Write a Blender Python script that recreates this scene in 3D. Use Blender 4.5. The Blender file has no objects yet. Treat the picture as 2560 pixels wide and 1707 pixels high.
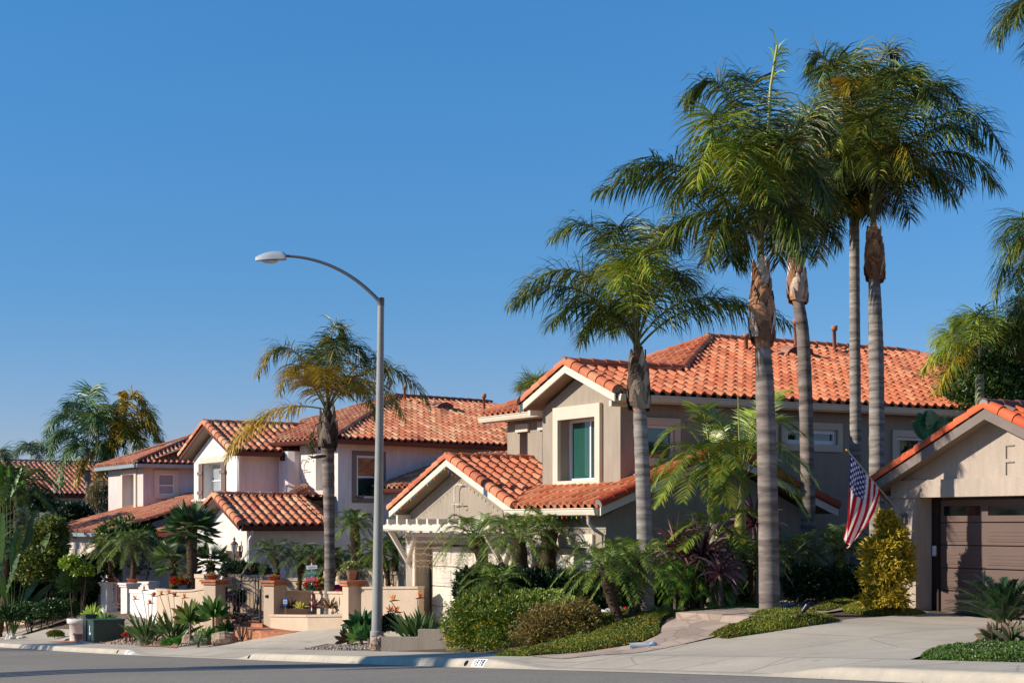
import bpy, math, random
import numpy as np
from mathutils import Vector, noise
R = random.Random(7); NR = np.random.default_rng(11)
SC = bpy.context.scene; COL = SC.collection
rad = math.radians
# ---------------------------------------------------------------- camera model (metres; eye at the origin)
FP, HZ, CX = 4000.0, 1310.0, 1280.0
def D(x, y, Y): return np.array([(x-CX)*Y/FP, Y, (HZ-y)*Y/FP])
class Frame:
    def __init__(s, ox, oy, ang):
        a = rad(ang); s.o = np.array([ox, oy]); s.b = np.array([math.sin(a), math.cos(a)]); s.t = np.array([math.cos(a), -math.sin(a)])
    def P(s, u, v, z): q = s.o+u*s.t+v*s.b; return np.array([q[0], q[1], z])
    def uv(s, X, Y): d = np.array([X, Y])-s.o; return float(d@s.t), float(d@s.b)
class SFrame(Frame):                                    # same axes, lengths given in units of k metres
    def __init__(s, ox, oy, ang, k): super().__init__(ox, oy, ang); s.k = k
    def P(s, u, v, z): return s.k*super().P(u, v, z)
F = Frame(-1.67, 29.0, 60)          # street frame: u along the kerb (towards the camera), v away from the road
KU = [-150,-90,-60,-45,-34,-20.1,-6.77,0,11.3,17,26,60,120]
KZ = [-7.6,-6.6,-5.7,-5.05,-4.49,-3.76,-2.98,-2.573,-1.87,-1.60,-1.42,-1.1,-1.0]
def hermite(xs, ys):
    xs = np.array(xs, float); ys = np.array(ys, float); d = np.diff(ys)/np.diff(xs)
    m = np.concatenate([[d[0]], (d[1:]+d[:-1])/2, [d[-1]]])
    def f(x):
        x = np.clip(x, xs[0], xs[-1]); i = np.clip(np.searchsorted(xs, x)-1, 0, len(xs)-2)
        h = xs[i+1]-xs[i]; t = (x-xs[i])/h
        return (2*t**3-3*t**2+1)*ys[i]+(t**3-2*t**2+t)*h*m[i]+(-2*t**3+3*t**2)*ys[i+1]+(t**3-t**2)*h*m[i+1]
    return f
zk = hermite(KU, KZ)
def lin(xs, ys): return lambda x: np.interp(x, xs, ys)
def sm(t): t = np.clip(t, 0, 1); return t*t*(3-2*t)
rise = lin([-150,-60,-36,-24,-20,-15,-11,-6,-2.2,-0.6,2,5,9,14,60], [1.4,1.2,1.05,.95,.85,.66,.44,.18,.05,.64,.6,.33,.14,.05,.1])
rl = lin([-60,-34,-28,-14,-9,-3,-1.2,2.5,4.5,60], [4.6,4.6,3.4,3.4,4.6,4.6,3.0,3.4,4.6,4.6])
kh = lin([-200,-18.6,-17.2,-9.6,-8.6,2.4,4.2,9.6,11.0,200], [.15,.15,.02,.02,.15,.15,.02,.02,.15,.15])   # kerb height: two driveway aprons
VK = .34
def gz(u, v):
    u = np.asarray(u, float); v = np.asarray(v, float); k = zk(u); h = kh(u)
    side = k+h+(.17-h)*np.clip((v-VK)/1.15, 0, 1)+rise(u)*sm((v-1.6)/rl(u))
    side = side+np.interp(u, [-1.9,-1,1.5,3.2], [0,.2,.2,0])*sm((v-5.5)/5)
    road = k+.004+.10*np.clip(-v/5.5, 0, 1)-.10*np.clip((-v-5.5)/5.5, 0, 1)
    far = k+.15
    bank = k+h*np.clip(v/.16, 0, 1)
    return np.where(v > VK, side, np.where(v > 0, bank, np.where(v > -11.6, road, far)))
def G(x, y):                                            # the ground point seen at photo pixel x, y
    Y0 = 14.0; prev = None
    for i in range(2400):
        Y = Y0+i*.05; p = D(x, y, Y); u, v = F.uv(p[0], p[1]); d = p[2]-float(gz(u, v))
        if d <= 0: 
            if prev is not None: Y -= .05*(-d)/(prev-d+1e-9)
            p = D(x, y, Y); return p
        prev = d
    return p
def GP(X, Y): u, v = F.uv(X, Y); return float(gz(u, v))
def at(x, Y): X = (x-CX)*Y/FP; return np.array([X, Y, GP(X, Y)])
# ---------------------------------------------------------------- colours and materials
def hx(s, k=1.0):
    c = [int(s[i:i+2], 16)/255 for i in (0, 2, 4)]
    return tuple(k*(q/12.92 if q <= .04045 else ((q+.055)/1.055)**2.4) for q in c)
MATS = {}
def mat(name, col=None, rough=.7, attr=False, bump=None, vary=None, metal=0, spec=.4, trans=0, build=None, coat=0):
    m = bpy.data.materials.new(name); m.use_nodes = True; n = m.node_tree.nodes; l = m.node_tree.links
    b = n['Principled BSDF']; b.inputs['Roughness'].default_value = rough; b.inputs['Metallic'].default_value = metal
    b.inputs['Specular IOR Level'].default_value = spec; b.inputs['Coat Weight'].default_value = coat
    tc = n.new('ShaderNodeTexCoord'); src = None
    if attr:
        a = n.new('ShaderNodeAttribute'); a.attribute_name = 'Col'; src = a.outputs['Color']
    elif col is not None:
        rgb = n.new('ShaderNodeRGB'); rgb.outputs[0].default_value = (*col, 1); src = rgb.outputs[0]
    if vary:                                             # list of (scale, amount, stretch)
        for sc, am, st in vary:
            mp = n.new('ShaderNodeMapping'); mp.inputs['Scale'].default_value = st; l.new(tc.outputs['Object'], mp.inputs[0])
            t = n.new('ShaderNodeTexNoise'); t.inputs['Scale'].default_value = sc; t.inputs['Detail'].default_value = 5; l.new(mp.outputs[0], t.inputs['Vector'])
            mr = n.new('ShaderNodeMapRange'); mr.inputs[1].default_value = .3; mr.inputs[2].default_value = .7; mr.inputs[3].default_value = 1-am; mr.inputs[4].default_value = 1+am
            l.new(t.outputs['Fac'], mr.inputs[0]); mx = n.new('ShaderNodeVectorMath'); mx.operation = 'SCALE'
            l.new(src, mx.inputs[0]); l.new(mr.outputs[0], mx.inputs['Scale']); src = mx.outputs[0]
    if bump:
        sc, stn, dist = bump; t = n.new('ShaderNodeTexNoise'); t.inputs['Scale'].default_value = sc; t.inputs['Detail'].default_value = 4; l.new(tc.outputs['Object'], t.inputs['Vector'])
        bp = n.new('ShaderNodeBump'); bp.inputs['Strength'].default_value = stn; bp.inputs['Distance'].default_value = dist; l.new(t.outputs['Fac'], bp.inputs['Height']); l.new(bp.outputs[0], b.inputs['Normal'])
    if build: src = build(n, l, tc, src, b) or src
    if src is not None: l.new(src, b.inputs['Base Color'])
    if trans:
        tr = n.new('ShaderNodeBsdfTranslucent'); mx = n.new('ShaderNodeMixShader'); mx.inputs[0].default_value = trans
        sv = n.new('ShaderNodeVectorMath'); sv.operation = 'SCALE'; sv.inputs['Scale'].default_value = 1.35
        l.new(src, sv.inputs[0]); l.new(sv.outputs[0], tr.inputs['Color']); l.new(b.outputs[0], mx.inputs[1]); l.new(tr.outputs[0], mx.inputs[2])
        l.new(mx.outputs[0], n['Material Output'].inputs['Surface'])
    MATS[name] = m; return m
ONE = (1, 1, 1)
def rings(freq, dk, amt):
    def f(n, l, tc, src, b):
        mp = n.new('ShaderNodeMapping'); mp.inputs['Scale'].default_value = (.8, .8, freq); l.new(tc.outputs['Object'], mp.inputs[0])
        t = n.new('ShaderNodeTexNoise'); t.inputs['Scale'].default_value = 1.0; t.inputs['Detail'].default_value = 6; t.inputs['Roughness'].default_value = .65; l.new(mp.outputs[0], t.inputs['Vector'])
        w = n.new('ShaderNodeTexWave'); w.bands_direction = 'Z'; w.inputs['Scale'].default_value = freq*.17; w.inputs['Distortion'].default_value = 2.6; w.inputs['Detail'].default_value = 3; w.inputs['Detail Scale'].default_value = 1.6
        l.new(tc.outputs['Object'], w.inputs['Vector'])
        cr = n.new('ShaderNodeValToRGB'); cr.color_ramp.elements[0].position = .08; cr.color_ramp.elements[0].color = (*[1-amt]*3, 1); cr.color_ramp.elements[1].position = .45; cr.color_ramp.elements[1].color = (1, 1, 1, 1)
        l.new(w.outputs['Fac'], cr.inputs[0])
        c2 = n.new('ShaderNodeValToRGB'); c2.color_ramp.elements[0].position = .36; c2.color_ramp.elements[0].color = (*dk, 1); c2.color_ramp.elements[1].position = .6; c2.color_ramp.elements[1].color = (1, 1, 1, 1); l.new(t.outputs['Fac'], c2.inputs[0])
        m1 = n.new('ShaderNodeVectorMath'); m1.operation = 'MULTIPLY'; l.new(src, m1.inputs[0]); l.new(cr.outputs[0], m1.inputs[1])
        m2 = n.new('ShaderNodeVectorMath'); m2.operation = 'MULTIPLY'; l.new(m1.outputs[0], m2.inputs[0]); l.new(c2.outputs[0], m2.inputs[1])
        bp = n.new('ShaderNodeBump'); bp.inputs['Strength'].default_value = .7; bp.inputs['Distance'].default_value = .03; l.new(cr.outputs[0], bp.inputs['Height']); l.new(bp.outputs[0], b.inputs['Normal'])
        return m2.outputs[0]
    return f
def speckle(n, l, tc, src, b):                           # asphalt: stone grains, faint patches
    v = n.new('ShaderNodeTexVoronoi'); v.inputs['Scale'].default_value = 55; l.new(tc.outputs['Object'], v.inputs['Vector'])
    mr = n.new('ShaderNodeMapRange'); mr.inputs[3].default_value = .62; mr.inputs[4].default_value = 1.45; l.new(v.outputs['Color'], mr.inputs[0])
    mx = n.new('ShaderNodeVectorMath'); mx.operation = 'SCALE'; l.new(src, mx.inputs[0]); l.new(mr.outputs[0], mx.inputs['Scale'])
    bp = n.new('ShaderNodeBump'); bp.inputs['Strength'].default_value = .5; bp.inputs['Distance'].default_value = .01; l.new(v.outputs['Distance'], bp.inputs['Height']); l.new(bp.outputs[0], b.inputs['Normal'])
    return mx.outputs[0]
def stones(scale):
    def f(n, l, tc, src, b):
        v = n.new('ShaderNodeTexVoronoi'); v.inputs['Scale'].default_value = scale; l.new(tc.outputs['Object'], v.inputs['Vector'])
        v2 = n.new('ShaderNodeTexVoronoi'); v2.feature = 'DISTANCE_TO_EDGE'; v2.inputs['Scale'].default_value = scale; l.new(tc.outputs['Object'], v2.inputs['Vector'])
        hs = n.new('ShaderNodeMapRange'); hs.inputs[3].default_value = .72; hs.inputs[4].default_value = 1.25; l.new(v.outputs['Color'], hs.inputs[0])
        ed = n.new('ShaderNodeMapRange'); ed.inputs[2].default_value = .05; ed.inputs[3].default_value = .68; ed.inputs[4].default_value = 1; l.new(v2.outputs['Distance'], ed.inputs[0])
        k = n.new('ShaderNodeMath'); k.operation = 'MULTIPLY'; l.new(hs.outputs[0], k.inputs[0]); l.new(ed.outputs[0], k.inputs[1])
        mx = n.new('ShaderNodeVectorMath'); mx.operation = 'SCALE'; l.new(src, mx.inputs[0]); l.new(k.outputs[0], mx.inputs['Scale']); return mx.outputs[0]
    return f
def cracks(n, l, tc, src, b):                            # hairline cracks and a few stains
    t = n.new('ShaderNodeTexNoise'); t.inputs['Scale'].default_value = 1.7; l.new(tc.outputs['Object'], t.inputs['Vector']); mx = n.new('ShaderNodeMix'); mx.data_type = 'VECTOR'; mx.inputs[0].default_value = .12; l.new(tc.outputs['Object'], mx.inputs[4]); l.new(t.outputs['Color'], mx.inputs[5])
    v = n.new('ShaderNodeTexVoronoi'); v.feature = 'DISTANCE_TO_EDGE'; v.inputs['Scale'].default_value = .34; l.new(mx.outputs[1], v.inputs['Vector'])
    mr = n.new('ShaderNodeMapRange'); mr.inputs[1].default_value = .0; mr.inputs[2].default_value = .007; mr.inputs[3].default_value = .62; l.new(v.outputs['Distance'], mr.inputs[0])
    s2 = n.new('ShaderNodeTexNoise'); s2.inputs['Scale'].default_value = 2.3; s2.inputs['Detail'].default_value = 7; l.new(tc.outputs['Object'], s2.inputs['Vector']); m2 = n.new('ShaderNodeMapRange'); m2.inputs[1].default_value = .64; m2.inputs[2].default_value = .78; m2.inputs[3].default_value = 1; m2.inputs[4].default_value = .72; l.new(s2.outputs['Fac'], m2.inputs[0])
    k = n.new('ShaderNodeMath'); k.operation = 'MULTIPLY'; l.new(mr.outputs[0], k.inputs[0]); l.new(m2.outputs[0], k.inputs[1]); o = n.new('ShaderNodeVectorMath'); o.operation = 'SCALE'; l.new(src, o.inputs[0]); l.new(k.outputs[0], o.inputs['Scale']); return o.outputs[0]
def mkmats():
    st = [(.5, .06, ONE), (2.6, .06, (1, 1, .5)), (9, .07, (1, 1, .14)), (60, .06, ONE)]
    mat('taupe_stucco', hx('9F9180'), .92, bump=(38, .55, .02), vary=st)
    mat('white_stucco', hx('DDD3CA'), .92, bump=(32, .45, .02), vary=st)
    mat('lilac_stucco', hx('CFC0B8'), .92, bump=(32, .45, .02), vary=st)
    mat('beige_stucco', hx('B3A292'), .92, bump=(34, .55, .02), vary=st)
    mat('cream_wall', hx('C6AE94'), .92, bump=(34, .6, .02), vary=[(1.4, .07, ONE), (11, .04, (1, 1, .3))])
    mat('cream_trim', hx('D4C4AE'), .75, bump=(30, .3, .01), vary=[(1.5, .05, ONE)])
    mat('cream_paint', hx('D8CCBA'), .55, vary=[(2, .04, ONE)])
    mat('vinyl_white', hx('E4E4E6'), .4)
    mat('gutter_grey', hx('9AA6AC'), .45, vary=[(3, .08, ONE)])
    mat('gutter_brown', hx('5A2A1E'), .5, vary=[(3, .1, ONE)])
    mat('gutter_cream', hx('D8CBB4'), .5, vary=[(3, .05, ONE)])
    mat('fascia_grey', hx('7C6E66'), .7, vary=[(4, .08, ONE)])
    mat('shutter_brown', hx('7A6158'), .7)
    mat('door_brown', hx('66524A'), .55, vary=[(2, .06, ONE)])
    mat('dark_trim', hx('2A1C18'), .6)
    mat('glass', hx('16302B'), .04, spec=.9)
    mat('glass_teal', hx('234F45'), .05, spec=.9, vary=[(1.2, .25, (3, 3, .3))])
    mat('glass_dark', hx('0B0D0D'), .12, spec=.3)
    mat('glass_pale', hx('9FA3A3'), .08, spec=.8, vary=[(1.0, .12, ONE)])
    mat('blind', hx('99A38C'), .5)
    mat('blind_dark', hx('2B342F'), .4)
    mat('tile', None, .72, attr=True, vary=[(2.0, .12, ONE), (30, .10, ONE)], bump=(60, .3, .004))
    mat('mortar', hx('8C8478'), .95, bump=(30, .5, .02))
    mat('asphalt', hx('857C70'), .95, vary=[(.35, .07, ONE), (2.2, .05, ONE), (9, .05, ONE)], build=speckle)
    mat('concrete', hx('B5A996'), .93, vary=[(.12, .10, (1, 1, 1)), (.5, .08, (1, 1, 1)), (1.3, .07, (1, 1, 1)), (11, .05, ONE), (60, .06, ONE)], bump=(70, .25, .006), build=cracks)
    mat('kerb', hx('B6AA96'), .93, vary=[(.8, .12, ONE), (6, .08, ONE), (50, .06, ONE)], bump=(50, .3, .006))
    mat('joint', hx('A2988A'), .95)
    mat('soil', hx('6A5848'), .98, vary=[(1.2, .2, ONE), (14, .3, ONE)], bump=(26, .9, .04))
    mat('gravel_bed', hx('8A7B6D'), .95, build=stones(16), bump=(30, .9, .03))
    mat('flagstone', hx('B09A88'), .9, build=stones(2.1), vary=[(1.2, .08, ONE), (8, .08, ONE)], bump=(20, .3, .01))
    mat('brick', hx('B0714F'), .85, build=stones(9), vary=[(3, .12, ONE)])
    mat('leaf', None, .42, attr=True, trans=.15, spec=.45)
    mat('leaf_gloss', None, .40, attr=True, trans=.14, spec=.45)
    mat('leaf_matte', None, .6, attr=True, trans=.2, spec=.3)
    mat('plain', None, .75, attr=True)
    mat('gloss', None, .35, attr=True)
    mat('bark_grey', hx('9F968C'), .9, vary=[(1.1, .10, (1, 1, .6)), (5, .10, ONE)], build=rings(9, (.45, .40, .38), .24))
    mat('bark_dark', hx('91847A'), .9, vary=[(1.1, .12, (1, 1, .6)), (5, .12, ONE)], build=rings(5.5, (.36, .32, .31), .32))
    mat('bark_green', hx('8E9472'), .7, build=rings(7, (.7, .7, .6), .3))
    mat('bark_rough', None, .95, attr=True, bump=(30, .8, .03))
    mat('boots', None, .85, attr=True, vary=[(7, .25, (2, 2, .5)), (25, .15, ONE)], bump=(22, .6, .02))
    mat('galvanised', hx('94928C'), .55, vary=[(3, .08, ONE), (90, .12, ONE)], bump=(120, .2, .002))
    mat('arm_metal', hx('6A6A6C'), .5, metal=.3)
    mat('lamp_head', hx('A9AFB6'), .45)
    mat('lens', hx('C8CCCF'), .15)
    mat('iron', hx('2B2826'), .5)
    mat('iron_brown', hx('6A4B44'), .6)
    mat('terracotta', hx('A5563A'), .8, vary=[(5, .15, ONE)], bump=(30, .3, .01))
    mat('pot_tan', hx('B08A72'), .85, vary=[(5, .15, ONE)], bump=(30, .4, .01))
    mat('box_green', hx('2A4038'), .55, vary=[(2, .1, ONE)])
    mat('rock', hx('A58D78'), .95, vary=[(3, .3, ONE), (16, .15, ONE)], bump=(12, .9, .05))
    mat('rock_white', hx('C9C2B4'), .9, vary=[(6, .1, ONE)])
    mat('flag', None, .6, attr=True, trans=.45)
    mat('bulb', None, .25, attr=True)
    mat('pole_silver', hx('B9B4AA'), .35, metal=.5)
    mat('brass', hx('C9A94E'), .3, metal=.8)
mkmats()
# ---------------------------------------------------------------- mesh builder
class MB:
    def __init__(s): s.V = []; s.F = []; s.n = 0; s.C = []
    def add(s, v, f, col=(1, 1, 1), smooth=False, m=0):
        v = np.asarray(v, float).reshape(-1, 3); f = np.asarray(f, int)
        c = np.asarray(col, float)
        if c.ndim == 1: c = np.tile(c, (len(v), 1))
        s.V.append(v); s.C.append(c); s.F.append((f+s.n, smooth, m)); s.n += len(v); return s
    def box(s, fr, u0, u1, v0, v1, z0, z1, col=(1, 1, 1), m=0):
        P = fr.P; c = [P(u0, v0, z0), P(u1, v0, z0), P(u1, v1, z0), P(u0, v1, z0), P(u0, v0, z1), P(u1, v0, z1), P(u1, v1, z1), P(u0, v1, z1)]
        return s.add(c, [[0, 3, 2, 1], [4, 5, 6, 7], [0, 1, 5, 4], [1, 2, 6, 5], [2, 3, 7, 6], [3, 0, 4, 7]], col, m=m)
    def poly(s, pts, col=(1, 1, 1), m=0): return s.add(pts, [list(range(len(pts)))], col, m=m)
    def slab(s, pts, th, col=(1, 1, 1), m=0):              # polygon extruded by the vector th
        n = len(pts); a = np.array(pts, float); b2 = a+np.array(th); s.add(np.vstack([a, b2]), [[i, (i+1) % n, n+(i+1) % n, n+i] for i in range(n)], col, m=m)
        s.poly(a[::-1], col, m); return s.poly(b2, col, m)
    def tube(s, pts, rr, k=8, col=(1, 1, 1), cap=True, m=0, smooth=True, flat=1.0):
        pts = np.array(pts, float); n = len(pts); rr = np.broadcast_to(np.asarray(rr, float), (n,)) if np.ndim(rr) < 2 else rr
        T = np.gradient(pts, axis=0); T /= np.linalg.norm(T, axis=1)[:, None]+1e-9
        ref = np.array([0., 0, 1]) if abs(T[:, 2]).mean() < .9 else np.array([0., 1, 0])
        A = np.cross(T, ref); A /= np.linalg.norm(A, axis=1)[:, None]+1e-9; B = np.cross(A, T)
        th = np.linspace(0, 2*math.pi, k, endpoint=False)
        V = pts[:, None, :]+rr[:, None, None]*(np.cos(th)[None, :, None]*A[:, None, :]+flat*np.sin(th)[None, :, None]*B[:, None, :])
        f = [[i*k+j, i*k+(j+1) % k, (i+1)*k+(j+1) % k, (i+1)*k+j] for i in range(n-1) for j in range(k)]
        c = np.asarray(col, float)
        if c.ndim == 2: c = np.repeat(c, k, axis=0)
        s.add(V.reshape(-1, 3), f, c, smooth, m)
        if cap:
            for i in (0, n-1): s.add(V[i], [list(range(k)) if i else list(range(k))[::-1]], c if c.ndim == 1 else c[i*k:(i+1)*k], False, m)
        return s
    def lathe(s, c, prof, k=20, col=(1, 1, 1), m=0, smooth=True):
        c = np.array(c, float); th = np.linspace(0, 2*math.pi, k, endpoint=False); V = []
        for r, z in prof: V += [c+np.array([r*math.cos(t), r*math.sin(t), z]) for t in th]
        n = len(prof); f = [[i*k+j, i*k+(j+1) % k, (i+1)*k+(j+1) % k, (i+1)*k+j] for i in range(n-1) for j in range(k)]
        return s.add(V, f, col, smooth, m)
    def ball(s, c, r, col=(1, 1, 1), k=10, m=0, nz=0, seed=0):
        c = np.array(c, float); r = np.broadcast_to(np.array(r, float), (3,)); V = []
        for i in range(k+1):
            p = math.pi*i/k
            for j in range(2*k):
                t = math.pi*j/k; d = np.array([math.sin(p)*math.cos(t), math.sin(p)*math.sin(t), math.cos(p)])
                q = 1+nz*noise.noise(Vector(d*1.7+seed)) if nz else 1
                V.append(c+r*d*q)
        f = [[i*2*k+j, (i+1)*2*k+j, (i+1)*2*k+(j+1) % (2*k), i*2*k+(j+1) % (2*k)] for i in range(k) for j in range(2*k)]
        return s.add(V, f, col, not nz or nz < .3, m)
    def build(s, name, mats, parent=None, loc=None):
        if isinstance(mats, str): mats = [mats]
        V = np.vstack(s.V); C = np.vstack(s.C); off = np.zeros(3)
        root = parent
        while root is not None and root.parent is not None: root = root.parent
        if root is not None: off = np.array(root.location)
        elif loc is not None: off = np.array(loc, float)
        V = V-off; me = bpy.data.meshes.new(name); me.vertices.add(len(V)); me.vertices.foreach_set('co', V.ravel())
        lo, st, tot, sm_, mi = [], [], [], [], []; c = 0
        for f, smo, m in s.F:
            if f.dtype == object or f.ndim == 1: f = [np.array(q) for q in f]
            k = len(f[0]); f = np.array(f); nf = len(f); lo.append(f.ravel()); st.append(c+np.arange(nf)*k); tot.append(np.full(nf, k)); sm_.append(np.full(nf, smo)); mi.append(np.full(nf, m)); c += nf*k
        lo = np.concatenate(lo); me.loops.add(len(lo)); me.loops.foreach_set('vertex_index', lo.astype(np.int32)); st = np.concatenate(st); me.polygons.add(len(st))
        me.polygons.foreach_set('loop_start', st.astype(np.int32)); me.polygons.foreach_set('loop_total', np.concatenate(tot).astype(np.int32))
        me.polygons.foreach_set('use_smooth', np.concatenate(sm_).astype(bool)); me.polygons.foreach_set('material_index', np.concatenate(mi).astype(np.int32))
        at_ = me.color_attributes.new('Col', 'FLOAT_COLOR', 'POINT'); at_.data.foreach_set('color', np.hstack([C, np.ones((len(C), 1))]).ravel())
        for q in mats: me.materials.append(MATS[q])
        me.update(calc_edges=True); me.validate()
        o = bpy.data.objects.new(name, me); COL.objects.link(o)
        if parent is not None: o.parent = parent
        elif loc is not None: o.location = loc
        return o
def tag(o, label, cat, group=None, kind=None):
    o['label'] = label; o['category'] = cat
    if group: o['group'] = group
    if kind: o['kind'] = kind
    return o
def thing(name, label, cat, loc, group=None):
    o = bpy.data.objects.new(name, None); COL.objects.link(o); o.location = tuple(float(q) for q in loc); o.empty_display_size = .2
    return tag(o, label, cat, group)
def struct(name, mb, m): o = mb.build(name, m); o['kind'] = 'structure'; return o
def nrm(v): v = np.asarray(v, float); return v/(np.linalg.norm(v)+1e-12)
UP = np.array([0., 0, 1])
# ---------------------------------------------------------------- walls, windows, roofs
def PV(fr, v0): return lambda a, z, d: fr.P(a, v0+d, z)       # facade facing the street: a runs along u
def PU(fr, u0): return lambda a, z, d: fr.P(u0-d, a, z)       # side wall facing the camera's right: a runs along v
def pbox(mb, pf, a0, a1, z0, z1, d0, d1, col=(1, 1, 1), m=0):
    c = [pf(a0, z0, d0), pf(a1, z0, d0), pf(a1, z0, d1), pf(a0, z0, d1), pf(a0, z1, d0), pf(a1, z1, d0), pf(a1, z1, d1), pf(a0, z1, d1)]
    return mb.add(c, [[0, 3, 2, 1], [4, 5, 6, 7], [0, 1, 5, 4], [1, 2, 6, 5], [2, 3, 7, 6], [3, 0, 4, 7]], col, m=m)
def panel(mb, pf, a0, a1, z0, z1, holes=(), m=0):
    A = sorted({a0, a1, *[h[0] for h in holes], *[h[1] for h in holes]}); Z = sorted({z0, z1, *[h[2] for h in holes], *[h[3] for h in holes]})
    for i in range(len(A)-1):
        for j in range(len(Z)-1):
            ca, cz = (A[i]+A[i+1])/2, (Z[j]+Z[j+1])/2
            if any(h[0] < ca < h[1] and h[2] < cz < h[3] for h in holes): continue
            mb.poly([pf(A[i], Z[j], 0), pf(A[i+1], Z[j], 0), pf(A[i+1], Z[j+1], 0), pf(A[i], Z[j+1], 0)], m=m)
    for b0, b1, c0, c1, d in holes:
        for p, q in (((b0, c0), (b0, c1)), ((b1, c1), (b1, c0)), ((b0, c1), (b1, c1)), ((b1, c0), (b0, c0))):
            mb.poly([pf(*p, 0), pf(*p, d), pf(*q, d), pf(*q, 0)], m=m)
def window(par, pf, a0, a1, z0, z1, d, fw=.05, mull=(), rails=(), glass='glass', frame='vinyl_white', label=None, blinds=None, grid=0):
    w = MB()
    pbox(w, pf, a0, a0+fw, z0, z1, d-.03, d+.05); pbox(w, pf, a1-fw, a1, z0, z1, d-.03, d+.05)
    pbox(w, pf, a0+fw, a1-fw, z1-fw, z1, d-.028, d+.05); pbox(w, pf, a0+fw, a1-fw, z0, z0+fw, d-.028, d+.05)
    for q in mull: a = a0+q*(a1-a0); pbox(w, pf, a-fw*.42, a+fw*.42, z0+fw, z1-fw, d-.015, d+.04)
    for q in rails: z = z0+q*(z1-z0); pbox(w, pf, a0+fw, a1-fw, z-fw*.42, z+fw*.42, d-.012, d+.038)
    for i in range(grid):
        a = a0+(i+1)/(grid+1)*(a1-a0); pbox(w, pf, a-.009, a+.009, z0+fw, z1-fw, d+.0, d+.012)
    o = w.build('window', frame, par)
    if label: o['label'] = label
    g = MB(); e = fw*.6; g.poly([pf(a0+e, z0+e, d+.022), pf(a1-e, z0+e, d+.022), pf(a1-e, z1-e, d+.022), pf(a0+e, z1-e, d+.022)]); g.build('pane', glass, o)
    if blinds:
        b = MB(); n = int((z1-z0)/.065)
        for i in range(n): z = z0+.03+i*.065; b.add([pf(a0+e, z, d+.05), pf(a1-e, z, d+.05), pf(a1-e, z+.04, d+.075), pf(a0+e, z+.04, d+.075)], [[0, 1, 2, 3]])
        b.build('blind', blinds, o)
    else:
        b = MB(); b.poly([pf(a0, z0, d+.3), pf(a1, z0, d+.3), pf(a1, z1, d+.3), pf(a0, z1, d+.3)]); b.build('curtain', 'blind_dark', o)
    return o
def surround(mb, pf, a0, a1, z0, z1, b0, b1, c0, c1, th):     # picture-frame trim, outer and inner rectangles
    pbox(mb, pf, a0, b0, z0, z1, -th, -.004); pbox(mb, pf, b1, a1, z0, z1, -th, -.004)
    pbox(mb, pf, b0, b1, c1, z1, -th, -.003); pbox(mb, pf, b0, b1, z0, c0, -th, -.003)
def tilecol(pal, var=.08):
    def f(r):
        c = np.array(pal[r.choice(len(pal))]); return c*(1+var*(r.random()-.5)*2)
    return f
PAL_T = [hx('C4704A'), hx('CA7C56'), hx('BA6542'), hx('D0865E'), hx('C5734C')]
PAL_W = [hx('C47A52'), hx('CC9068'), hx('BC6A48'), hx('D09A70'), hx('C6805A'), hx('C07050')]
PAL_L = [hx('B4694A'), hx('BE7654'), hx('C68866')]
PAL_R = [hx('C8552E'), hx('C9582F'), hx('A0705A'), hx('C45A34'), hx('8A6A5C'), hx('CF6238')]
PROF = np.array([(0, .012), (.06, .045), (.16, .078), (.30, .092), (.44, .078), (.54, .045), (.60, .010), (.70, -.004), (.88, -.004), (1.0, .012)])
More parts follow.
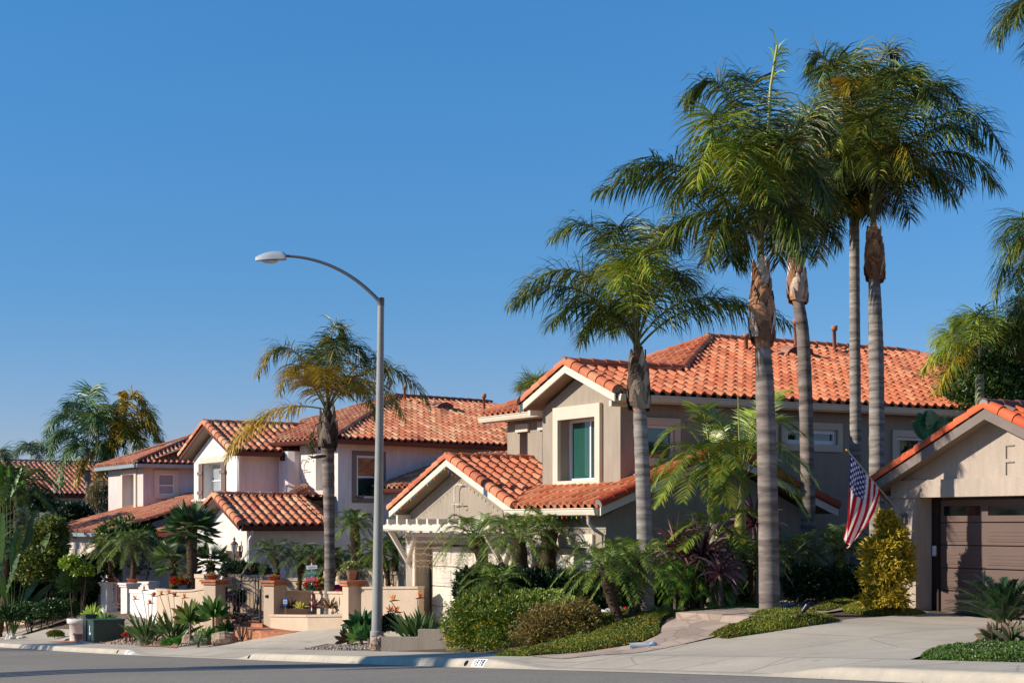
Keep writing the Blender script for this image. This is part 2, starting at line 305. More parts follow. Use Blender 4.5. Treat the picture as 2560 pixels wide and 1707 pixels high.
def roofplane(mb, O, sd, rd, pitch, L, Rt, pal, w=.275, e=.345, seed=1, under=True, k=1.0):
    """tiles over the plane region between the chains L and Rt, given as (r, s); r is horizontal run up-slope, s along the eave"""
    L = [(a*k, b*k) for a, b in L]; Rt = [(a*k, b*k) for a, b in Rt]
    O = np.array(O, float); sd = nrm([*sd, 0]); rd = nrm([*rd, 0]); g = np.random.default_rng(seed); cf0 = tilecol(pal, .15); cf = lambda q: cf0(q)*(.5 if q.random() < .015 else 1)
    Lr, Ls = zip(*L); Rr, Rs = zip(*Rt); rmax = max(Lr[-1], Rr[-1]); rmin = min(Lr[0], Rr[0])
    up = nrm(np.array([-rd[0]*pitch, -rd[1]*pitch, 1]))
    P = lambda s, r, h: O+s*sd+r*rd+UP*(pitch*r)+up*h
    smin, smax = min(Ls), max(Rs); nr = int(math.ceil((rmax-rmin)/e)); V, Fc, C = [], [], []; n = 0; K = len(PROF)
    for j in range(nr):
        r0 = rmin+j*e-.03; r1 = min(rmin+(j+1)*e+.03, rmax); rc = min(rmin+(j+.5)*e, rmax)
        sl, sr = np.interp(rc, Lr, Ls), np.interp(rc, Rr, Rs)
        i0, i1 = int(math.floor((sl-smin)/w)), int(math.ceil((sr-smin)/w))
        for i in range(i0, i1):
            s0 = smin+i*w
            if s0+w*.5 < sl-.05 or s0+w*.5 > sr+.05: continue
            xs = s0+PROF[:, 0]*w; lo = max(r0, rmin-.05)
            jit = .016*g.random()**3; rows = []
            for rr, dh in ((lo, -.028), (lo, .03+jit), (r1, .002)):
                cl = np.clip(xs, np.interp(max(rr, rmin), Lr, Ls)-.02, np.interp(max(rr, rmin), Rr, Rs)+.02)
                rows.append([P(x, rr, h+dh) for x, h in zip(cl, PROF[:, 1])])
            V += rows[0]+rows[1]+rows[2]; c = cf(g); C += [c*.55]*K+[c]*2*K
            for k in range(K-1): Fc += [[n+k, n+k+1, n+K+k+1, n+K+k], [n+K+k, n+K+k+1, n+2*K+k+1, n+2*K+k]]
            n += 3*K
    if V:
        # lips get their own normals, so shade the barrels smooth and the lips flat
        Fc = np.array(Fc); mb.add(V, Fc[0::2], C, False); mb.add(V, Fc[1::2], C, True)
    if under:
        rs = sorted({*Lr, *Rr}); pts = [P(np.interp(r, Lr, Ls), r, -.012) for r in rs]+[P(np.interp(r, Rr, Rs), r, -.012) for r in rs[::-1]]
        mb.poly(pts[::-1], hx('4A2A20')); mb.poly([p-UP*.13 for p in pts], hx('8E7C6A'))
    return P
def barrels(mb, p0, p1, r=.12, seg=.36, pal=PAL_T, seed=3, full=False, endcap=True, upv=None):
    p0 = np.array(p0, float); p1 = np.array(p1, float); Ln = np.linalg.norm(p1-p0); n = max(1, int(round(Ln/seg))); d = (p1-p0)/Ln
    g = np.random.default_rng(seed); cf = tilecol(pal, .08); up = nrm(UP-d*(UP@d)) if upv is None else nrm(upv); sd = np.cross(d, up)
    a0, a1 = (-.15*math.pi, 1.15*math.pi) if full else (0, math.pi); th = np.linspace(a0, a1, 10)
    for i in range(n):
        q0 = p0+d*(Ln*i/n-.02); q1 = p0+d*(Ln*(i+1)/n+.03); c = cf(g); rings_ = []
        for q, rr, h in ((q0, r*.86, 0), (q0, r, .012), (q1, r*.84, 0)):
            rings_.append(q+up*h+rr*(np.cos(th)[:, None]*sd+np.sin(th)[:, None]*up))
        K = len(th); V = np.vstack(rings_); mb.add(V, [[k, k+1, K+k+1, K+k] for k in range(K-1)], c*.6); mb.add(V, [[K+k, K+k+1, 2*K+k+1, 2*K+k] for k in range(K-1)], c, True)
        if i == 0 and endcap: mb.poly(list(rings_[0][::-1]), hx('8C8478'))
def board(mb, p0, p1, h, th, out, top=0.0, m=0):        # board along p0-p1, hanging h below, thickness th towards `out`
    p0 = np.array(p0, float)-UP*top; p1 = np.array(p1, float)-UP*top; o = nrm(out)*th
    a = [p0, p1, p1-UP*h, p0-UP*h]; mb.slab(a, o, m=m)
def gutter(par, p0, p1, out, m, h=.12, w=.12, drop=.02, name='gutter'):
    mb = MB(); p0 = np.array(p0, float)-UP*drop; p1 = np.array(p1, float)-UP*drop; o = nrm([*np.array(out)[:2], 0])
    prof = [(0, 0), (w, 0), (w+.012, -.018), (w*.92, -.035), (w*.9, -.065), (w*.7, -h), (0, -h)]
    n = len(prof); V = [p+o*a+UP*b for p in (p0, p1) for a, b in prof]
    mb.add(V, [[i, (i+1) % n, n+(i+1) % n, n+i] for i in range(n)]); mb.poly([V[i] for i in range(n)][::-1]); mb.poly([V[n+i] for i in range(n)])
    f = MB(); board(f, p0-o*.004, p1-o*.004, .17, .03, -o, .0); g = mb.build(name, m, par); f.build('fascia', m, par); return g
def vent_pipe(par, p, h, r, m=(.42, .16, .09)):
    mb = MB(); mb.lathe(p, [(r, -.3), (r, h*.8), (r*1.7, h*.8), (r*1.75, h), (0, h+.01)], 12, m); mb.build('vent_pipe', 'plain', par)
def roof_vent(par, P, s, r, w=.9, hgt=.28, col=(.30, .12, .08)):    # half-round dormer vent with louvres
    mb = MB(); th = np.linspace(0, math.pi, 12); K = len(th)
    A = [P(s-w/2*math.cos(t), r, .03+hgt*math.sin(t)) for t in th]; B = [P(s-w/2*math.cos(t), r+.75, .0+.03*math.sin(t)) for t in th]
    mb.add(A+B, [[k, k+1, K+k+1, K+k] for k in range(K-1)], (.45, .20, .13), True); mb.poly([P(s-w/2*math.cos(t), r+.04, .03+hgt*.9*math.sin(t)) for t in th], (.08, .03, .02))
    for k in range(4):
        z = .05+k*.06; q = w/2*math.sqrt(max(0, 1-(z/hgt)**2))*.95; mb.add([P(s-q, r-.02, z), P(s+q, r-.02, z), P(s+q, r+.03, z+.04), P(s-q, r+.03, z+.04)], [[0, 1, 2, 3]], col)
    mb.build('roof_vent', 'plain', par)
def ray_v(fr, x, y, v):                                      # photo pixel x, y carried onto the facade plane v
    k = getattr(fr, 'k', 1.0); a = (x-CX)/FP; o = fr.o+v*fr.b; u = (a*o[1]-o[0])/(fr.t[0]-a*fr.t[1]); Y = k*(o[1]+u*fr.t[1]); return D(x, y, Y)
def rake(par, pts, fm, pal, r=.13, seed=5, out=None, h=.17, name='rake_trim'):   # pts: eave, peak, eave on the front plane
    mb = MB(); t = MB()
    for a, b in ((pts[1], pts[0]), (pts[1], pts[2])) if len(pts) == 3 else ((pts[0], pts[1]),):
        board(mb, a, b, h, .04, out, .03); barrels(t, np.array(b)+UP*.035-nrm(out)*.02, np.array(a)+UP*.035-nrm(out)*.02, r, .36, pal, seed, True)
    mb.build(name, fm, par); return t.build('rake_tile', 'tile', par)
def downspout(par, pts, m, r=.035): mb = MB(); mb.tube(pts, r, 8); mb.build('downspout', m, par)
def garage_door(par, pf, a0, a1, z0, z1, d, m, rows=4, cols=4, glassrow=False, gm='glass'):
    o = MB(); rh = (z1-z0)/rows
    for i in range(rows):
        za = z0+i*rh; pbox(o, pf, a0, a1, za+.012, za+rh-.012, d, d+.05)
        if glassrow and i == rows-1: continue
        for k in range(cols):
            wa = (a1-a0)/cols; b0, b1 = a0+k*wa+.09, a0+(k+1)*wa-.09; pbox(o, pf, b0, b1, za+.08, za+rh-.08, d-.014, d-.002)
            if True:
                for q in range(3): zz = za+.12+q*(rh-.24)/3; pbox(o, pf, b0+.03, b1-.03, zz, zz+.012, d-.022, d-.015)
    pbox(o, pf, a0, a1, z0, z1, d+.051, d+.08); g = o.build('garage_door', m, par)
    if glassrow:
        za = z0+(rows-1)*rh; gl = MB()
        for k in range(cols): wa = (a1-a0)/cols; b0, b1 = a0+k*wa+.10, a0+(k+1)*wa-.10; gl.poly([pf(b0, za+.13, d-.006), pf(b1, za+.13, d-.006), pf(b1, za+rh-.13, d-.006), pf(b0, za+rh-.13, d-.006)])
        gl.build('pane', gm, g)
    return g
def bulbs(mb_w, par, pts, sp=.17, seed=0, hang=.05):     # christmas light string: wire (part) and every bulb a part
    pts = [np.array(p, float) for p in pts]; cols = [hx('D01818'), hx('1E9A3C'), hx('E8B81C'), hx('2A78C8'), hx('E0701C')]; k = seed; out = []
    for a, b in zip(pts[:-1], pts[1:]):
        n = max(1, int(np.linalg.norm(b-a)/sp)); W = []
        for i in range(n+1):
            p = a+(b-a)*i/n; W.append(p)
            if i < n:
                c = cols[k % 5]; k += 1; q = p+np.array([0, 0, -hang]); m = MB(); m.tube([q+UP*.025, q+UP*.010, q-UP*.014, q-UP*.034], [.006, .012, .012, .003], 6, c); out.append(m)
        mb_w.tube(W, .004, 4, (.02, .05, .02))
    return out
T_ = F.t; B_ = F.b
# ================================================================ taupe house
def taupe():
    fr = F; H = thing('taupe_house', 'large taupe stucco house with orange tile roof, three car garage and gabled upper bay', 'house', fr.P(-5.5, 5.4, -2.6))
    pf = PV(fr, 5.4); w = MB(); zb = -3.2
    # garage front: two openings
    d1 = (-11.0, -6.05, -2.62, -.50, .42); d2 = (-5.0, -2.72, -2.62, -.50, .30)
    panel(w, pf, -11.55, -2.08, zb, .20, [d1, d2])
    w.poly([pf(-11.55, .2, 0), pf(-5.42, .2, 0), pf(-8.45, 1.45, 0)])
    # side wing: wall facing right, gable over it
    ps = PU(fr, -2.08); panel(w, ps, 5.4, 11.0, zb, .20); w.poly([ps(5.4, .2, 0), ps(11.0, .2, 0), ps(8.2, 1.45, 0)])
    # upper floor
    pg = PV(fr, 6.2); hole = (-5.17, -3.62, .98, 2.37, .30)
    panel(w, pg, -5.98, -2.73, .2, 2.66, [hole]); w.poly([pg(-5.98, 2.66, 0), pg(-2.73, 2.66, 0), pg(-4.3, 3.36, 0)])
    pl = PV(fr, 7.42); h1 = (-9.12, -8.72, 1.45, 2.33, .28); h2 = (-8.02, -7.62, 1.45, 2.33, .28)
    panel(w, pl, -9.75, -5.98, .2, 2.7, [h1, h2])
    p2 = PU(fr, -2.73)
    W = [(6.74, 7.62, 1.38, 2.16), (9.50, 10.35, 1.38, 2.16), (10.75, 12.3, 1.85, 2.20), (14.15, 16.2, 1.2, 2.10)]
    panel(w, p2, 6.2, 23.8, -3.2, 2.7, [(a-.0, b, c, d, .1) for a, b, c, d in W])
    pb = PV(fr, 23.8); panel(w, pb, -12, -2.73, zb, 2.7); pL = PU(fr, -11.55); panel(w, pL, 5.4, 8.5, zb, .2); pL2 = PU(fr, -9.75); panel(w, pL2, 7.42, 23.8, -3, 2.7)
    pL3 = PU(fr, -5.98); panel(w, pL3, 6.2, 7.42, 0, 2.66)
    w.build('wall', 'taupe_stucco', H)
    band = MB(); pbox(band, p2, 11.1, 23.8, -.95, -.80, -.05, -.004); band.build('wall_band', 'taupe_stucco', H)
    # trim and windows
    s = MB(); surround(s, pg, -5.38, -3.42, .78, 2.66, -5.17, -3.62, .98, 2.37, .09); s.build('window_surround', 'cream_trim', H)
    for a, b, c, d in W: s = MB(); surround(s, p2, a-.14, b+.14, c-.16, d+.16, a, b, c, d, .05); s.build('window_surround', 'cream_trim', H)
    for a, b, c, d, e in (h1, h2): s = MB(); pbox(s, pl, a-.12, b+.10, d, d+.2, -.07, -.003); s.build('lintel', 'cream_trim', H)
    window(H, pg, -5.17, -3.62, .98, 2.37, .26, .06, mull=(.56,), glass='glass_teal', label='tall sliding window deep in a cream surround under the gable')
    window(H, pl, *h1[:4], .24, .05, glass='glass'); window(H, pl, *h2[:4], .24, .05, glass='glass')
    window(H, p2, *W[0], .06, .06, glass='glass_teal', label='dark teal window on the shaded side wall next to the bay')
    window(H, p2, *W[1], .06, .06, glass='glass_teal'); window(H, p2, *W[2], .06, .10, glass='glass', label='small wide window high on the shaded side wall')
    window(H, p2, *W[3], .06, .07, mull=(.45,), glass='glass')
    # garage trim, doors, pergola
    t = MB(); pbox(t, pf, -11.06, -10.94, -2.62, -.42, -.05, -.004); t.build('corner_trim', 'cream_trim', H); t = MB(); pbox(t, pf, -2.72, -2.5, -2.62, -.21, -.07, -.004); pbox(t, pf, -5.22, -5.0, -2.62, -.21, -.07, -.004); pbox(t, pf, -5.0, -2.72, -.50, -.21, -.07, -.003)
    t.build('door_surround', 'cream_trim', H)
    garage_door(H, pf, -10.85, -6.2, -2.6, -.56, .40, 'cream_paint', 4, 4); garage_door(H, pf, -5.0, -2.72, -2.6, -.52, .28, 'cream_paint', 4, 2)
    p = MB(); a0, a1 = -11.75, -5.9
    pbox(p, pf, a0+.25, a1-.2, -.16, .0, -.62, -.52)
    p.add([pf(a0, -.02, -.66), pf(a0+.12, -.16, -.66), pf(a1, -.16, -.66), pf(a1, -.02, -.66), pf(a0, -.02, -.5), pf(a0+.12, -.16, -.5), pf(a1, -.16, -.5), pf(a1, -.02, -.5)], [[0, 1, 2, 3], [7, 6, 5, 4], [0, 3, 7, 4], [1, 5, 6, 2], [0, 4, 5, 1], [3, 2, 6, 7]])
    for i in range(10): a = a0+.55+i*.56; pbox(p, pf, a, a+.09, .0, .13, -.72, -.003)
    pbox(p, pf, a0+.5, a1-.3, -.32, -.17, -.12, -.003)
    p.build('pergola', 'cream_paint', H)
    for a in (-11.35, -6.35):
        bk = MB(); bk.slab([pf(a, -.17, -.64), pf(a, -.17, -.50), pf(a, -.98, -.003), pf(a, -1.15, -.003)], fr.P(.1, 0, 0)-fr.P(0, 0, 0)); bk.slab([pf(a+.6, -.17, -.003), pf(a+.5, -.17, -.04), pf(a+.1, -1.0, -.04), pf(a+.1, -1.05, -.003)], fr.P(0, -.1, 0)-fr.P(0, 0, 0)); bk.build('bracket', 'cream_paint', H)
    orn = MB(); a = -8.55; orn.tube([pf(a+.25, .95, -.06), pf(a+.05, .97, -.10), pf(a-.06, .90, -.12), pf(a-.08, .6, -.12), pf(a-.08, .1, -.12), pf(a, -.02, -.1), pf(a+.22, .0, -.06)], .018, 6)
    orn.tube([pf(a-.22, .48, -.1), pf(a+.35, .5, -.12), pf(a+.37, .42, -.12), pf(a+.28, .38, -.1)], .014, 6); orn.build('wall_ornament', 'cream_paint', H)
    nm = MB(); pbox(nm, pf, -11.42, -11.15, -.78, -.55, -.03, -.003); nm.build('house_number_plate', 'vinyl_white', H)
    # roofs
    Q = lambda u, v, z: fr.P(u, v, z); ud = T_; vd = B_
    g = MB(); pt = .385
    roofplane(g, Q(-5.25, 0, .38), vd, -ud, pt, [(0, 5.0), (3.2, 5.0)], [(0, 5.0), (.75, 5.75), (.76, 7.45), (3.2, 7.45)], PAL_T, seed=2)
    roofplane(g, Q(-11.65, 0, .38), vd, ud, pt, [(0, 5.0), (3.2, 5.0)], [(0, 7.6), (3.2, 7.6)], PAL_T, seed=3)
    barrels(g, Q(-8.45, 4.95, 1.62), Q(-8.45, 7.42, 1.62), .12, .40); g.build('garage_roof', 'tile', H)
    rake(H, [Q(-11.65, 5.0, .38), Q(-8.45, 5.0, 1.61), Q(-5.25, 5.0, .38)], 'cream_paint', PAL_T, out=-np.array([*vd, 0]))
    g = MB()
    roofplane(g, Q(0, 5.0, .38), ud, vd, pt, [(0, -5.25), (1.2, -6.4)], [(0, -1.7), (1.2, -1.7)], PAL_T, seed=4)
    roofplane(g, Q(0, 5.0, .38), ud, vd, pt, [(1.2, -2.73), (3.2, -2.73)], [(1.2, -1.7), (3.2, -1.7)], PAL_T, seed=5)
    roofplane(g, Q(0, 11.4, .38), ud, -vd, pt, [(0, -2.73), (3.2, -2.73)], [(0, -1.7), (3.2, -1.7)], PAL_T, seed=6); g.build('lower_roof', 'tile', H)
    rake(H, [Q(-1.7, 5.0, .38), Q(-1.7, 8.2, 1.61), Q(-1.7, 11.4, .38)], 'cream_paint', [hx('B4492A'), hx('A8452A')], out=np.array([*ud, 0]), seed=8)
    gutter(H, Q(-5.5, 5.0, .36), Q(-1.75, 5.0, .36), -vd, 'gutter_cream', .15, .13)
    downspout(H, [Q(-2.0, 4.9, .2), Q(-2.0, 4.92, .02), Q(-2.03, 5.1, -.12), Q(-2.12, 5.34, -.22), Q(-2.12, 5.34, -.5), Q(-2.12, 5.34, -2.6)], 'gutter_cream', .04)
    g = MB()
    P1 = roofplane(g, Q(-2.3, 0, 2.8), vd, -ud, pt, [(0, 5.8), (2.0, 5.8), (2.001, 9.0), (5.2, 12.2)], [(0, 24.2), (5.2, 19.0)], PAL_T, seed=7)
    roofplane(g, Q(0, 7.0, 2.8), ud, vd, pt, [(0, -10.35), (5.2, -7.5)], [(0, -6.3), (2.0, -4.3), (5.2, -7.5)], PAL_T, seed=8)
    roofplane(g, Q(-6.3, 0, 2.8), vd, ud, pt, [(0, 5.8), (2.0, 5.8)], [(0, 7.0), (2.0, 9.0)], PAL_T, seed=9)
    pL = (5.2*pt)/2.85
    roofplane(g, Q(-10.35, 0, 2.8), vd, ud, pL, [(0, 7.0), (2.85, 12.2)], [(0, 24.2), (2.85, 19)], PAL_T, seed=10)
    g.poly([Q(-10.35, 24.2, 2.8), Q(-7.5, 19, 4.8), Q(-2.3, 24.2, 2.8)][::-1], PAL_T[0])
    barrels(g, Q(-4.3, 5.75, 3.6), Q(-4.3, 9.0, 3.6)); barrels(g, Q(-4.3, 9.0, 3.6), Q(-7.5, 12.2, 4.84), .12); barrels(g, Q(-7.5, 12.1, 4.84), Q(-7.5, 19, 4.84)); barrels(g, Q(-2.3, 24.2, 2.84), Q(-7.5, 19, 4.84)); barrels(g, Q(-10.35, 7.0, 2.84), Q(-7.5, 12.2, 4.84), .11)
    g.build('main_roof', 'tile', H)
    rake(H, [Q(-6.3, 5.8, 2.8), Q(-4.3, 5.8, 3.57), Q(-2.3, 5.8, 2.8)], 'cream_paint', PAL_T, out=-np.array([*vd, 0]), seed=11)
    gutter(H, Q(-2.3, 5.85, 2.78), Q(-2.3, 24.2, 2.78), ud, 'gutter_cream', .14, .13); gutter(H, Q(-10.35, 7.0, 2.78), Q(-6.35, 7.0, 2.78), -vd, 'gutter_cream', .14, .13)
    roof_vent(H, P1, 14.2, 4.0); roof_vent(H, P1, 20.0, 3.9)
    for s_, r_, h_ in ((14.9, 5.0, .75), (16.25, 5.0, .66), (12.6, 4.2, .45)): vent_pipe(H, P1(s_, r_, 0), h_, .05)
    for z, v, u in ((.12, 5.02, -11.3), (.12, 5.02, -5.6), (2.52, 5.85, -6.0), (2.52, 5.85, -2.6)): cor = MB(); cor.box(fr, u-.05, u+.05, v, v+.4, z, z+.12); cor.build('corbel', 'cream_paint', H)
    # christmas lights on the rakes, gutter and pergola
    for nm_, lab, pts, c0 in (('christmas_lights', 'string of coloured christmas bulbs along the garage gable of the taupe house', [Q(-11.6, 4.93, .16), Q(-8.45, 4.93, 1.38), Q(-5.3, 4.93, .16)], 0),
        ('christmas_lights', 'coloured christmas bulbs hanging under the straight gutter of the taupe house', [Q(-5.2, 4.83, .19), Q(-1.75, 4.83, .19)], 2),
        ('christmas_lights', 'coloured christmas bulbs wound round the white pergola beam over the garage door', [pf(-11.75, -.12, -.69), pf(-9.2, -.17, -.69)], 4)):
        L = thing(nm_, lab, 'christmas lights', pts[0], 'christmas light strings on the taupe house'); wm = MB(); out = bulbs(wm, L, pts, .19 if c0 != 4 else .15, c0); wm.build('wire', 'plain', L)
        for b in out[:95]: b.build('bulb', 'bulb', L)
    ic = thing('icicle_light_net', 'pale net of icicle lights hanging at the left of the cream garage door', 'christmas lights', pf(-10.6, -.2, -.5)); m = MB(); g2 = np.random.default_rng(5)
    for i in range(46):
        a = -10.55+i*.05; z1 = -.2-(.75+.25*abs(math.sin(i*.7))); m.tube([pf(a, -.2, -.5), pf(a+.02, (z1-.2)/2, -.5), pf(a, z1, -.5)], .0035, 3, hx('C0A88C'))
        for q in range(5): zz = -.4-q*.16-g2.random()*.05; m.ball(pf(a, max(zz, z1), -.5), .012, hx('C9A58A'), 3)
    m.build('light_net', 'plain', ic)
taupe()
# ================================================================ beige garage at the right
def beige():
    fr = F; H = thing('beige_house', 'beige stucco house at the right edge with brown garage door and orange tile gable', 'house', fr.P(3, 9.4, -1.75)); pf = PV(fr, 9.4); w = MB()
    u0, u1 = 2.2, 7.6; pk = 4.9
    panel(w, pf, u0, u1+3, -2.4, .52, [(2.83, 7.7, -2.4, .52, .5)]); panel(w, pf, u0, 7.85, .52, .75); w.poly([pf(u0, .75, 0), pf(7.85, .75, 0), pf(5.02, 2.0, 0)])
    ps = PU(fr, u0); panel(w, ps, 9.4, 20, -2.4, .75); w.build('wall', 'beige_stucco', H)
    tr = MB(); pbox(tr, pf, u0+.0, u1+3, .52, .86, -.06, -.003); tr.build('wall_trim', 'beige_stucco', H); tr = MB(); pbox(tr, pf, u0-.02, 2.83, -1.8, -1.62, -.03, -.003); tr.build('wall_base', 'beige_stucco', H)
    for z in (1.42, 1.12): nb = MB(); pbox(nb, pf, 5.13, 5.15, z-.22, z, -.02, -.002); pbox(nb, pf, 5.13, 5.33, z, z+.02, -.02, -.002); nb.build('wall_relief', 'fascia_grey', H)
    garage_door(H, pf, 3.02, 7.55, -1.73, .48, .47, 'door_brown', 5, 4, True, 'glass_dark')
    for a_, b_ in ((2.83, 3.02), (7.55, 7.7)): fm = MB(); pbox(fm, pf, a_, b_, -1.73, .52, .42, .5); fm.build('door_frame', 'dark_trim', H)
    kp = MB(); pbox(kp, pf, 2.88, 2.96, -.62, -.42, .39, .419); kp.build('keypad', 'vinyl_white', H)
    g = MB(); Q = lambda u, v, z: fr.P(u, v, z); pt = .44; e = .78
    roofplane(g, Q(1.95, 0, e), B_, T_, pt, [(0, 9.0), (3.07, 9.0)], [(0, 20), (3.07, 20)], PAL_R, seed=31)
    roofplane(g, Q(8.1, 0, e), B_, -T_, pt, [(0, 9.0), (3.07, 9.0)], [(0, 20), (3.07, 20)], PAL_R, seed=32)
    barrels(g, Q(5.02, 8.95, e+3.07*pt+.03), Q(5.02, 20, e+3.07*pt+.03), .13, .42, [hx('7A4536'), hx('8A4B38'), hx('6E5148')]); g.build('roof', 'tile', H)
    rake(H, [Q(1.95, 9.0, e), Q(5.02, 9.0, e+3.07*pt), Q(8.1, 9.0, e)], 'fascia_grey', PAL_R, .12, seed=13, out=-np.array([*B_, 0]), h=.19)
    gutter(H, Q(1.95, 9.1, e-.02), Q(1.95, 20, e-.02), -T_, 'fascia_grey')
    downspout(H, [Q(1.95, 9.3, .66), Q(1.98, 9.35, .5), Q(2.15, 9.42, .38), Q(2.17, 9.42, .2), Q(2.17, 9.42, -1.75)], 'fascia_grey', .035)
    # flag on its bracket
    base = pf(2.55, .12, -.03); tip = base+np.array([*(-B_*1.46), 1.28]); fl = thing('flag', 'american flag on an angled pole fixed to the corner of the beige garage', 'flag', base)
    m = MB(); m.tube([base, tip], .014, 8); m.build('pole', 'pole_silver', fl); m = MB(); m.ball(tip+nrm(tip-base)*.03, .035, k=8); m.build('finial', 'brass', fl)
    m = MB(); m.box(fr, 2.50, 2.60, 9.34, 9.40, .02, .22); m.tube([base-nrm(tip-base)*.02, base+nrm(tip-base)*.14], .024, 8); m.build('bracket', 'arm_metal', fl)
    # cloth: hoist along the pole top, fly end sags down
    nu, nv = 64, 100; hd = nrm(base-tip); h0 = tip+hd*.06; ho = 1.05; V, C = [], []
    side = nrm(np.cross(hd, UP)); 
    for j in range(nv+1):
        t = j/nv                                            # along the fly
        for i in range(nu+1):
            s_ = i/nu                                       # along the hoist, 0 = top of the pole (canton corner)
            a = h0+hd*ho*s_
            drop = 1.68*(1-.34*s_)*t; q = a+np.array([0, 0, -1])*drop; q = q+np.array([-.52*s_*t**2.2-.10*t, 0, 0])
            ph = 9.5*s_+2.0*t+.6*math.sin(5*t); q = q+(side*(.055*math.sin(ph)+.022*math.sin(2.3*ph+4*t))+np.array([.02*math.cos(ph), 0, 0]))*min(1, t*2.2)
            q[2] += .05*math.sin(6*s_)*t
            V.append(q)
            sx, sy = s_*7.0*1.0, t
            stripe = int(min(12, s_*13)); red = stripe % 2 == 0; canton = t < .40 and s_ < 7/13
            c = hx('C81C26') if red else hx('F2EEEC')
            if canton:
                c = hx('2E2F7A'); gx = t/.40*11; gy = s_/(7/13)*9
                for ci in range(1, 12):
                    pass
                xi = round(gx-.0); yi = round(gy+.0)
                if 0 < xi < 12 and 0 < yi < 10 and (xi+yi) % 2 == 0 and xi <= 11 and yi <= 9:
                    dx, dy = (gx-xi)/11*.6*1.0, (gy-yi)/9*.5; 
                    if math.hypot(dx, dy) < .024: c = hx('E8E8EC')
            C.append(c)
    m = MB(); f = [[j*(nu+1)+i, j*(nu+1)+i+1, (j+1)*(nu+1)+i+1, (j+1)*(nu+1)+i] for j in range(nv) for i in range(nu)]; m.add(V, f, C, True); m.build('cloth', 'flag', fl)
beige()
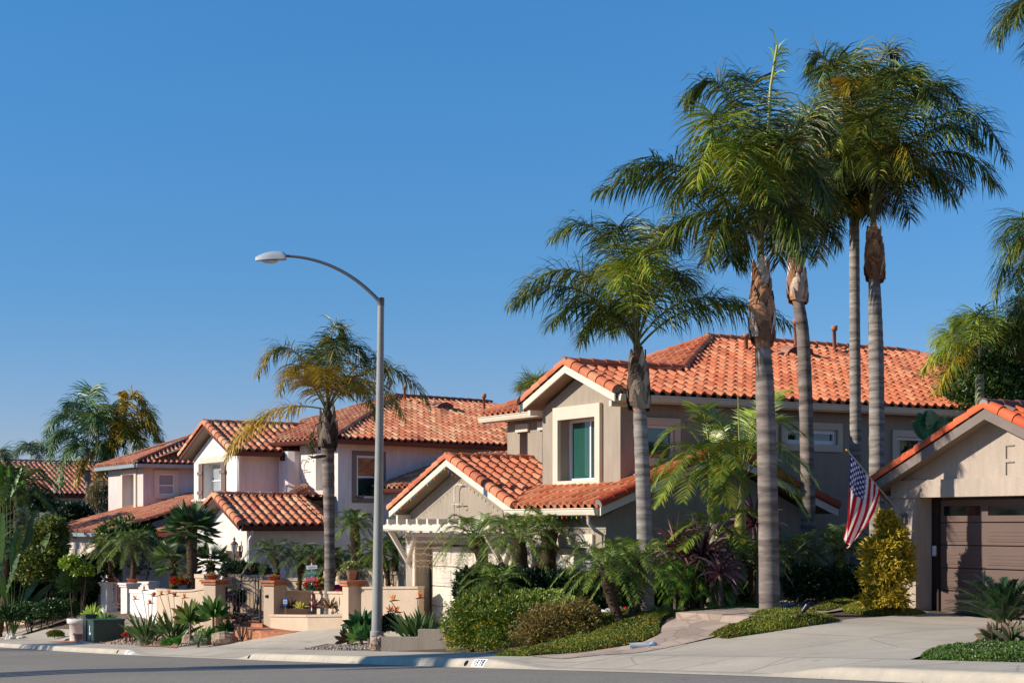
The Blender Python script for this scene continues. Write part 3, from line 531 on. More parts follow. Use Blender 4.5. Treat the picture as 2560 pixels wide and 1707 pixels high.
# ================================================================ white house
def white():
    H = thing('white_house', 'white stucco two storey house with mottled orange tile roof behind the courtyard wall', 'house', F.P(-24, 5.5, -2.9)); fr = F; Q = fr.P; w = MB()
    pe = PV(fr, 5.5); panel(w, pe, -27.5, -23.45, -3.6, -.15, [(-25.4, -24.0, -3.3, -.88, 1.2)]); w.poly([pe(-27.5, -.15, 0), pe(-23.45, -.15, 0), pe(-25.45, .70, 0)])
    ps = PU(fr, -23.45); panel(w, ps, 5.5, 16, -3.6, -.1, [(10.6, 11.4, -2.7, -1.4, .1)])
    pg = PV(fr, 7.0); wh = (-32.0, -29.95, .98, 2.28, .38); panel(w, pg, -33.1, -28.4, -3.6, 2.5, [wh]); w.poly([pg(-33.1, 2.5, 0), pg(-28.4, 2.5, 0), pg(-30.75, 3.45, 0)])
    p2 = PU(fr, -28.4); panel(w, p2, 7.0, 9.2, 0, 2.5)
    # corner bay, curved
    W2 = SFrame(-8.47, 51.9, 48, 1.07); P2 = W2.P; th = np.linspace(0, 1, 9)
    p3 = PV(W2, 2.2); ah = (.50, 1.22, 1.12, 2.3, .35)
    panel(w, p3, -.42, 1.75, -3.4, 2.66, [ah])
    p4 = PU(W2, 1.75); sw = (2.95, 3.95, .86, 2.26, .1); panel(w, p4, 2.2, 16, -3.4, 2.65, [sw])
    bay = [P2(-.42, 2.2, 0), P2(-.46, 2.02, 0), P2(-.62, 1.86, 0), P2(-.85, 1.8, 0), P2(-1.15, 1.84, 0), P2(-1.4, 2.1, 0), P2(-1.5, 2.6, 0), P2(-1.75, 3.2, 0), P2(-2.2, 3.9, 0), Q(-28.55, 9.6, 0), Q(-28.45, 8.6, 0)]
    V = [b+UP*z for b in bay for z in (-3, 2.62)]; w.add(V, [[2*i+2, 2*i, 2*i+1, 2*i+3] for i in range(len(bay)-1)], smooth=False)
    w.build('wall', 'white_stucco', H)
    # trim
    s = MB(); pbox(s, pg, -32.25, -29.3, 2.28, 2.50, -.06, -.003); s.build('lintel', 'cream_trim', H); s = MB(); pbox(s, p3, ah[0]-.02, ah[1]+.12, ah[2]-.14, ah[2], -.10, -.003); pbox(s, p3, ah[1]+.01, ah[1]+.10, ah[2]+.001, ah[3], -.06, -.003); s.build('window_surround', 'cream_trim', H)
    s = MB(); pbox(s, pe, -25.5, -23.8, -.88, -.70, -.05, -.003); s.build('lintel', 'cream_trim', H); s = MB(); pbox(s, pg, -32.4, -30.3, .86, .93, -.35, -.003)
    for u in (-32.1, -30.7): s.slab([pg(u, .86, -.003), pg(u, .86, -.28), pg(u, .6, -.003)], Q(.07, 0, 0)-Q(0, 0, 0))
    s.build('window_shelf', 'cream_trim', H)
    s = MB(); surround(s, p4, sw[0]-.2, sw[1]+.2, sw[2]-.16, sw[3]+.16, *sw[:4], .012); s.build('window_surround', 'fascia_grey', H)
    for u in (-32.42, -29.95):
        sh = MB(); pbox(sh, pg, u, u+.42, .95, 2.28, -.06, -.004)
        for q in (1.12, 1.85): pbox(sh, pg, u-.06, u+.48, q, q+.12, -.10, -.061)
        for k in range(1, 3): pbox(sh, pg, u+k*.14-.006, u+k*.14+.006, .96, 2.27, -.068, -.0605)
        sh.build('shutter', 'shutter_brown', H)
    window(H, pg, -32.0, -29.95, .98, 2.28, .32, .05, mull=(.5,), rails=(.5,), glass='glass_pale', blinds='blind', grid=3, label='gridded window between brown shutters')
    window(H, p4, *sw[:4], .05, .07, rails=(.5,), glass='glass', blinds='blind_dark', label='two sash window with dark blinds on the shaded side wall')
    window(H, p3, *ah[:4], .32, .05, mull=(.6,), glass='glass_pale')
    window(H, ps, 10.6, 11.4, -2.7, -1.4, .06, .05, glass='glass')
    dr = MB(); pbox(dr, pe, -25.3, -24.1, -3.3, -.95, 1.1, 1.18); o = dr.build('door', 'cream_paint', H); dg = MB(); pbox(dg, pe, -24.75, -24.25, -1.9, -1.1, 1.07, 1.09); dg.build('pane', 'glass', o)
    vt = MB(); pv = lambda a, z, d: P2(-.98+a, 1.80+d, z); pbox(vt, pv, 0, .24, 2.13, 2.36, -.03, .04); vt.build('wall_vent', 'dark_trim', H)
    nm = MB(); pbox(nm, pe, -23.9, -23.66, -1.32, -1.1, -.03, -.003); nm.build('house_number_plate', 'vinyl_white', H)
    # wall lantern
    c = pe(-24.0, -.8, -.22); L = MB(); L.lathe(c, [(0, .42), (.012, .38), (.05, .30), (.02, .27), (.13, .16), (.125, .14)], 10); L.lathe(c, [(.035, -.20), (.05, -.22), (.02, -.27), (.018, -.55), (.0, -.6)], 8)
    L.tube([c+UP*-.2, pe(-24.0, -1.1, -.12), pe(-23.92, -.95, -.02)], .015, 6); L.ball(pe(-23.93, -.9, -.03), (.05, .03, .2), k=6)
    for k in range(6): a = k*math.pi/3; L.tube([c+np.array([.12*math.cos(a), .12*math.sin(a), .15]), c+np.array([.04*math.cos(a), .04*math.sin(a), -.2])], .007, 4)
    wl = tag(L.build('wall_lantern', 'iron_brown', None, loc=c), 'brown carriage lantern on the white wall beside the entry', 'wall lantern')
    gl = MB(); gl.lathe(c, [(.11, .14), (.04, -.19)], 10); gl.build('lantern_glass', 'lens', wl)
    # iron ornament by the arch window
    ir = MB(); a = -.22; ir.tube([p3(a+.3, 2.12, -.06), p3(a+.1, 2.14, -.1), p3(a, 2.0, -.1), p3(a, 1.5, -.1), p3(a+.06, 1.4, -.1), p3(a+.25, 1.38, -.06)], .015, 6); ir.tube([p3(a-.05, 1.78, -.1), p3(a+.4, 1.8, -.1)], .012, 5); ir.build('wall_ornament', 'iron_brown', H)
    # roofs
    g = MB(); pt = .40
    Pp = roofplane(g, Q(-23.0, 0, -.02), B_, -T_, pt, [(0, 5.1), (2.45, 5.1)], [(0, 8.3), (2.45, 8.3)], PAL_W, .30, .38, seed=41)
    roofplane(g, Q(-27.9, 0, -.02), B_, T_, pt, [(0, 5.1), (2.45, 5.1)], [(0, 10.6), (2.45, 10.6)], PAL_W, .30, .38, seed=42)
    barrels(g, Q(-25.45, 5.05, .99), Q(-25.45, 8.0, .99), .12, .42, PAL_W)
    q0 = Q(-25.45, 7.9, 1.0); q1 = ray_v(W2, 764, 1218, 2.18)     # cross roof that climbs to the block wall
    e0 = Q(-23.0, 8.1, -.02); e1 = ray_v(W2, 822, 1290, 2.18)
    for i in range(7):
        a0, a1 = i/7, (i+1)/7; A_ = [q0+(q1-q0)*a0, q0+(q1-q0)*a1, e0+(e1-e0)*a1, e0+(e1-e0)*a0]
        for j in range(7):
            b0, b1 = j/7, (j+1)/7; L0, L1, R0, R1 = A_[0]+(A_[3]-A_[0])*b0, A_[0]+(A_[3]-A_[0])*b1, A_[1]+(A_[2]-A_[1])*b0, A_[1]+(A_[2]-A_[1])*b1
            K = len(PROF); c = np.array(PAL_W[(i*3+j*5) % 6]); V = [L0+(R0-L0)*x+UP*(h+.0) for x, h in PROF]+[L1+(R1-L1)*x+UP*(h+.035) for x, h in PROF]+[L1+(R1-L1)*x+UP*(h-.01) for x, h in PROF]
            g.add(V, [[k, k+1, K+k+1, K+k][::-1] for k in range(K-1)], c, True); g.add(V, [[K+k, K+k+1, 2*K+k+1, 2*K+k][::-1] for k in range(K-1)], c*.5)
    barrels(g, q0+UP*.05, q1+UP*.05, .12, .42, PAL_W)
    g.build('entry_roof', 'tile', H)
    rake(H, [Q(-27.9, 5.1, -.02), Q(-25.45, 5.1, .96), Q(-23.0, 5.1, -.02)], 'gutter_brown', PAL_W, .14, seed=15, out=-np.array([*B_, 0]), h=.15)
    gutter(H, Q(-23.0, 5.15, -.03), Q(-23.0, 8.2, -.03), T_, 'gutter_brown', .16, .13); downspout(H, [Q(-22.95, 5.5, -.15), Q(-22.98, 5.5, -.35), Q(-23.35, 5.55, -.5), Q(-23.38, 5.55, -.7), Q(-23.38, 5.55, -3.2)], 'vinyl_white', .045)
    g = MB(); e = 2.62
    roofplane(g, Q(-28.0, 0, e), B_, -T_, pt, [(0, 6.6), (2.75, 6.6)], [(0, 11.5), (2.75, 15.5)], PAL_W, .30, .38, seed=43)
    roofplane(g, Q(-33.5, 0, e), B_, T_, pt, [(0, 6.6), (2.75, 6.6)], [(0, 15.5), (2.75, 15.5)], PAL_W, .30, .38, seed=44)
    barrels(g, Q(-30.75, 6.55, e+1.13), Q(-30.75, 15.5, e+1.13), .12, .42, PAL_W)
    g.build('gable_roof', 'tile', H)
    rake(H, [Q(-33.5, 6.6, e), Q(-30.75, 6.6, e+1.1), Q(-28.0, 6.6, e)], 'gutter_brown', PAL_W, .14, seed=16, out=-np.array([*B_, 0]), h=.15)
    gutter(H, Q(-28.0, 6.7, e-.01), Q(-28.0, 12, e-.01), T_, 'gutter_brown', .16, .13); downspout(H, [Q(-28.0, 6.9, 2.5), Q(-28.1, 6.95, 2.35), Q(-28.33, 7.05, 2.2), Q(-28.33, 7.05, .8)], 'vinyl_white', .045)
    g = MB(); t2, b2 = W2.t, W2.b; e = 2.78; pk = 1.95
    P1 = roofplane(g, P2(2.15, 0, e), b2, -t2, pk/5.15, [(0, 1.75), (5.15, 8.3)], [(0, 17), (5.15, 13)], PAL_W, .30, .38, seed=45, k=1.07)
    roofplane(g, P2(0, 1.75, e), t2, b2, pk/6.55, [(0, -1.4), (3.0, -4.0), (6.55, -3.0)], [(0, 2.15), (6.55, -3.0)], PAL_W, .30, .38, seed=46, k=1.07)
    g.poly([P2(-4.0, 4.75, e+.89), P2(-3.0, 8.3, e+pk), P2(-3.0, 13, e+pk), P2(-7, 17, e), P2(-7.5, 6, e)][::-1], PAL_W[0]); g.poly([P2(-7, 17, e), P2(-3.0, 13, e+pk), P2(2.15, 17, e)][::-1], PAL_W[0])
    barrels(g, P2(2.15, 1.75, e+.03), P2(-3.0, 8.3, e+pk+.04), .12, .42, PAL_W); barrels(g, P2(-3.0, 8.2, e+pk+.04), P2(-3.0, 13, e+pk+.04), .12, .42, [hx('7A3A28'), hx('8A4532')]); barrels(g, P2(-4.0, 4.75, e+.93), P2(-3.0, 8.3, e+pk+.04), .11, .42, PAL_W)
    g.build('main_roof', 'tile', H)
    gutter(H, P2(2.15, 1.8, e-.01), P2(2.15, 9.3, e-.01), t2, 'gutter_brown', .17, .13); gutter(H, P2(-1.5, 1.75, e-.01), P2(2.15, 1.75, e-.01), -b2, 'gutter_brown', .14, .13)
    roof_vent(H, P1, 10.3, 4.2); vent_pipe(H, P1(8.9, 5.0, 0), .62, .055); vent_pipe(H, P1(12.2, 4.0, 0), .8, .055)
    ch = MB(); ch.lathe(P2(-4.2, 14.5, e+1.2), [(.2, -.6), (.2, .35), (.3, .37), (.3, .45), (.0, .5)], 14, hx('4A5560')); ch.build('chimney_cap', 'plain', H)
    # lower front roof right of the block, and the rear wing roof
    g = MB(); a0, z0 = 3.0, 1.25
    roofplane(g, P2(0, 3.6, 1.20), t2, b2, .30, [(0, 1.76), (4, 1.76)], [(0, 9), (4, 9)], PAL_W, .30, .38, seed=47, k=1.07); g.build('lower_roof', 'tile', H)
    gutter(H, P2(1.77, 3.6, 1.18), P2(9, 3.6, 1.18), -b2, 'gutter_brown', .15, .13); w = MB(); p5 = PV(W2, 4.0); panel(w, p5, 1.76, 9, -3.2, 1.1); w.build('wall', 'white_stucco', H)
    g = MB(); roofplane(g, P2(0, 9.2, 2.25), t2, b2, .36, [(0, 1.6), (6, 1.6)], [(0, 14), (6, 14)], PAL_W, .30, .38, seed=48, k=1.07); g.build('rear_roof', 'tile', H)
white()
# ================================================================ lilac house far left and the one behind it
def lilac():
    fr = SFrame(*F.o, 60, 1.2); Q = fr.P; H = thing('lilac_house', 'pale lilac stucco house with grey gutters left of the white house', 'house', Q(-40, 6, -3.8)); w = MB()
    pf = PV(fr, 6.0); hl = (-38.95, -37.35, .62, 2.02, .44); panel(w, pf, -41.2, -36.3, -.6, 2.3, [hl])
    ps = PU(fr, -36.3); hs = (6.60, 7.29, 1.17, 2.02, .06); panel(w, ps, 6.0, 14, -.6, 2.3, [hs])
    pd = PV(fr, 3.4); panel(w, pd, -38.8, -30.2, -4.5, -.35, [(-38.6, -33.6, -3.9, -1.25, .3)]); pr = PU(fr, -30.2); panel(w, pr, 3.4, 12, -4.5, -.35); w.build('wall', 'lilac_stucco', H)
    s = MB(); surround(s, pf, -39.15, -37.1, .45, 2.2, *hl[:4], .07); s.build('window_surround', 'cream_trim', H); s = MB(); surround(s, ps, 6.44, 7.45, 1.03, 2.16, *hs[:4], .05); s.build('window_surround', 'cream_trim', H); s = MB(); pbox(s, pd, -38.9, -33.3, -1.25, -.95, -.05, -.003); s.build('lintel', 'cream_trim', H)
    window(H, pf, -38.95, -37.35, .62, 2.02, .38, .06, mull=(.6,), rails=(.25, .5, .75), glass='glass_pale'); window(H, ps, *hs[:4], .05, .06, rails=(.45,), glass='glass_pale', label='square frosted window on the shaded side')
    garage_door(H, pd, -38.5, -33.7, -3.9, -1.3, .28, 'vinyl_white', 4, 4, True, 'glass_pale')
    g = MB(); e = 2.42
    roofplane(g, Q(0, 5.6, e), T_, B_, .36, [(0, -41.6), (4.6, -36.9)], [(0, -35.9), (4.6, -40.2)], PAL_L, .28, .36, seed=51, k=1.2)
    roofplane(g, Q(-35.9, 0, e), B_, -T_, .385, [(0, 5.6), (4.3, 10.2)], [(0, 15), (4.3, 15)], PAL_L, .28, .36, seed=52, k=1.2)
    g2 = [hx('8A4A38')]; barrels(g, Q(-35.9, 5.6, e+.03), Q(-40.2, 10.2, e+1.66), .12, .42, g2); barrels(g, Q(-40.2, 10.2, e+1.68), Q(-40.2, 15, e+1.68), .12, .42, g2); barrels(g, Q(-41.6, 5.6, e+.03), Q(-40.2, 10.2, e+1.66), .11, .42, PAL_L); g.build('upper_roof', 'tile', H)
    gutter(H, Q(-41.6, 5.6, e-.02), Q(-35.9, 5.6, e-.02), -B_, 'gutter_grey', .17, .14); gutter(H, Q(-35.9, 5.6, e-.02), Q(-35.9, 14, e-.02), T_, 'gutter_grey', .17, .14)
    g = MB(); e = -.28
    roofplane(g, Q(0, 3.0, e), T_, B_, .30, [(0, -39.4), (3.2, -38.2)], [(0, -30.5), (5, -30.5)], PAL_L, .28, .36, seed=53, k=1.2)
    barrels(g, Q(-30.4, 2.95, e+.05), Q(-30.4, 9, e+1.8), .14, .42, PAL_L); barrels(g, Q(-39.5, 3.0, e+.04), Q(-38.2, 6.2, e+1.0), .11, .42, PAL_L)
    roofplane(g, Q(0, 4.6, e+.05), T_, B_, .30, [(0, -30.3), (3.4, -30.3)], [(0, -27.6), (3.4, -27.6)], PAL_L, .28, .36, seed=54, k=1.2); g.build('lower_roof', 'tile', H)
    gutter(H, Q(-39.4, 3.0, e-.02), Q(-30.5, 3.0, e-.02), -B_, 'gutter_grey', .17, .14); gutter(H, Q(-30.3, 4.6, e), Q(-27.6, 4.6, e), -B_, 'gutter_brown', .17, .14)
    # far house
    K = SFrame(-24.6, 92, 52, 1.12); P = K.P; H = thing('far_house', 'distant house with pinkish tile roof half hidden by palms at the far left', 'house', P(0, 0, -4.4)); w = MB()
    px_ = PU(K, 0); panel(w, px_, -14, 1.6, -6, 1.7); pz = PV(K, 1.6); w.build('wall', 'lilac_stucco', H)
    g = MB(); roofplane(g, P(.5, 0, 1.72), K.b, -K.t, .44, [(0, -12), (4.4, -6.5)], [(0, 6.5), (4.4, 6.5)], PAL_L, .34, .42, seed=55, k=1.12); barrels(g, P(-3.9, -6.5, 3.7), P(-3.9, 6.5, 3.7), .13, .45, PAL_L); g.build('roof', 'tile', H)
    gutter(H, P(.5, -12, 1.70), P(.5, 6.5, 1.70), K.t, 'gutter_brown', .2, .15)
lilac()
# ---------------------------------------------------------------- ground
def grid(mb, us, vs, off=0.0, zf=None):
    U, Vv = np.meshgrid(us, vs); Z = (zf or gz)(U, Vv)+off; X = F.o[0]+U*F.t[0]+Vv*F.b[0]; Y = F.o[1]+U*F.t[1]+Vv*F.b[1]
    n = len(us); f = [[j*n+i, (j+1)*n+i, (j+1)*n+i+1, j*n+i+1] for j in range(len(vs)-1) for i in range(n-1)]
    f = [q[::-1] for q in f]; mb.add(np.stack([X, Y, Z], -1), f, smooth=True); return mb
def patch(mb, L, Rr, off, nv=.22, du=.45):                    # chains of (v, u): left and right edge of a draped sheet
    Lv, Lu = zip(*L); Rv, Ru = zip(*Rr); v0, v1 = max(Lv[0], Rv[0]), min(Lv[-1], Rv[-1]); vs = np.linspace(v0, v1, max(2, int((v1-v0)/nv)+1))
    n = max(3, int(max(abs(np.array(Ru).max()-np.array(Lu).min()), .5)/du)+1); V = []
    for v in vs:
        a, b = np.interp(v, Lv, Lu), np.interp(v, Rv, Ru)
        for i in range(n): u = a+(b-a)*i/(n-1); V.append(F.P(u, v, float(gz(u, v))+off))
    f = [[j*n+i, j*n+i+1, (j+1)*n+i+1, (j+1)*n+i] for j in range(len(vs)-1) for i in range(n-1)]; mb.add(V, f, smooth=True); return mb
us = np.concatenate([np.linspace(-420, -150, 8)[:-1], np.linspace(-150, -60, 12)[:-1], np.arange(-60, 20, .5), np.linspace(20, 120, 20)])
vs = np.concatenate([np.linspace(-120, -14, 8)[:-1], np.arange(-14, 0, 1.), [-.02, .0, .16, .34], np.arange(.6, 14, .4), np.linspace(14, 60, 14), np.linspace(80, 520, 8)])
m = MB(); grid(m, us, vs, -.020); struct('ground', m, 'soil')
ru = np.concatenate([np.linspace(-260, -60, 12)[:-1], np.arange(-60, 24, .7), np.linspace(24, 110, 12)])
m = MB(); grid(m, ru, np.linspace(-11.6, -.0, 12)); struct('road', m, 'asphalt')
ku = np.concatenate([np.linspace(-260, -60, 12)[:-1], np.arange(-60, 24, .3), np.linspace(24, 110, 12)])
m = MB(); V = []; 
for u in ku:
    h = float(kh(u)); z = float(zk(u))
    for v, q in ((-.07, .010), (.0, .014), (.05, .02+h*.55), (.085, h*.9+.006), (.12, h+.002), (.30, h+.004), (.345, h+.003)): V.append(F.P(u, v, z+q))
K = 7; m.add(V, [[i*K+j, i*K+j+1, (i+1)*K+j+1, (i+1)*K+j][::-1] for i in range(len(ku)-1) for j in range(K-1)], smooth=True)
struct('kerb', m, 'kerb')
m = MB(); grid(m, ku, np.array([.345, .6, .9, 1.2, 1.49, 1.56]), .004); 
struct('pavement', m, 'concrete')
# saw joints in the pavement and kerb
jt = MB()
for u in np.arange(-58, 22, 1.52):
    for a, b in zip(np.linspace(.35, 1.5, 6)[:-1], np.linspace(.35, 1.5, 6)[1:]):
        q = [F.P(u, a, float(gz(u, a))+.008), F.P(u+.014, a, float(gz(u+.014, a))+.008), F.P(u+.014, b, float(gz(u, b))+.008), F.P(u, b, float(gz(u, b))+.008)]; jt.poly(q)
for u in (-52, -46, -40, -34, -28.4, -22.5, -8.45, -2.4, 3.9, 10.9, 12.6):
    h = float(kh(u)); z = float(zk(u)); jt.poly([F.P(u, -.005, z+.017), F.P(u+.02, -.005, z+.017), F.P(u+.02, .115, z+h+.006), F.P(u, .115, z+h+.006)])
struct('pavement_joints', jt, 'joint')
# driveways and paths
m = MB()
patch(m, [(1.56, 3.0), (2.3, 3.6), (3.0, 3.9), (3.9, 3.95), (5.0, 4.35), (6.1, 4.1), (7.0, 3.75), (8.0, 3.6), (9.4, 2.9)], [(1.56, 10.8), (2.2, 10.3), (3.3, 9.95), (4.6, 9.8), (5.5, 9.9), (9.4, 9.9)], .006)
struct('driveway', m, 'concrete')
m = MB(); patch(m, [(1.56, -18.2), (2.0, -17.0), (2.6, -16.0), (3.6, -14.0), (4.5, -13.3), (5.3, -11.8), (5.4, -11.4)], [(1.56, -9.5), (2.3, -10.4), (3.3, -10.9), (3.9, -10.2), (4.3, -8.0), (5.4, -5.9)], .006)
patch(m, [(2.8, -12), (5.4, -11.5)], [(2.8, -5.9), (5.4, -5.9)], .005); struct('driveway', m, 'concrete')
m = MB(); patch(m, [(1.56, -50), (3.4, -45), (4.6, -40.5)], [(1.56, -31.2), (2.2, -33.5), (3.4, -33.6)], .006); struct('driveway', m, 'concrete')
m = MB(); patch(m, [(.9, 2.4), (1.6, 2.2), (2.1, 2.5), (2.8, 2.9), (3.4, 2.7), (3.8, 2.2), (4.9, 1.6), (6.0, 1.4), (9.3, .6)], [(.9, 3.4), (1.9, 4.0), (2.9, 3.88), (3.8, 3.85), (4.3, 3.5), (6.0, 3.1), (7.8, 2.5), (9.3, 2.1)], .014); struct('path', m, 'flagstone')
m = MB(); patch(m, [(1.3, -32.6), (2.0, -31.5)], [(1.3, -30.0), (1.9, -30.2)], .02); patch(m, [(1.2, -21.5), (1.9, -20.5)], [(1.2, -17.6), (1.75, -18.6)], .02); struct('brick_strip', m, 'brick')
# gravel beds
m = MB(); patch(m, [(1.56, -30.2), (2.4, -33.3), (4.6, -33.4)], [(1.56, -18.3), (2.1, -16.6), (3.5, -16.0), (4.6, -16.8)], .0); struct('gravel_bed', m, 'gravel_bed')
m = MB(); patch(m, [(1.56, -9.6), (2.3, -10.3), (3.2, -10.8), (3.8, -9)], [(1.56, -5.8), (2.3, -5.7), (3.8, -5.8)], .0); struct('gravel_bed', m, 'gravel_bed')
# driveway control joints
jt = MB()
def jline(a, b, w=.012, off=.0085, n=14):
    for i in range(n):
        p = [a[0]+(b[0]-a[0])*i/n, a[1]+(b[1]-a[1])*i/n]; q = [a[0]+(b[0]-a[0])*(i+1)/n, a[1]+(b[1]-a[1])*(i+1)/n]; d = nrm([q[0]-p[0], q[1]-p[1]]); s = (-d[1]*w/2, d[0]*w/2)
        jt.poly([F.P(x, y, float(gz(x, y))+off) for x, y in ((p[0]+s[0], p[1]+s[1]), (q[0]+s[0], q[1]+s[1]), (q[0]-s[0], q[1]-s[1]), (p[0]-s[0], p[1]-s[1]))])
jline((4.2, 4.6), (9.7, 4.6)); jline((6.9, 1.7), (6.6, 9.3)); jline((3.6, 7.2), (9.6, 7.2)); jline((-17, 2.9), (-11, 2.9)); jline((-45, 3.0), (-33.6, 2.8))
struct('driveway_joints', jt, 'joint')
# gutter pits and painted house numbers on the kerb
def kerbface(u, a):                                            # a: 0 bottom .. 1 top of the kerb face
    h = float(kh(u)); z = float(zk(u)); v = np.interp(a, [0, .55, 1], [.0, .05, .10]); return F.P(u, v, z+np.interp(a, [0, .55, 1], [.016, .02+h*.55, h+.002]))
def plate(u0, u1, txt, label):
    m = MB(); V = []; n = 8
    for i in range(n+1):
        u = u0+(u1-u0)*i/n
        for a in (.02, .5, .97): p = kerbface(u, a); V.append(p+np.array([*(-F.b*.004), .004]))
    m.add(V, [[3*i+j, 3*(i+1)+j, 3*(i+1)+j+1, 3*i+j+1] for i in range(n) for j in range(2)]); loc = kerbface((u0+u1)/2, 0)
    o = tag(m.build('house_number', 'number_white', None, loc=loc), label, 'house number')
    SEG = {'1': ['r'], '3': ['t', 'm', 'b', 'r'], '7': ['t', 'r'], '8': ['t', 'm', 'b', 'r', 'l'], '0': ['t', 'b', 'r', 'l'], '4': ['L', 'm', 'r']}
    d = MB(); cw = (u1-u0)/(len(txt)+.5)
    for k, ch in enumerate(txt):
        c0 = u0+cw*(.32+k); w = cw*.62; t = .13
        def bar(x0, x1, y0, y1):
            q = []
            for x, y in ((x0, y0), (x1, y0), (x1, y1), (x0, y1)): p = kerbface(c0+x*w, .14+.7*y); q.append(p+np.array([*(-F.b*.008), .007]))
            d.poly(q)
        for sg in SEG[ch]:
            if sg == 't': bar(0, 1, .84, 1)
            if sg == 'm': bar(0, 1, .42, .58)
            if sg == 'b': bar(0, 1, 0, .16)
            if sg == 'r': bar(.70, 1, 0, .5); bar(.70, 1, .5, 1)
            if sg == 'l': bar(0, .3, 0, .5); bar(0, .3, .5, 1)
            if sg == 'L': bar(0, .22, .5, 1)
    d.build('digits', 'number_black', o)
mat('number_white', hx('E2E4E4'), .7, vary=[(12, .08, ONE)]); mat('number_black', hx('26262A'), .8); mat('pit', (.004, .004, .004), 1)
plate(1.93, 2.38, '1378', 'white painted plate reading 1378 on the kerb in front of the flowering shrub')
plate(-18.45, -17.75, '1371', 'faint white painted number plate on the kerb near the green transformer')
pt = MB()
for u in (1.70, -8.75, -19.25): V = [kerbface(u+.06*math.cos(a), .42+.34*math.sin(a))+np.array([*(-F.b*.006), .004]) for a in np.linspace(0, 2*math.pi, 14, endpoint=False)]; pt.poly(V)
struct('kerb_drain_holes', pt, 'pit')
# ---------------------------------------------------------------- garden walls, pilasters, gates
def local(x, Y, ang): p = at(x, Y); return Frame(p[0], p[1], ang)
def zpx(y, Y): return (HZ-y)*Y/FP
def pilaster(x, Y, ang, w, ytop, label, caph=.14, brick=True, depth=.5, body='cream_wall'):
    fr = local(x, Y, ang); zt = zpx(ytop, Y); t = thing('pilaster', label, 'pilaster', fr.P(0, 0, GP(*fr.o)), 'pilasters of the courtyard wall')
    m = MB(); m.box(fr, 0, w, 0, depth, GP(*fr.o)-.5, zt-caph); m.build('body', body, t)
    m = MB(); m.box(fr, -.09, w+.09, -.09, depth+.09, zt-caph*.45, zt); m.box(fr, -.05, w+.05, -.05, depth+.05, zt-caph, zt-caph*.45-.002); m.build('cap', 'brick' if brick else body, t); return fr, zt
def wallrun(name, pts, label, m_='cream_wall', th=.22, cap=.06, cat='garden wall', dz=.6):   # pts: (x px, Y, y px of the top)
    P = [at(x, Y) for x, Y, y in pts]; Zt = [zpx(y, Y) for x, Y, y in pts]; t = thing(name, label, cat, P[0]); m = MB(); c = MB()
    for i in range(len(P)-1):
        a, b = P[i].copy(), P[i+1].copy(); d = nrm([b[0]-a[0], b[1]-a[1], 0]); o = np.array([-d[1], d[0], 0])*th
        za, zb = Zt[i], Zt[i+1]; A0 = np.array([a[0], a[1], a[2]-dz]); B0 = np.array([b[0], b[1], b[2]-dz]); A1 = np.array([a[0], a[1], za-cap]); B1 = np.array([b[0], b[1], zb-cap])
        m.slab([A0, B0, B1, A1], o)
        e = -nrm(o)*.035; c.slab([A1+e+UP*.001, B1+e+UP*.001, B1+e+UP*cap, A1+e+UP*cap], o+nrm(o)*.07)
    m.build('body', m_, t); c.build('coping', m_, t); return t
pA2 = pilaster(659, 45.2, 30, .36, 1450, 'courtyard pilaster with oval plaque right of the iron gate')
pA3 = pilaster(856, 42.0, 60, .38, 1450, 'courtyard pilaster under the large tan pot', depth=.42)
pA1 = pilaster(509, 47.5, 34, .48, 1448, 'courtyard pilaster left of the iron gate beside the red flowers')
pB2 = pilaster(302, 63.5, 48, .5, 1456, 'pale pilaster right of the small side gate, under a bowl', .16, False, .5, 'white_stucco')
pB1 = pilaster(252, 66.0, 48, .5, 1454, 'pale pilaster left of the small side gate, under a bowl', .16, False, .5, 'white_stucco')
pl = MB(); q = pA2[0].P(.16, -.012, pA2[1]-.45); pl.add([q+np.array([.085*math.cos(a), -.002, .048*math.sin(a)]) for a in np.linspace(0, 2*math.pi, 16, endpoint=False)], [list(range(16))]); tag(pl.build('address_plaque', 'iron', None, loc=q), 'small dark oval plaque on the pilaster right of the iron gate', 'plaque')
wallrun('courtyard_wall', [(903, 41.7, 1466), (1046, 40.6, 1465)], 'plain cream wall running from the tan pot pilaster to the taupe garage')
wallrun('courtyard_wall', [(700, 46.2, 1474), (786, 46.8, 1477), (858, 42.6, 1478)], 'cream wall behind the planter with the signpost')
wallrun('planter_wall', [(676, 44.9, 1535), (769, 42.9, 1536), (872, 42.2, 1534)], 'low cream planter wall under the signpost and red bromeliads', th=.18)
wallrun('planter_wall', [(391, 52.5, 1470), (410, 50.6, 1473), (450, 49.2, 1474), (480, 48.6, 1473), (512, 48.0, 1468)], 'curved cream planter wall with red geraniums left of the iron gate', th=.2)
wallrun('courtyard_wall', [(488, 49.8, 1434), (512, 49.2, 1435)], 'short raised cream wall block behind the gate pilaster', th=.5, cap=.12)
wallrun('courtyard_wall', [(325, 62.5, 1472), (395, 53.5, 1474)], 'pale wall with rounded coping beside the small side gate', 'white_stucco', th=.25, cap=.14)
wallrun('courtyard_wall', [(345, 65, 1453), (374, 64, 1453)], 'short far wall end behind the bowl pilaster', 'white_stucco', th=.4, cap=.12)
wallrun('garden_wall', [(556, 51.5, 1442), (700, 51.0, 1442)], 'shaded cream wall seen through the iron gate', cap=.1)
wallrun('garden_wall', [(806, 49.5, 1427), (1012, 45.0, 1427)], 'upper terrace wall behind the courtyard, in shade', cap=.1)
wallrun('garden_wall', [(694, 50.6, 1444), (800, 49.8, 1443)], 'terrace wall behind the signpost, in shade', cap=.1)
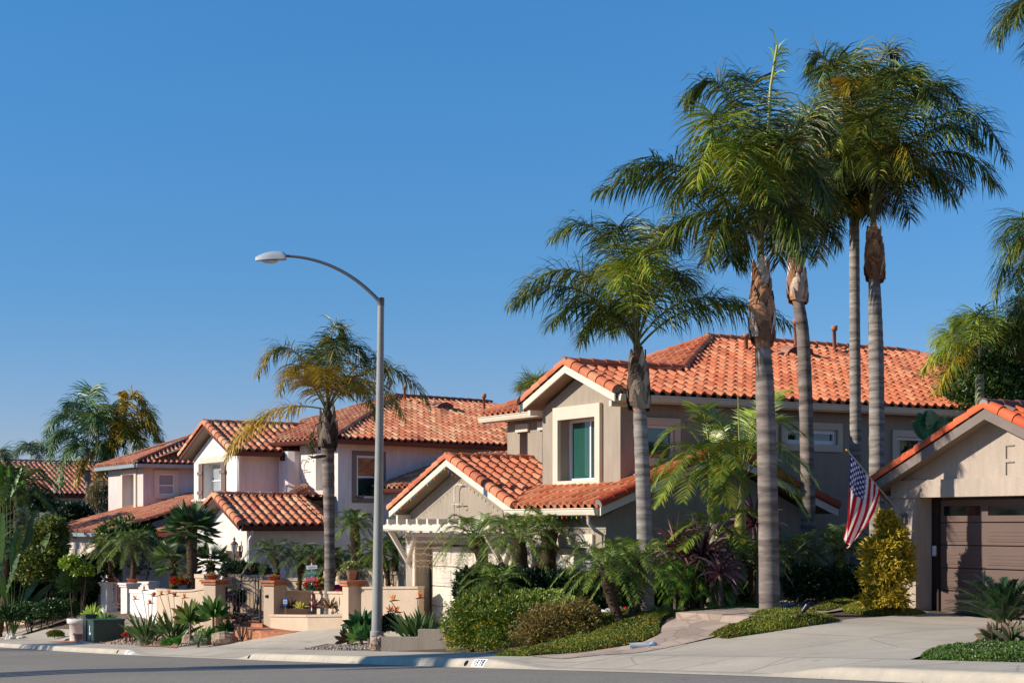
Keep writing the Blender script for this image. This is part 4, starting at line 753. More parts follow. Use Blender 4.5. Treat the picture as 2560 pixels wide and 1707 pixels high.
wallrun('retaining_wall', [(0, 74, 1513), (62, 71.5, 1512)], 'low pale retaining wall among shrubs at the far left', cap=.08)
wallrun('retaining_wall', [(150, 69.5, 1498), (187, 68.5, 1497)], 'short low wall among shrubs left of the side gate', cap=.08)
wallrun('retaining_wall', [(182, 70, 1482), (252, 67.5, 1484)], 'stepped low block wall left of the side gate pilaster', cap=.08)
lw = thing('low_wall', 'stepped low stucco wall on the pavement right of the street lamp', 'garden wall', G(955, 1625)); m = MB()
fl = Frame(*G(953, 1625)[:2], 12)
L1 = (1048-953)/115.0; zb = GP(*fl.o); m.box(fl, 0, L1, 0, .22, zb-.4, zpx(1590, 34.9)); m.box(fl, L1-.001, L1+1.1, .002, .22, zb-.4, zpx(1570, 34.9)); m.build('body', 'taupe_stucco', lw)
bs = MB(); g0 = G(652, 1594)
def bricks(pts, z1, dz): bs.slab([np.array([p[0], p[1], z1]) for p in pts], (0, 0, -dz))
A, Bq, Cq, Dq = G(612, 1592), G(700, 1592), G(769, 1575), G(676, 1568); z1 = A[2]+.20
bricks([at(608, 44.3), at(652, 43.6), at(766, 42.85), at(768, 43.3), at(668, 45.6), at(560, 47.2)], zpx(1576, 43.6), .9)
bricks([at(557, 46.8), at(656, 45.0), at(668, 46.2), at(560, 48.5)], zpx(1556, 45.6), .5); tag(bs.build('brick_step', 'brick', None, loc=A), 'red brick entry steps below the iron gate', 'steps')
# iron gate
def gate(a, b, ytop, ymid, ybot, Ya, Yb, label, mt, nb=9, posts=True):
    P0, P1 = at(a, Ya), at(b, Yb); zt = zpx(ytop, (Ya+Yb)/2); zm = zpx(ymid, (Ya+Yb)/2); z0 = zpx(ybot, (Ya+Yb)/2); t = thing('iron_gate', label, 'gate', [*P0[:2], z0])
    L = lambda s, z: np.array([P0[0]+(P1[0]-P0[0])*s, P0[1]+(P1[1]-P0[1])*s, z]); m = MB(); arch = lambda s: zm+(zt-zm)*math.sin(math.pi*s)
    if posts:
        for s in (0, 1): m.tube([L(s, z0-.1), L(s, zm+.1)], .035, 4)
    for dz in (0, -.14): m.tube([L(s, arch(s)+dz) for s in np.linspace(0, 1, 17)], .014, 6)
    m.tube([L(0, z0+.06), L(1, z0+.06)], .014, 6); m.tube([L(0, z0+.2), L(1, z0+.2)], .014, 6); m.build('frame', mt, t)
    for i in range(nb): s = (i+1)/(nb+1); q = MB(); q.tube([L(s, z0+.06 if i % 2 else z0+.2), L(s, arch(s)-.14)], .010 if posts else .018, 5); q.build('bar', mt, t)
    k = MB(); q = L(.93, zm-.25); k.ball(q+np.array([0, -.05, 0]), (.06, .03, .12), k=5); k.build('lock', mt, t)
gate(566, 651, 1457, 1477, 1550, 47.6, 45.6, 'black wrought iron gate with arched top between two courtyard pilasters', 'iron')
gate(281, 305, 1448, 1472, 1520, 66, 63.8, 'narrow brown iron gate with arched top between the pale pilasters', 'iron_brown', 5, False)
fm = MB(); a, b = at(538, 48.2), at(563, 47.7)
for i in range(4): q = a+(b-a)*i/3; fm.tube([[*q[:2], zpx(1548, 48)], [*q[:2], zpx(1472, 48)]], .012, 5)
fm.tube([[*a[:2], zpx(1473, 48)], [*b[:2], zpx(1473, 48)]], .016, 6); tag(fm.build('iron_railing', 'iron', None, loc=a), 'short iron railing left of the black gate', 'railing')
# ---------------------------------------------------------------- vegetation
def norm_(a): return a/(np.linalg.norm(a, axis=-1, keepdims=True)+1e-9)
def strips(mb, base, dirs, side, L, wd, droop, col, K=3, prof=None, curl=0.0, tipcol=None):
    """n blades: base (n,3), start direction (n,3), flat side vector (n,3), length (n,), width (n,); bent by gravity `droop` (n,)"""
    n = len(base); t = np.linspace(0, 1, K+1); P = np.zeros((n, K+1, 3)); p = base.copy(); d = norm_(dirs); P[:, 0] = p
    for k in range(K):
        d = norm_(d+np.array([0, 0, -1])*(droop[:, None]/K)*(1.0+.6*k)); p = p+d*(L[:, None]/K); P[:, k+1] = p
    pr = np.interp(t, *(prof or ([0, .25, .7, 1], [.55, 1, .7, .06])))
    T = np.gradient(P, axis=1); S = norm_(np.cross(T, np.cross(side[:, None, :], T))); S = np.where(np.isfinite(S), S, 0)
    hw = (wd[:, None]*pr[None, :]/2)[..., None]; A = P-S*hw; Bv = P+S*hw
    V = np.stack([A, Bv], 2).reshape(-1, 3); o = (np.arange(n)*(K+1)*2)[:, None, None]; k = (np.arange(K)*2)[None, :, None]
    F_ = o+k+np.array([0, 1, 3, 2])[None, None, :]; col = np.asarray(col, float)
    if col.ndim == 1: col = np.tile(col, (n, 1))
    C = np.repeat(col[:, None, :], (K+1)*2, axis=1).copy()
    if tipcol is not None:
        tc = np.asarray(tipcol, float); tc = np.tile(tc, (n, 1)) if tc.ndim == 1 else tc; w = np.repeat(np.clip((t-.55)/.45, 0, 1), 2)[None, :, None]; C = C*(1-w)+tc[:, None, :]*w
    mb.add(V, F_.reshape(-1, 4), C.reshape(-1, 3), True)
def bez(P0, P1, P2, n):
    t = np.linspace(0, 1, n)[:, None]; return (1-t)**2*P0+2*t*(1-t)*P1+t*t*P2
def frond(mb, P0, P1, P2, n=70, ll=.7, lw=.035, droop=.9, plume=.5, start=.16, cols=None, rc=(.16, .17, .06), rr=.022, rise_=.25, yellow=0.0, g=None, tip=None, sweep=.55):
    if ll > .5: n = int(n*1.65); ll *= 1.2; plume = max(plume, .8); lw *= .60; droop *= .88
    g = g or NR; R_ = bez(np.array(P0, float), np.array(P1, float), np.array(P2, float), 24); mb.tube(R_, np.linspace(rr, rr*.2, 24), 5, rc, cap=False)
    t = np.linspace(start, 1, n); i = t*23; i0 = np.clip(i.astype(int), 0, 22); f = (i-i0)[:, None]; P = R_[i0]*(1-f)+R_[i0+1]*f; T = norm_(R_[np.clip(i0+1, 0, 23)]-R_[i0])
    prof = np.interp((t-start)/(1-start), [0, .12, .4, .8, 1], [.45, .85, 1, .72, .35])
    fv = .72+.56*g.random(); keep = g.random(n) > .07
    for s_ in (-1, 1):
        pp = P+T*(g.random((n, 1))*.03); S = norm_(np.cross(T, UP)); U = np.cross(S, T); a = (g.random(n)-.5)*2*plume+rise_
        D_ = s_*S*np.cos(a)[:, None]+U*np.sin(a)[:, None]; sw = (sweep*(.6+.9*(t-start))+(g.random(n)-.5)*.25)[:, None]; D_ = norm_(D_+T*sw)
        c = np.array(cols)[g.integers(0, len(cols), n)]*(.8+.4*g.random((n, 1)))
        c = c*fv
        if yellow: m = g.random(n) < yellow; c[m] = c[m]*.3+np.array(hx('B09026'))*.7
        strips(mb, pp, D_, np.cross(D_, T)*0+T+.3*U, ll*prof*(.7+.5*g.random(n))*np.where(keep, 1, .35), lw*(.7+.6*g.random(n)), droop*(.5+.8*g.random(n)), c, 3, tipcol=tip)
GQ = [hx('4A5A1E'), hx('5C6E28'), hx('3A4A18'), hx('768438'), hx('2C3A14')]
GY = [hx('9A8C2C'), hx('B0962C'), hx('6E7828'), hx('C09A2A'), hx('A07E28')]
GB = [hx('9AAE34'), hx('88A02E'), hx('A8B444')]
GP_ = [hx('6A822E'), hx('7E953A'), hx('52691F'), hx('94A255')]
GF = [hx('566836'), hx('6C7E48'), hx('3F5026'), hx('86946A')]
GK = [hx('748C2C'), hx('869C36'), hx('5E7A24'), hx('A0AA48')]
def pp(x, y): return x/.91875, y/.91875
def D2(x, y, Y): a, b = pp(x, y); return D(a, b, Y)
def trunk(mb, pts, radii, k=14, noise_=.0, col=(1, 1, 1)):
    P = np.array(pts, float); n = max(8, int(np.linalg.norm(P[-1]-P[0])/.12)); t = np.linspace(0, 1, len(P)); tt = np.linspace(0, 1, n)
    Q = np.stack([hermite(t, P[:, i])(tt) for i in range(3)], 1) if len(P) > 2 else np.stack([np.interp(tt, t, P[:, i]) for i in range(3)], 1)
    r = np.interp(tt, np.linspace(0, 1, len(radii)), radii); r = r*(1+noise_*np.sin(np.arange(n)*2.1)*.5+noise_*(NR.random(n)-.5)); mb.tube(Q, r, k, col, cap=True); return Q
def boots(mb, Q0, Q1, r0, r1, n=26, seed=0, cols=None, L=.5):    # old leaf bases hugging the top of a palm trunk
    g = np.random.default_rng(seed); cols = cols or [hx('BC9C86'), hx('A47656'), hx('CDB9A8'), hx('82583F'), hx('C4AC98')]
    Q0 = np.array(Q0, float); Q1 = np.array(Q1, float)
    for i in range(n):
        f = i/n; a = i*2.4+g.random()*.5; c = Q0+(Q1-Q0)*f; r = (r0+(r1-r0)*f**1.3)*(1+.28*math.sin(math.pi*min(1, f*1.5))); d = np.array([math.cos(a), math.sin(a), 0]); w = .19*(1-.4*f); s = np.array([-math.sin(a), math.cos(a), 0])
        base = c+d*r*.95; ps = [base, base+d*.03+UP*L*.35, base+d*(.045+.02*f)+UP*L*.7, base+d*(.02+.05*f)+UP*L]
        V = []; ws = [w, w*.95, w*.6, w*.22]
        for p_, w_ in zip(ps, ws):
            for q in (-1, -.5, 0, .5, 1): V.append(p_+s*w_*q+d*(.03*(1-q*q)))
        col = np.array(cols[g.integers(len(cols))])*(.75+.5*g.random()); mb.add(V, [[5*k+j, 5*k+j+1, 5*k+6+j, 5*k+5+j] for k in range(3) for j in range(4)], col, False)
def place_root(x, y, Y=None):
    if Y is None: return G(*pp(x, y))
    a, b = pp(x, y); return at(a, Y)
def palm(name, label, base, tops, radii, fronds, Y, mt, crown_at, group, ll=.72, lw=.034, boot=None, bootcols=None, n=74, seed=1, extra=0, cols=GQ, yellow=.06, dead=True, rr=.026, droop=1.0, spear=None, exr=(2.0, 2.6), plume=.55, bootn=30):
    g = np.random.default_rng(seed); b = place_root(base[0], base[1], Y); t = thing(name, label, 'palm tree', b, group); m = MB()
    P = [b-UP*.25]+[D2(x, y, b[1]) for x, y in tops]; Q = trunk(m, P, radii, 16, .035)
    m.build('trunk', mt, t); c0 = D2(*crown_at, b[1])
    if boot:
        bm = MB(); B0, B1 = D2(*boot[0], b[1]), D2(*boot[1], b[1]); boots(bm, B0, B1, boot[2], boot[3], bootn, seed, bootcols)
        bm.tube([B0-UP*.06, B0+(B1-B0)*.15, B0+(B1-B0)*.35, B0+(B1-B0)*.65, B1+UP*.1], [boot[2]*.8, boot[2]*1.02, boot[2]*1.1, boot[2]*.85, boot[3]*.8], 12, hx('A07458')); bm.tube([B1, c0+UP*.35], [boot[3]*.85, .07], 10, hx('6E6A38')); bm.build('leaf_bases', 'boots', t)
    cr = MB()
    for f in fronds:
        cx_, cy_, tx, ty, dp = f[:5]; kw = f[5] if len(f) > 5 else {}
        ty = ty-(75 if dp < -1.3 and ll > .6 else 0); P2_ = D2(tx, ty, b[1]+dp); P1_ = D2(cx_, cy_, b[1]+dp*.5); k = dict(n=n, ll=ll, lw=lw, droop=droop, plume=plume, cols=cols, yellow=yellow, rr=rr, g=g); k.update(kw); frond(cr, c0+np.array([0, 0, g.random()*.15]), P1_, P2_, **k)
    for i in range(extra):
        a = i*2.4+seed; e = .25+.9*((i*7) % 5)/5; Lf = exr[0]+(exr[1]-exr[0])*g.random(); d = np.array([math.cos(a), math.sin(a), 0]); P1_ = c0+d*Lf*.45*math.cos(e)+UP*Lf*(.35+.5*math.sin(e)); P2_ = c0+d*Lf*(.75+.25*math.cos(e))+UP*Lf*(-.15+.62*math.sin(e))
        frond(cr, c0, P1_, P2_, n=n, ll=ll, lw=lw, droop=droop, plume=plume, cols=cols, yellow=yellow, rr=rr, g=g)
    cr.build('crown', 'leaf_gloss', t)
    if spear:
        sp = MB(); a, b2 = D2(*spear[0], b[1]), D2(*spear[1], b[1]); sp.tube([c0, a, b2], [.03, .028, .02], 6, hx('A9AC58')); nn = 26; h = np.tile(b2, (nn, 1))-np.outer(g.random(nn)*.7, nrm(b2-a)); dd = norm_(g.normal(size=(nn, 3))*.28+np.array([.35, 0, 1.])); strips(sp, h, dd, g.normal(size=(nn, 3)), np.full(nn, .42), np.full(nn, .03), np.full(nn, .9), np.array(GB)[g.integers(0, 3, nn)]); sp.build('spear_leaf', 'leaf_gloss', t)
    return t
QG = 'tall queen palms beside the taupe house'
B_l = dict(cols=GB+GQ[:2], yellow=.15)
palm('palm_tree', 'tallest foreground queen palm with a banded trunk rising from the mossy mound by the driveway', (1768, 1413), [(1764, 1150), (1757, 900), (1752, 800)], [.20, .185, .175, .15], [
 (1600, 330, 1375, 440, .4), (1560, 300, 1430, 400, -1.0), (1690, 60, 1575, 230, .2), (1650, 180, 1600, 420, -1.2, B_l), (1610, 130, 1640, 400, -1.6, B_l), (1760, 160, 1700, 180, 1.0), (1850, 120, 1905, 330, .3), (1840, 260, 1900, 480, -.6),
 (1810, 400, 1850, 590, -.9), (1660, 430, 1620, 600, -.8), (1600, 420, 1520, 560, .6), (1740, 250, 1770, 520, -2.0, B_l), (1700, 230, 1690, 470, -2.2, B_l), (1790, 230, 1830, 440, -1.8), (1640, 300, 1540, 470, 1.6), (1800, 260, 1880, 400, 1.8), (1740, 180, 1760, 330, 2.4), (1690, 480, 1680, 600, .6), (1790, 440, 1790, 600, 1.0)],
 None, 'bark_dark', (1748, 560), QG, boot=((1752, 795), (1746, 640), .165, .07), seed=3, spear=((1770, 200), (1785, 105)), ll=.78, n=84, lw=.042)
palm('palm_tree', 'shorter queen palm with pale trunk standing before the taupe house bay window', (1484, 1402), [(1480, 1200), (1472, 1000), (1467, 900)], [.175, .15, .135, .12], [
 (1330, 500, 1172, 700, .3), (1400, 420, 1272, 545, .4), (1330, 590, 1190, 690, -.9), (1480, 400, 1560, 570, .2), (1440, 420, 1400, 560, -1.2), (1600, 630, 1815, 745, .3), (1560, 640, 1700, 700, -.6), (1360, 620, 1265, 745, -1.0), (1400, 660, 1335, 780, -.6),
 (1470, 470, 1500, 700, -1.8, B_l), (1440, 520, 1430, 730, -1.7, B_l), (1520, 520, 1570, 680, -1.3), (1500, 440, 1530, 560, 1.4), (1400, 540, 1330, 660, 1.4), (1540, 560, 1600, 660, 1.2), (1430, 640, 1400, 760, .8)],
 30.6, 'bark_grey', (1462, 805), QG, boot=((1468, 945), (1463, 850), .135, .07), seed=5, ll=.68, n=76, bootcols=[hx('6E4A34'), hx('9A8470'), hx('B09C88'), hx('54402F')])
palm('palm_tree', 'slender queen palm with dark trunk just right of the tallest one', (1857, 1300), [(1855, 1100), (1846, 800), (1834, 690)], [.18, .155, .145, .125], [
 (1880, 400, 1925, 560, .3), (1860, 330, 1900, 470, -1.0), (1780, 330, 1730, 500, -.6), (1800, 200, 1760, 330, .8), (1850, 150, 1890, 260, .4), (1800, 420, 1790, 570, -1.0), (1880, 240, 1950, 380, 1.2), (1830, 300, 1830, 500, -1.7), (1870, 430, 1880, 590, .8), (1780, 260, 1700, 400, 1.6)],
 34.8, 'bark_dark', (1823, 590), QG, boot=((1833, 700), (1826, 625), .135, .07), seed=7, ll=.78, n=78, lw=.042)
palm('palm_tree', 'queen palm with the highest crown, thin straight trunk left of the pair behind the flag', (1966, 1250), [(1965, 1000), (1963, 700), (1962, 500)], [.14, .13, .12, .115], [
 (1920, 40, 1860, 150, .3), (1930, 20, 1880, 200, -1.0), (2010, 40, 2060, 130, .4), (1985, 60, 2040, 210, -1.2), (1880, 180, 1820, 330, -.5), (1900, 260, 1850, 430, -.9, dict(cols=GQ+GY, yellow=.2)), (1940, 190, 1920, 420, -2.0, dict(cols=GY+GB, yellow=.3)), (1980, 190, 2000, 400, -2.0), (2020, 250, 2060, 400, .5), (1950, 110, 1960, 280, -1.4, dict(cols=GY, yellow=.4)), (1930, 300, 1905, 470, .8), (1960, 100, 1950, 130, 1.5), (1990, 320, 2010, 470, 1.0), (1900, 330, 1900, 450, 1.5), (1915, 400, 1905, 500, -.3, dict(start=.1)), (1935, 390, 1925, 490, -.9, dict(start=.1)), (1985, 390, 1995, 495, -.4, dict(start=.1)), (1995, 400, 2020, 480, .3, dict(start=.1)), (1960, 400, 1955, 480, -1.0, dict(start=.1, cols=GY))],
 36.4, 'bark_grey', (1961, 478), QG, boot=((1962, 500), (1961, 470), .115, .07), bootn=12, seed=9, ll=.8, n=80, lw=.042)
palm('palm_tree', 'queen palm with wide crown reaching far right and orange leaf bases under it', (2015, 1250), [(2014, 1000), (2012, 800), (2008, 640)], [.18, .17, .165, .13], [
 (2190, 100, 2312, 365, .3), (2180, 250, 2290, 430, -.6), (2150, 200, 2250, 330, -1.2), (2050, 60, 2130, 200, .4), (2060, 90, 2060, 260, -1.5), (2120, 60, 2210, 250, 1.0), (2110, 300, 2190, 460, -.8), (2070, 250, 2100, 470, -1.8, dict(cols=GQ+GY, yellow=.12)), (2010, 180, 1980, 380, -1.6), (1960, 260, 1915, 430, -.4), (2020, 260, 2020, 480, -1.9), (2150, 330, 2215, 430, 1.3), (2060, 350, 2090, 500, 1.0), (1980, 330, 1955, 470, 1.4), (2100, 130, 2150, 320, -1.8)],
 34.9, 'bark_grey', (2004, 480), QG, boot=((2010, 650), (2006, 560), .135, .07), seed=12, ll=.8, n=84, lw=.042, bootcols=[hx('B88458'), hx('94603C'), hx('C8A07C'), hx('A87048')])
Yl = dict(cols=GY, yellow=.35)
palm('palm_tree', 'queen palm with golden drooping fronds in front of the white house', (757, 1380), [(757, 1250), (755, 1120), (752, 1010)], [.15, .145, .165, .19], [
 (600, 900, 520, 1050, .3, dict(cols=[hx('C09A2C'), hx('A8862A'), hx('D0A838'), hx('8C8228')], yellow=.3, ll=.66, n=90)), (660, 700, 592, 860, .3, dict(cols=GY+GQ, yellow=.3)), (690, 760, 640, 900, -1.0, Yl), (752, 640, 800, 800, .2), (770, 690, 770, 830, -1.2), (880, 750, 985, 930, .3, dict(cols=GQ+GY, yellow=.15)), (850, 800, 930, 960, -.9, Yl), (820, 820, 870, 960, 1.0), (700, 840, 690, 950, -1.6, Yl), (750, 800, 740, 950, -2.0, Yl), (800, 830, 815, 960, -1.5, dict(cols=GQ+GY, yellow=.2)), (740, 720, 700, 850, 1.3), (860, 740, 900, 880, 1.4), (800, 700, 850, 850, .8)],
 44.8, 'bark_dark', (752, 950), None, boot=((753, 1035), (752, 965), .20, .13), seed=15, ll=.66, n=70, lw=.042, bootcols=[hx('5C4A3C'), hx('7A6A5C'), hx('8C8070'), hx('3E3228')])
fb = thing('palm_fruit', 'dark hanging seed cluster of the golden queen palm', 'seed cluster', D2(716, 1020, 44.2)); m = MB(); g = np.random.default_rng(4)
c = D2(716, 1020, 44.2); m.tube([D2(745, 965, 44.6), D2(725, 975, 44.3), c+UP*.2], .015, 6, hx('5A5A30'))
for i in range(260): q = g.normal(size=3)*np.array([.07, .07, .16]); m.ball(c+q, .018, np.array(hx('4C4A26'))*(.6+.8*g.random()), 3)
m.build('seeds', 'plain', fb)['kind'] = 'stuff'
m = MB(); q = D2(735, 1048, 44.4); m.tube([q+np.array([.14, .1, .02]), q, q+np.array([-.2, -.05, -.03]), q+np.array([-.34, -.1, .03])], [.07, .10, .06, .01], 8, hx('4A4036'), flat=.5); m.build('bract', 'plain', fb)
# palms only partly in the frame, and the far ones
palm('palm_tree', 'palm whose lower fronds droop in from the right edge, mid height', (2440, 1300), [(2430, 900), (2425, 640)], [.2, .18, .17], [(2330, 470, 2285, 680, .2), (2360, 430, 2300, 560, -1.0), (2350, 560, 2330, 660, -.5), (2500, 450, 2580, 640, 0), (2440, 400, 2480, 500, 1.0), (2390, 520, 2360, 700, .8), (2400, 480, 2370, 620, -1.5)], 33, 'bark_grey', (2420, 600), None, seed=17, cols=GQ+GP_)
palm('palm_tree', 'palm with frond tips hanging into the top right corner', (2480, 1300), [(2470, 600), (2465, 120)], [.2, .18, .16], [(2330, -60, 2290, 90, .2), (2370, -90, 2330, 60, -1.0), (2560, -60, 2640, 120, 0), (2470, -150, 2500, 0, .8), (2400, 0, 2370, 150, .5)], 32, 'bark_grey', (2462, 80), None, seed=18)
palm('palm_tree', 'feathery palm rising behind the dark tree at the right edge', (2250, 1200), [(2250, 1000), (2250, 860)], [.12, .11, .10], [(2200, 740, 2120, 850, .2, dict(yellow=.3)), (2230, 700, 2190, 740, .3), (2280, 690, 2310, 760, 0), (2200, 790, 2150, 900, -.7, dict(cols=GY+GK, yellow=.5)), (2250, 680, 2240, 740, -.8), (2320, 720, 2352, 800, .5), (2180, 720, 2150, 790, 1.0)], 38.2, 'bark_green', (2250, 830), None, seed=19, cols=GK+GB, ll=.6)
palm('palm_tree', 'palm with drooping fronds at the right edge above the dark tree', (2400, 1200), [(2400, 900), (2400, 760)], [.14, .12, .12], [(2350, 660, 2320, 790, .2), (2370, 640, 2330, 720, -.6), (2420, 650, 2470, 760, .2), (2360, 700, 2340, 810, .5)], 38, 'bark_grey', (2400, 745), None, seed=20)
palm('palm_tree', 'dark green feather palm behind the lilac house roof', (215, 1240), [(205, 1150), (200, 1080)], [.2, .18, .18], [(150, 890, 105, 1000, .3), (180, 870, 150, 950, .8), (130, 930, 110, 1060, -.6), (150, 980, 135, 1120, -1.0), (230, 880, 265, 980, .4), (210, 900, 230, 1060, -1.8), (170, 1000, 180, 1120, -1.5), (240, 980, 260, 1100, -.8), (200, 860, 215, 900, 1.5), (250, 940, 290, 1040, 1.2), (150, 950, 120, 1030, 1.6)], 91, 'bark_grey', (200, 1040), 'palms behind the lilac house', seed=21, cols=[hx('4A6A34'), hx('5E7E40'), hx('7C9460'), hx('36522A')], ll=1.05, lw=.085, n=60, plume=.3, yellow=.02, droop=.8)
palm('palm_tree', 'golden queen palm behind the lilac house roof', (285, 1240), [(285, 1150), (283, 1060)], [.2, .18, .18], [(250, 900, 215, 1000, .3), (290, 850, 330, 930, .3), (285, 880, 280, 905, -.3, dict(ll=.4)), (330, 920, 372, 1020, -.4), (310, 960, 340, 1060, -1.0), (260, 960, 235, 1080, -1.0), (285, 940, 290, 1080, -1.8), (240, 1000, 225, 1110, .8), (320, 880, 360, 980, 1.2), (250, 880, 250, 960, 1.2), (200, 990, 175, 1110, -.8)], 92, 'bark_grey', (283, 1030), 'palms behind the lilac house', seed=22, cols=GY, ll=1.1, lw=.10, n=74, yellow=.45)
palm('palm_tree', 'small blue green palm far off above the distant roof', (70, 1150), [(70, 1060)], [.2, .18], [(50, 1010, 25, 1050, 0), (90, 1005, 120, 1045, 0), (70, 1000, 60, 1030, -1), (80, 1020, 100, 1070, -1), (100, 1000, 112, 1020, .5)], 110, 'bark_grey', (72, 1050), 'palms behind the lilac house', seed=23, cols=[hx('5C7660'), hx('6C8268'), hx('7C8C5C')], ll=.9, lw=.07, n=46)
palm('palm_tree', 'dark palm cut by the left edge above the distant roof', (-10, 1150), [(-10, 1080)], [.2, .18], [(10, 1020, 30, 1090, 0), (-30, 1020, -50, 1080, 0), (0, 1010, 10, 1050, -1), (10, 1060, 25, 1110, -.5)], 84, 'bark_grey', (-8, 1065), 'palms behind the lilac house', seed=24, cols=GF, ll=.8, lw=.06, n=46)
palm('palm_tree', 'palm tip showing behind the taupe house left eave', (1240, 1100), [(1240, 960), (1240, 920)], [.15, .14], [(1215, 860, 1192, 890, 0), (1240, 850, 1262, 880, 0), (1230, 850, 1225, 880, -1), (1215, 880, 1200, 895, -1)], 62, 'bark_grey', (1242, 900), None, seed=25, cols=GK, ll=.7, lw=.05, n=40, droop=.4)
# off-frame palms whose shadows cross the road and kerb
def shadow_palm(X, Y, h, seed, lab, n=10, tr=.25, fs=1.0):
    g = np.random.default_rng(seed); z = GP(X, Y); t = thing('palm_tree', lab, 'palm tree', (X, Y, z), 'palms outside the left of the view'); m = MB(); trunk(m, [(X, Y, z-.2), (X, Y, z+h*.5), (X, Y, z+h)], [tr, tr*.85, tr*.8], 12, .03); m.build('trunk', 'bark_grey', t); cr = MB(); c0 = np.array([X, Y, z+h])
    for i in range(n): a = i*2.4; d = np.array([math.cos(a), math.sin(a), 0])*fs; frond(cr, c0, c0+d*.9+UP*1.6, c0+d*2.3+UP*(.2-.9*g.random()), n=44, ll=.75*(.4+.6*fs), lw=.08, cols=GQ, g=g)
    cr.build('crown', 'leaf_gloss', t)
SUNH = np.array([.979, .203]); 
def cast(x, y, h, seed, lab, tr=.25, fs=1.0, n=10):         # the palm whose crown shadow falls on the ground seen at x, y
    p = G(x, y); k = h/math.tan(rad(26.3)); q = p[:2]-SUNH*k; shadow_palm(q[0], q[1], h+(p[2]-GP(*q)), seed, lab, n, tr, fs)
cast(1035, 1656, 9.0, 31, 'stout palm across the street whose crown shadow darkens the kerb', .3, .8)
cast(930, 1663, 9.6, 36, 'palm across the street with a small dense crown, tallest', .34, .42, 18)
cast(760, 1664, 8.4, 37, 'palm across the street with a small dense crown, middle height', .3, .42, 18)
cast(610, 1665, 7.2, 38, 'palm across the street with a small dense crown, shortest', .3, .42, 18)
cast(95, 1618, 9.5, 32, 'tall palm across the street shading the kerb at the far left')
def date_palm(label, crown, base, Rm, Y=None, n=26, tr=.09, group='pygmy date palms', seed=1, cols=GP_, fat=1.5, low=-.5, ll=.24, parent_z=None, lw=.020, flat=1.0, name='pygmy_palm', mid=None):
    g = np.random.default_rng(seed); b = place_root(base[0], base[1], Y); b = b.copy()
    if parent_z is not None: b[2] = parent_z
    t = thing(name, label, 'palm', b, group); c = D2(crown[0], crown[1], b[1]); m = MB(); r = tr
    pts = [b-UP*.1]+([D2(*mid, b[1])] if mid else [b+(c-b)*.5+np.array([.03, 0, 0])])+[c]
    Q = trunk(m, pts, [r, r*.9, r*.95, r*fat, r*fat*.9], 12, .22, hx('54402E'))
    k = 150; i = g.integers(0, len(Q), k); a = g.random(k)*6.28; d = np.stack([np.cos(a), np.sin(a), np.full(k, .9)], 1); strips(m, Q[i]+d*[1, 1, 0]*r*.8, d, np.stack([-np.sin(a), np.cos(a), 0*a], 1), np.full(k, .11), np.full(k, .05), np.zeros(k), np.array([hx('6B4E36'), hx('8A6C50'), hx('3F2E22')])[g.integers(0, 3, k)], 2)
    m.build('trunk', 'bark_rough', t); cr = MB()
    for j in range(n):
        a = j*2.39996+seed; e = 1.25-(1.25-low)*((j+.5)/n)**.8; L = Rm*(1.05+.25*g.random()); d = np.array([math.cos(a), math.sin(a), 0]); rise2 = math.sin(e)
        P1_ = c+d*L*(.16+.36*math.cos(e))+UP*L*(.30+.50*rise2); P2_ = c+d*L*(.18+.78*math.cos(e))*flat+UP*L*(.78*rise2-.34)
        frond(cr, c+d*.04, P1_, P2_, n=62, ll=ll*(.9+.2*g.random())*.92, lw=lw*.62, droop=.22, plume=.22, cols=cols, yellow=.04, rc=(.12, .16, .05), rr=.010, rise_=.12, g=g, sweep=.75)
    cr.build('crown', 'leaf', t); return t
def blades(mb, c, n, L, w, e0, e1, droop, cols, g, prof=None, K=5, tip=None, jit=.15, fold=False, up=0.0):
    a = np.arange(n)*2.39996+g.random()*6; f = (np.arange(n)+.5)/n; e = e0+(e1-e0)*f+(g.random(n)-.5)*jit; d = np.stack([np.cos(a)*np.cos(e), np.sin(a)*np.cos(e), np.sin(e)], 1); s = np.stack([-np.sin(a), np.cos(a), np.zeros(n)], 1)
    base = np.tile(np.array(c, float), (n, 1))+d*[.02, .02, .0]+UP*up*(1-f)[:, None]; LL = L*(.75+.4*g.random(n)); cc = np.array(cols)[g.integers(0, len(cols), n)]*(.8+.4*g.random((n, 1)))
    S = np.cross(d, s); strips(mb, base, d, np.cross(s, d), LL, np.full(n, w), np.full(n, droop)*(.7+.6*g.random(n)), cc, K, prof or ([0, .2, .6, .9, 1], [.5, .75, 1, .55, .05]), tipcol=tip)
def rosette(name, label, cat, at_, n, L, w, e0=1.45, e1=.1, droop=.3, cols=GF, seed=1, m='leaf', stem=0, group=None, prof=None, tip=None, K=5, heads=1, spread=.25, lift=0.05):
    g = np.random.default_rng(seed); c = np.array(at_, float); t = thing(name, label, cat, c, group); mb = MB(); st = MB()
    for h in range(heads):
        o = np.array([(g.random()-.5)*2, (g.random()-.5)*2, 0])*spread*(heads > 1); top = c+o+UP*(stem*(1-.35*h/heads)+lift)
        if stem: st.tube([c-UP*.05, c+(top-c)*.5+o*.2, top], [.05, .04, .035] if heads == 1 else [.018, .016, .014], 8, hx('6E5F4A') if heads == 1 else hx('4A3A30'))
        blades(mb, top, n, L, w, e0, e1, droop, cols, g, prof, K, tip)
    if stem: st.build('stem', 'plain', t)
    mb.build('leaves', m, t); return t
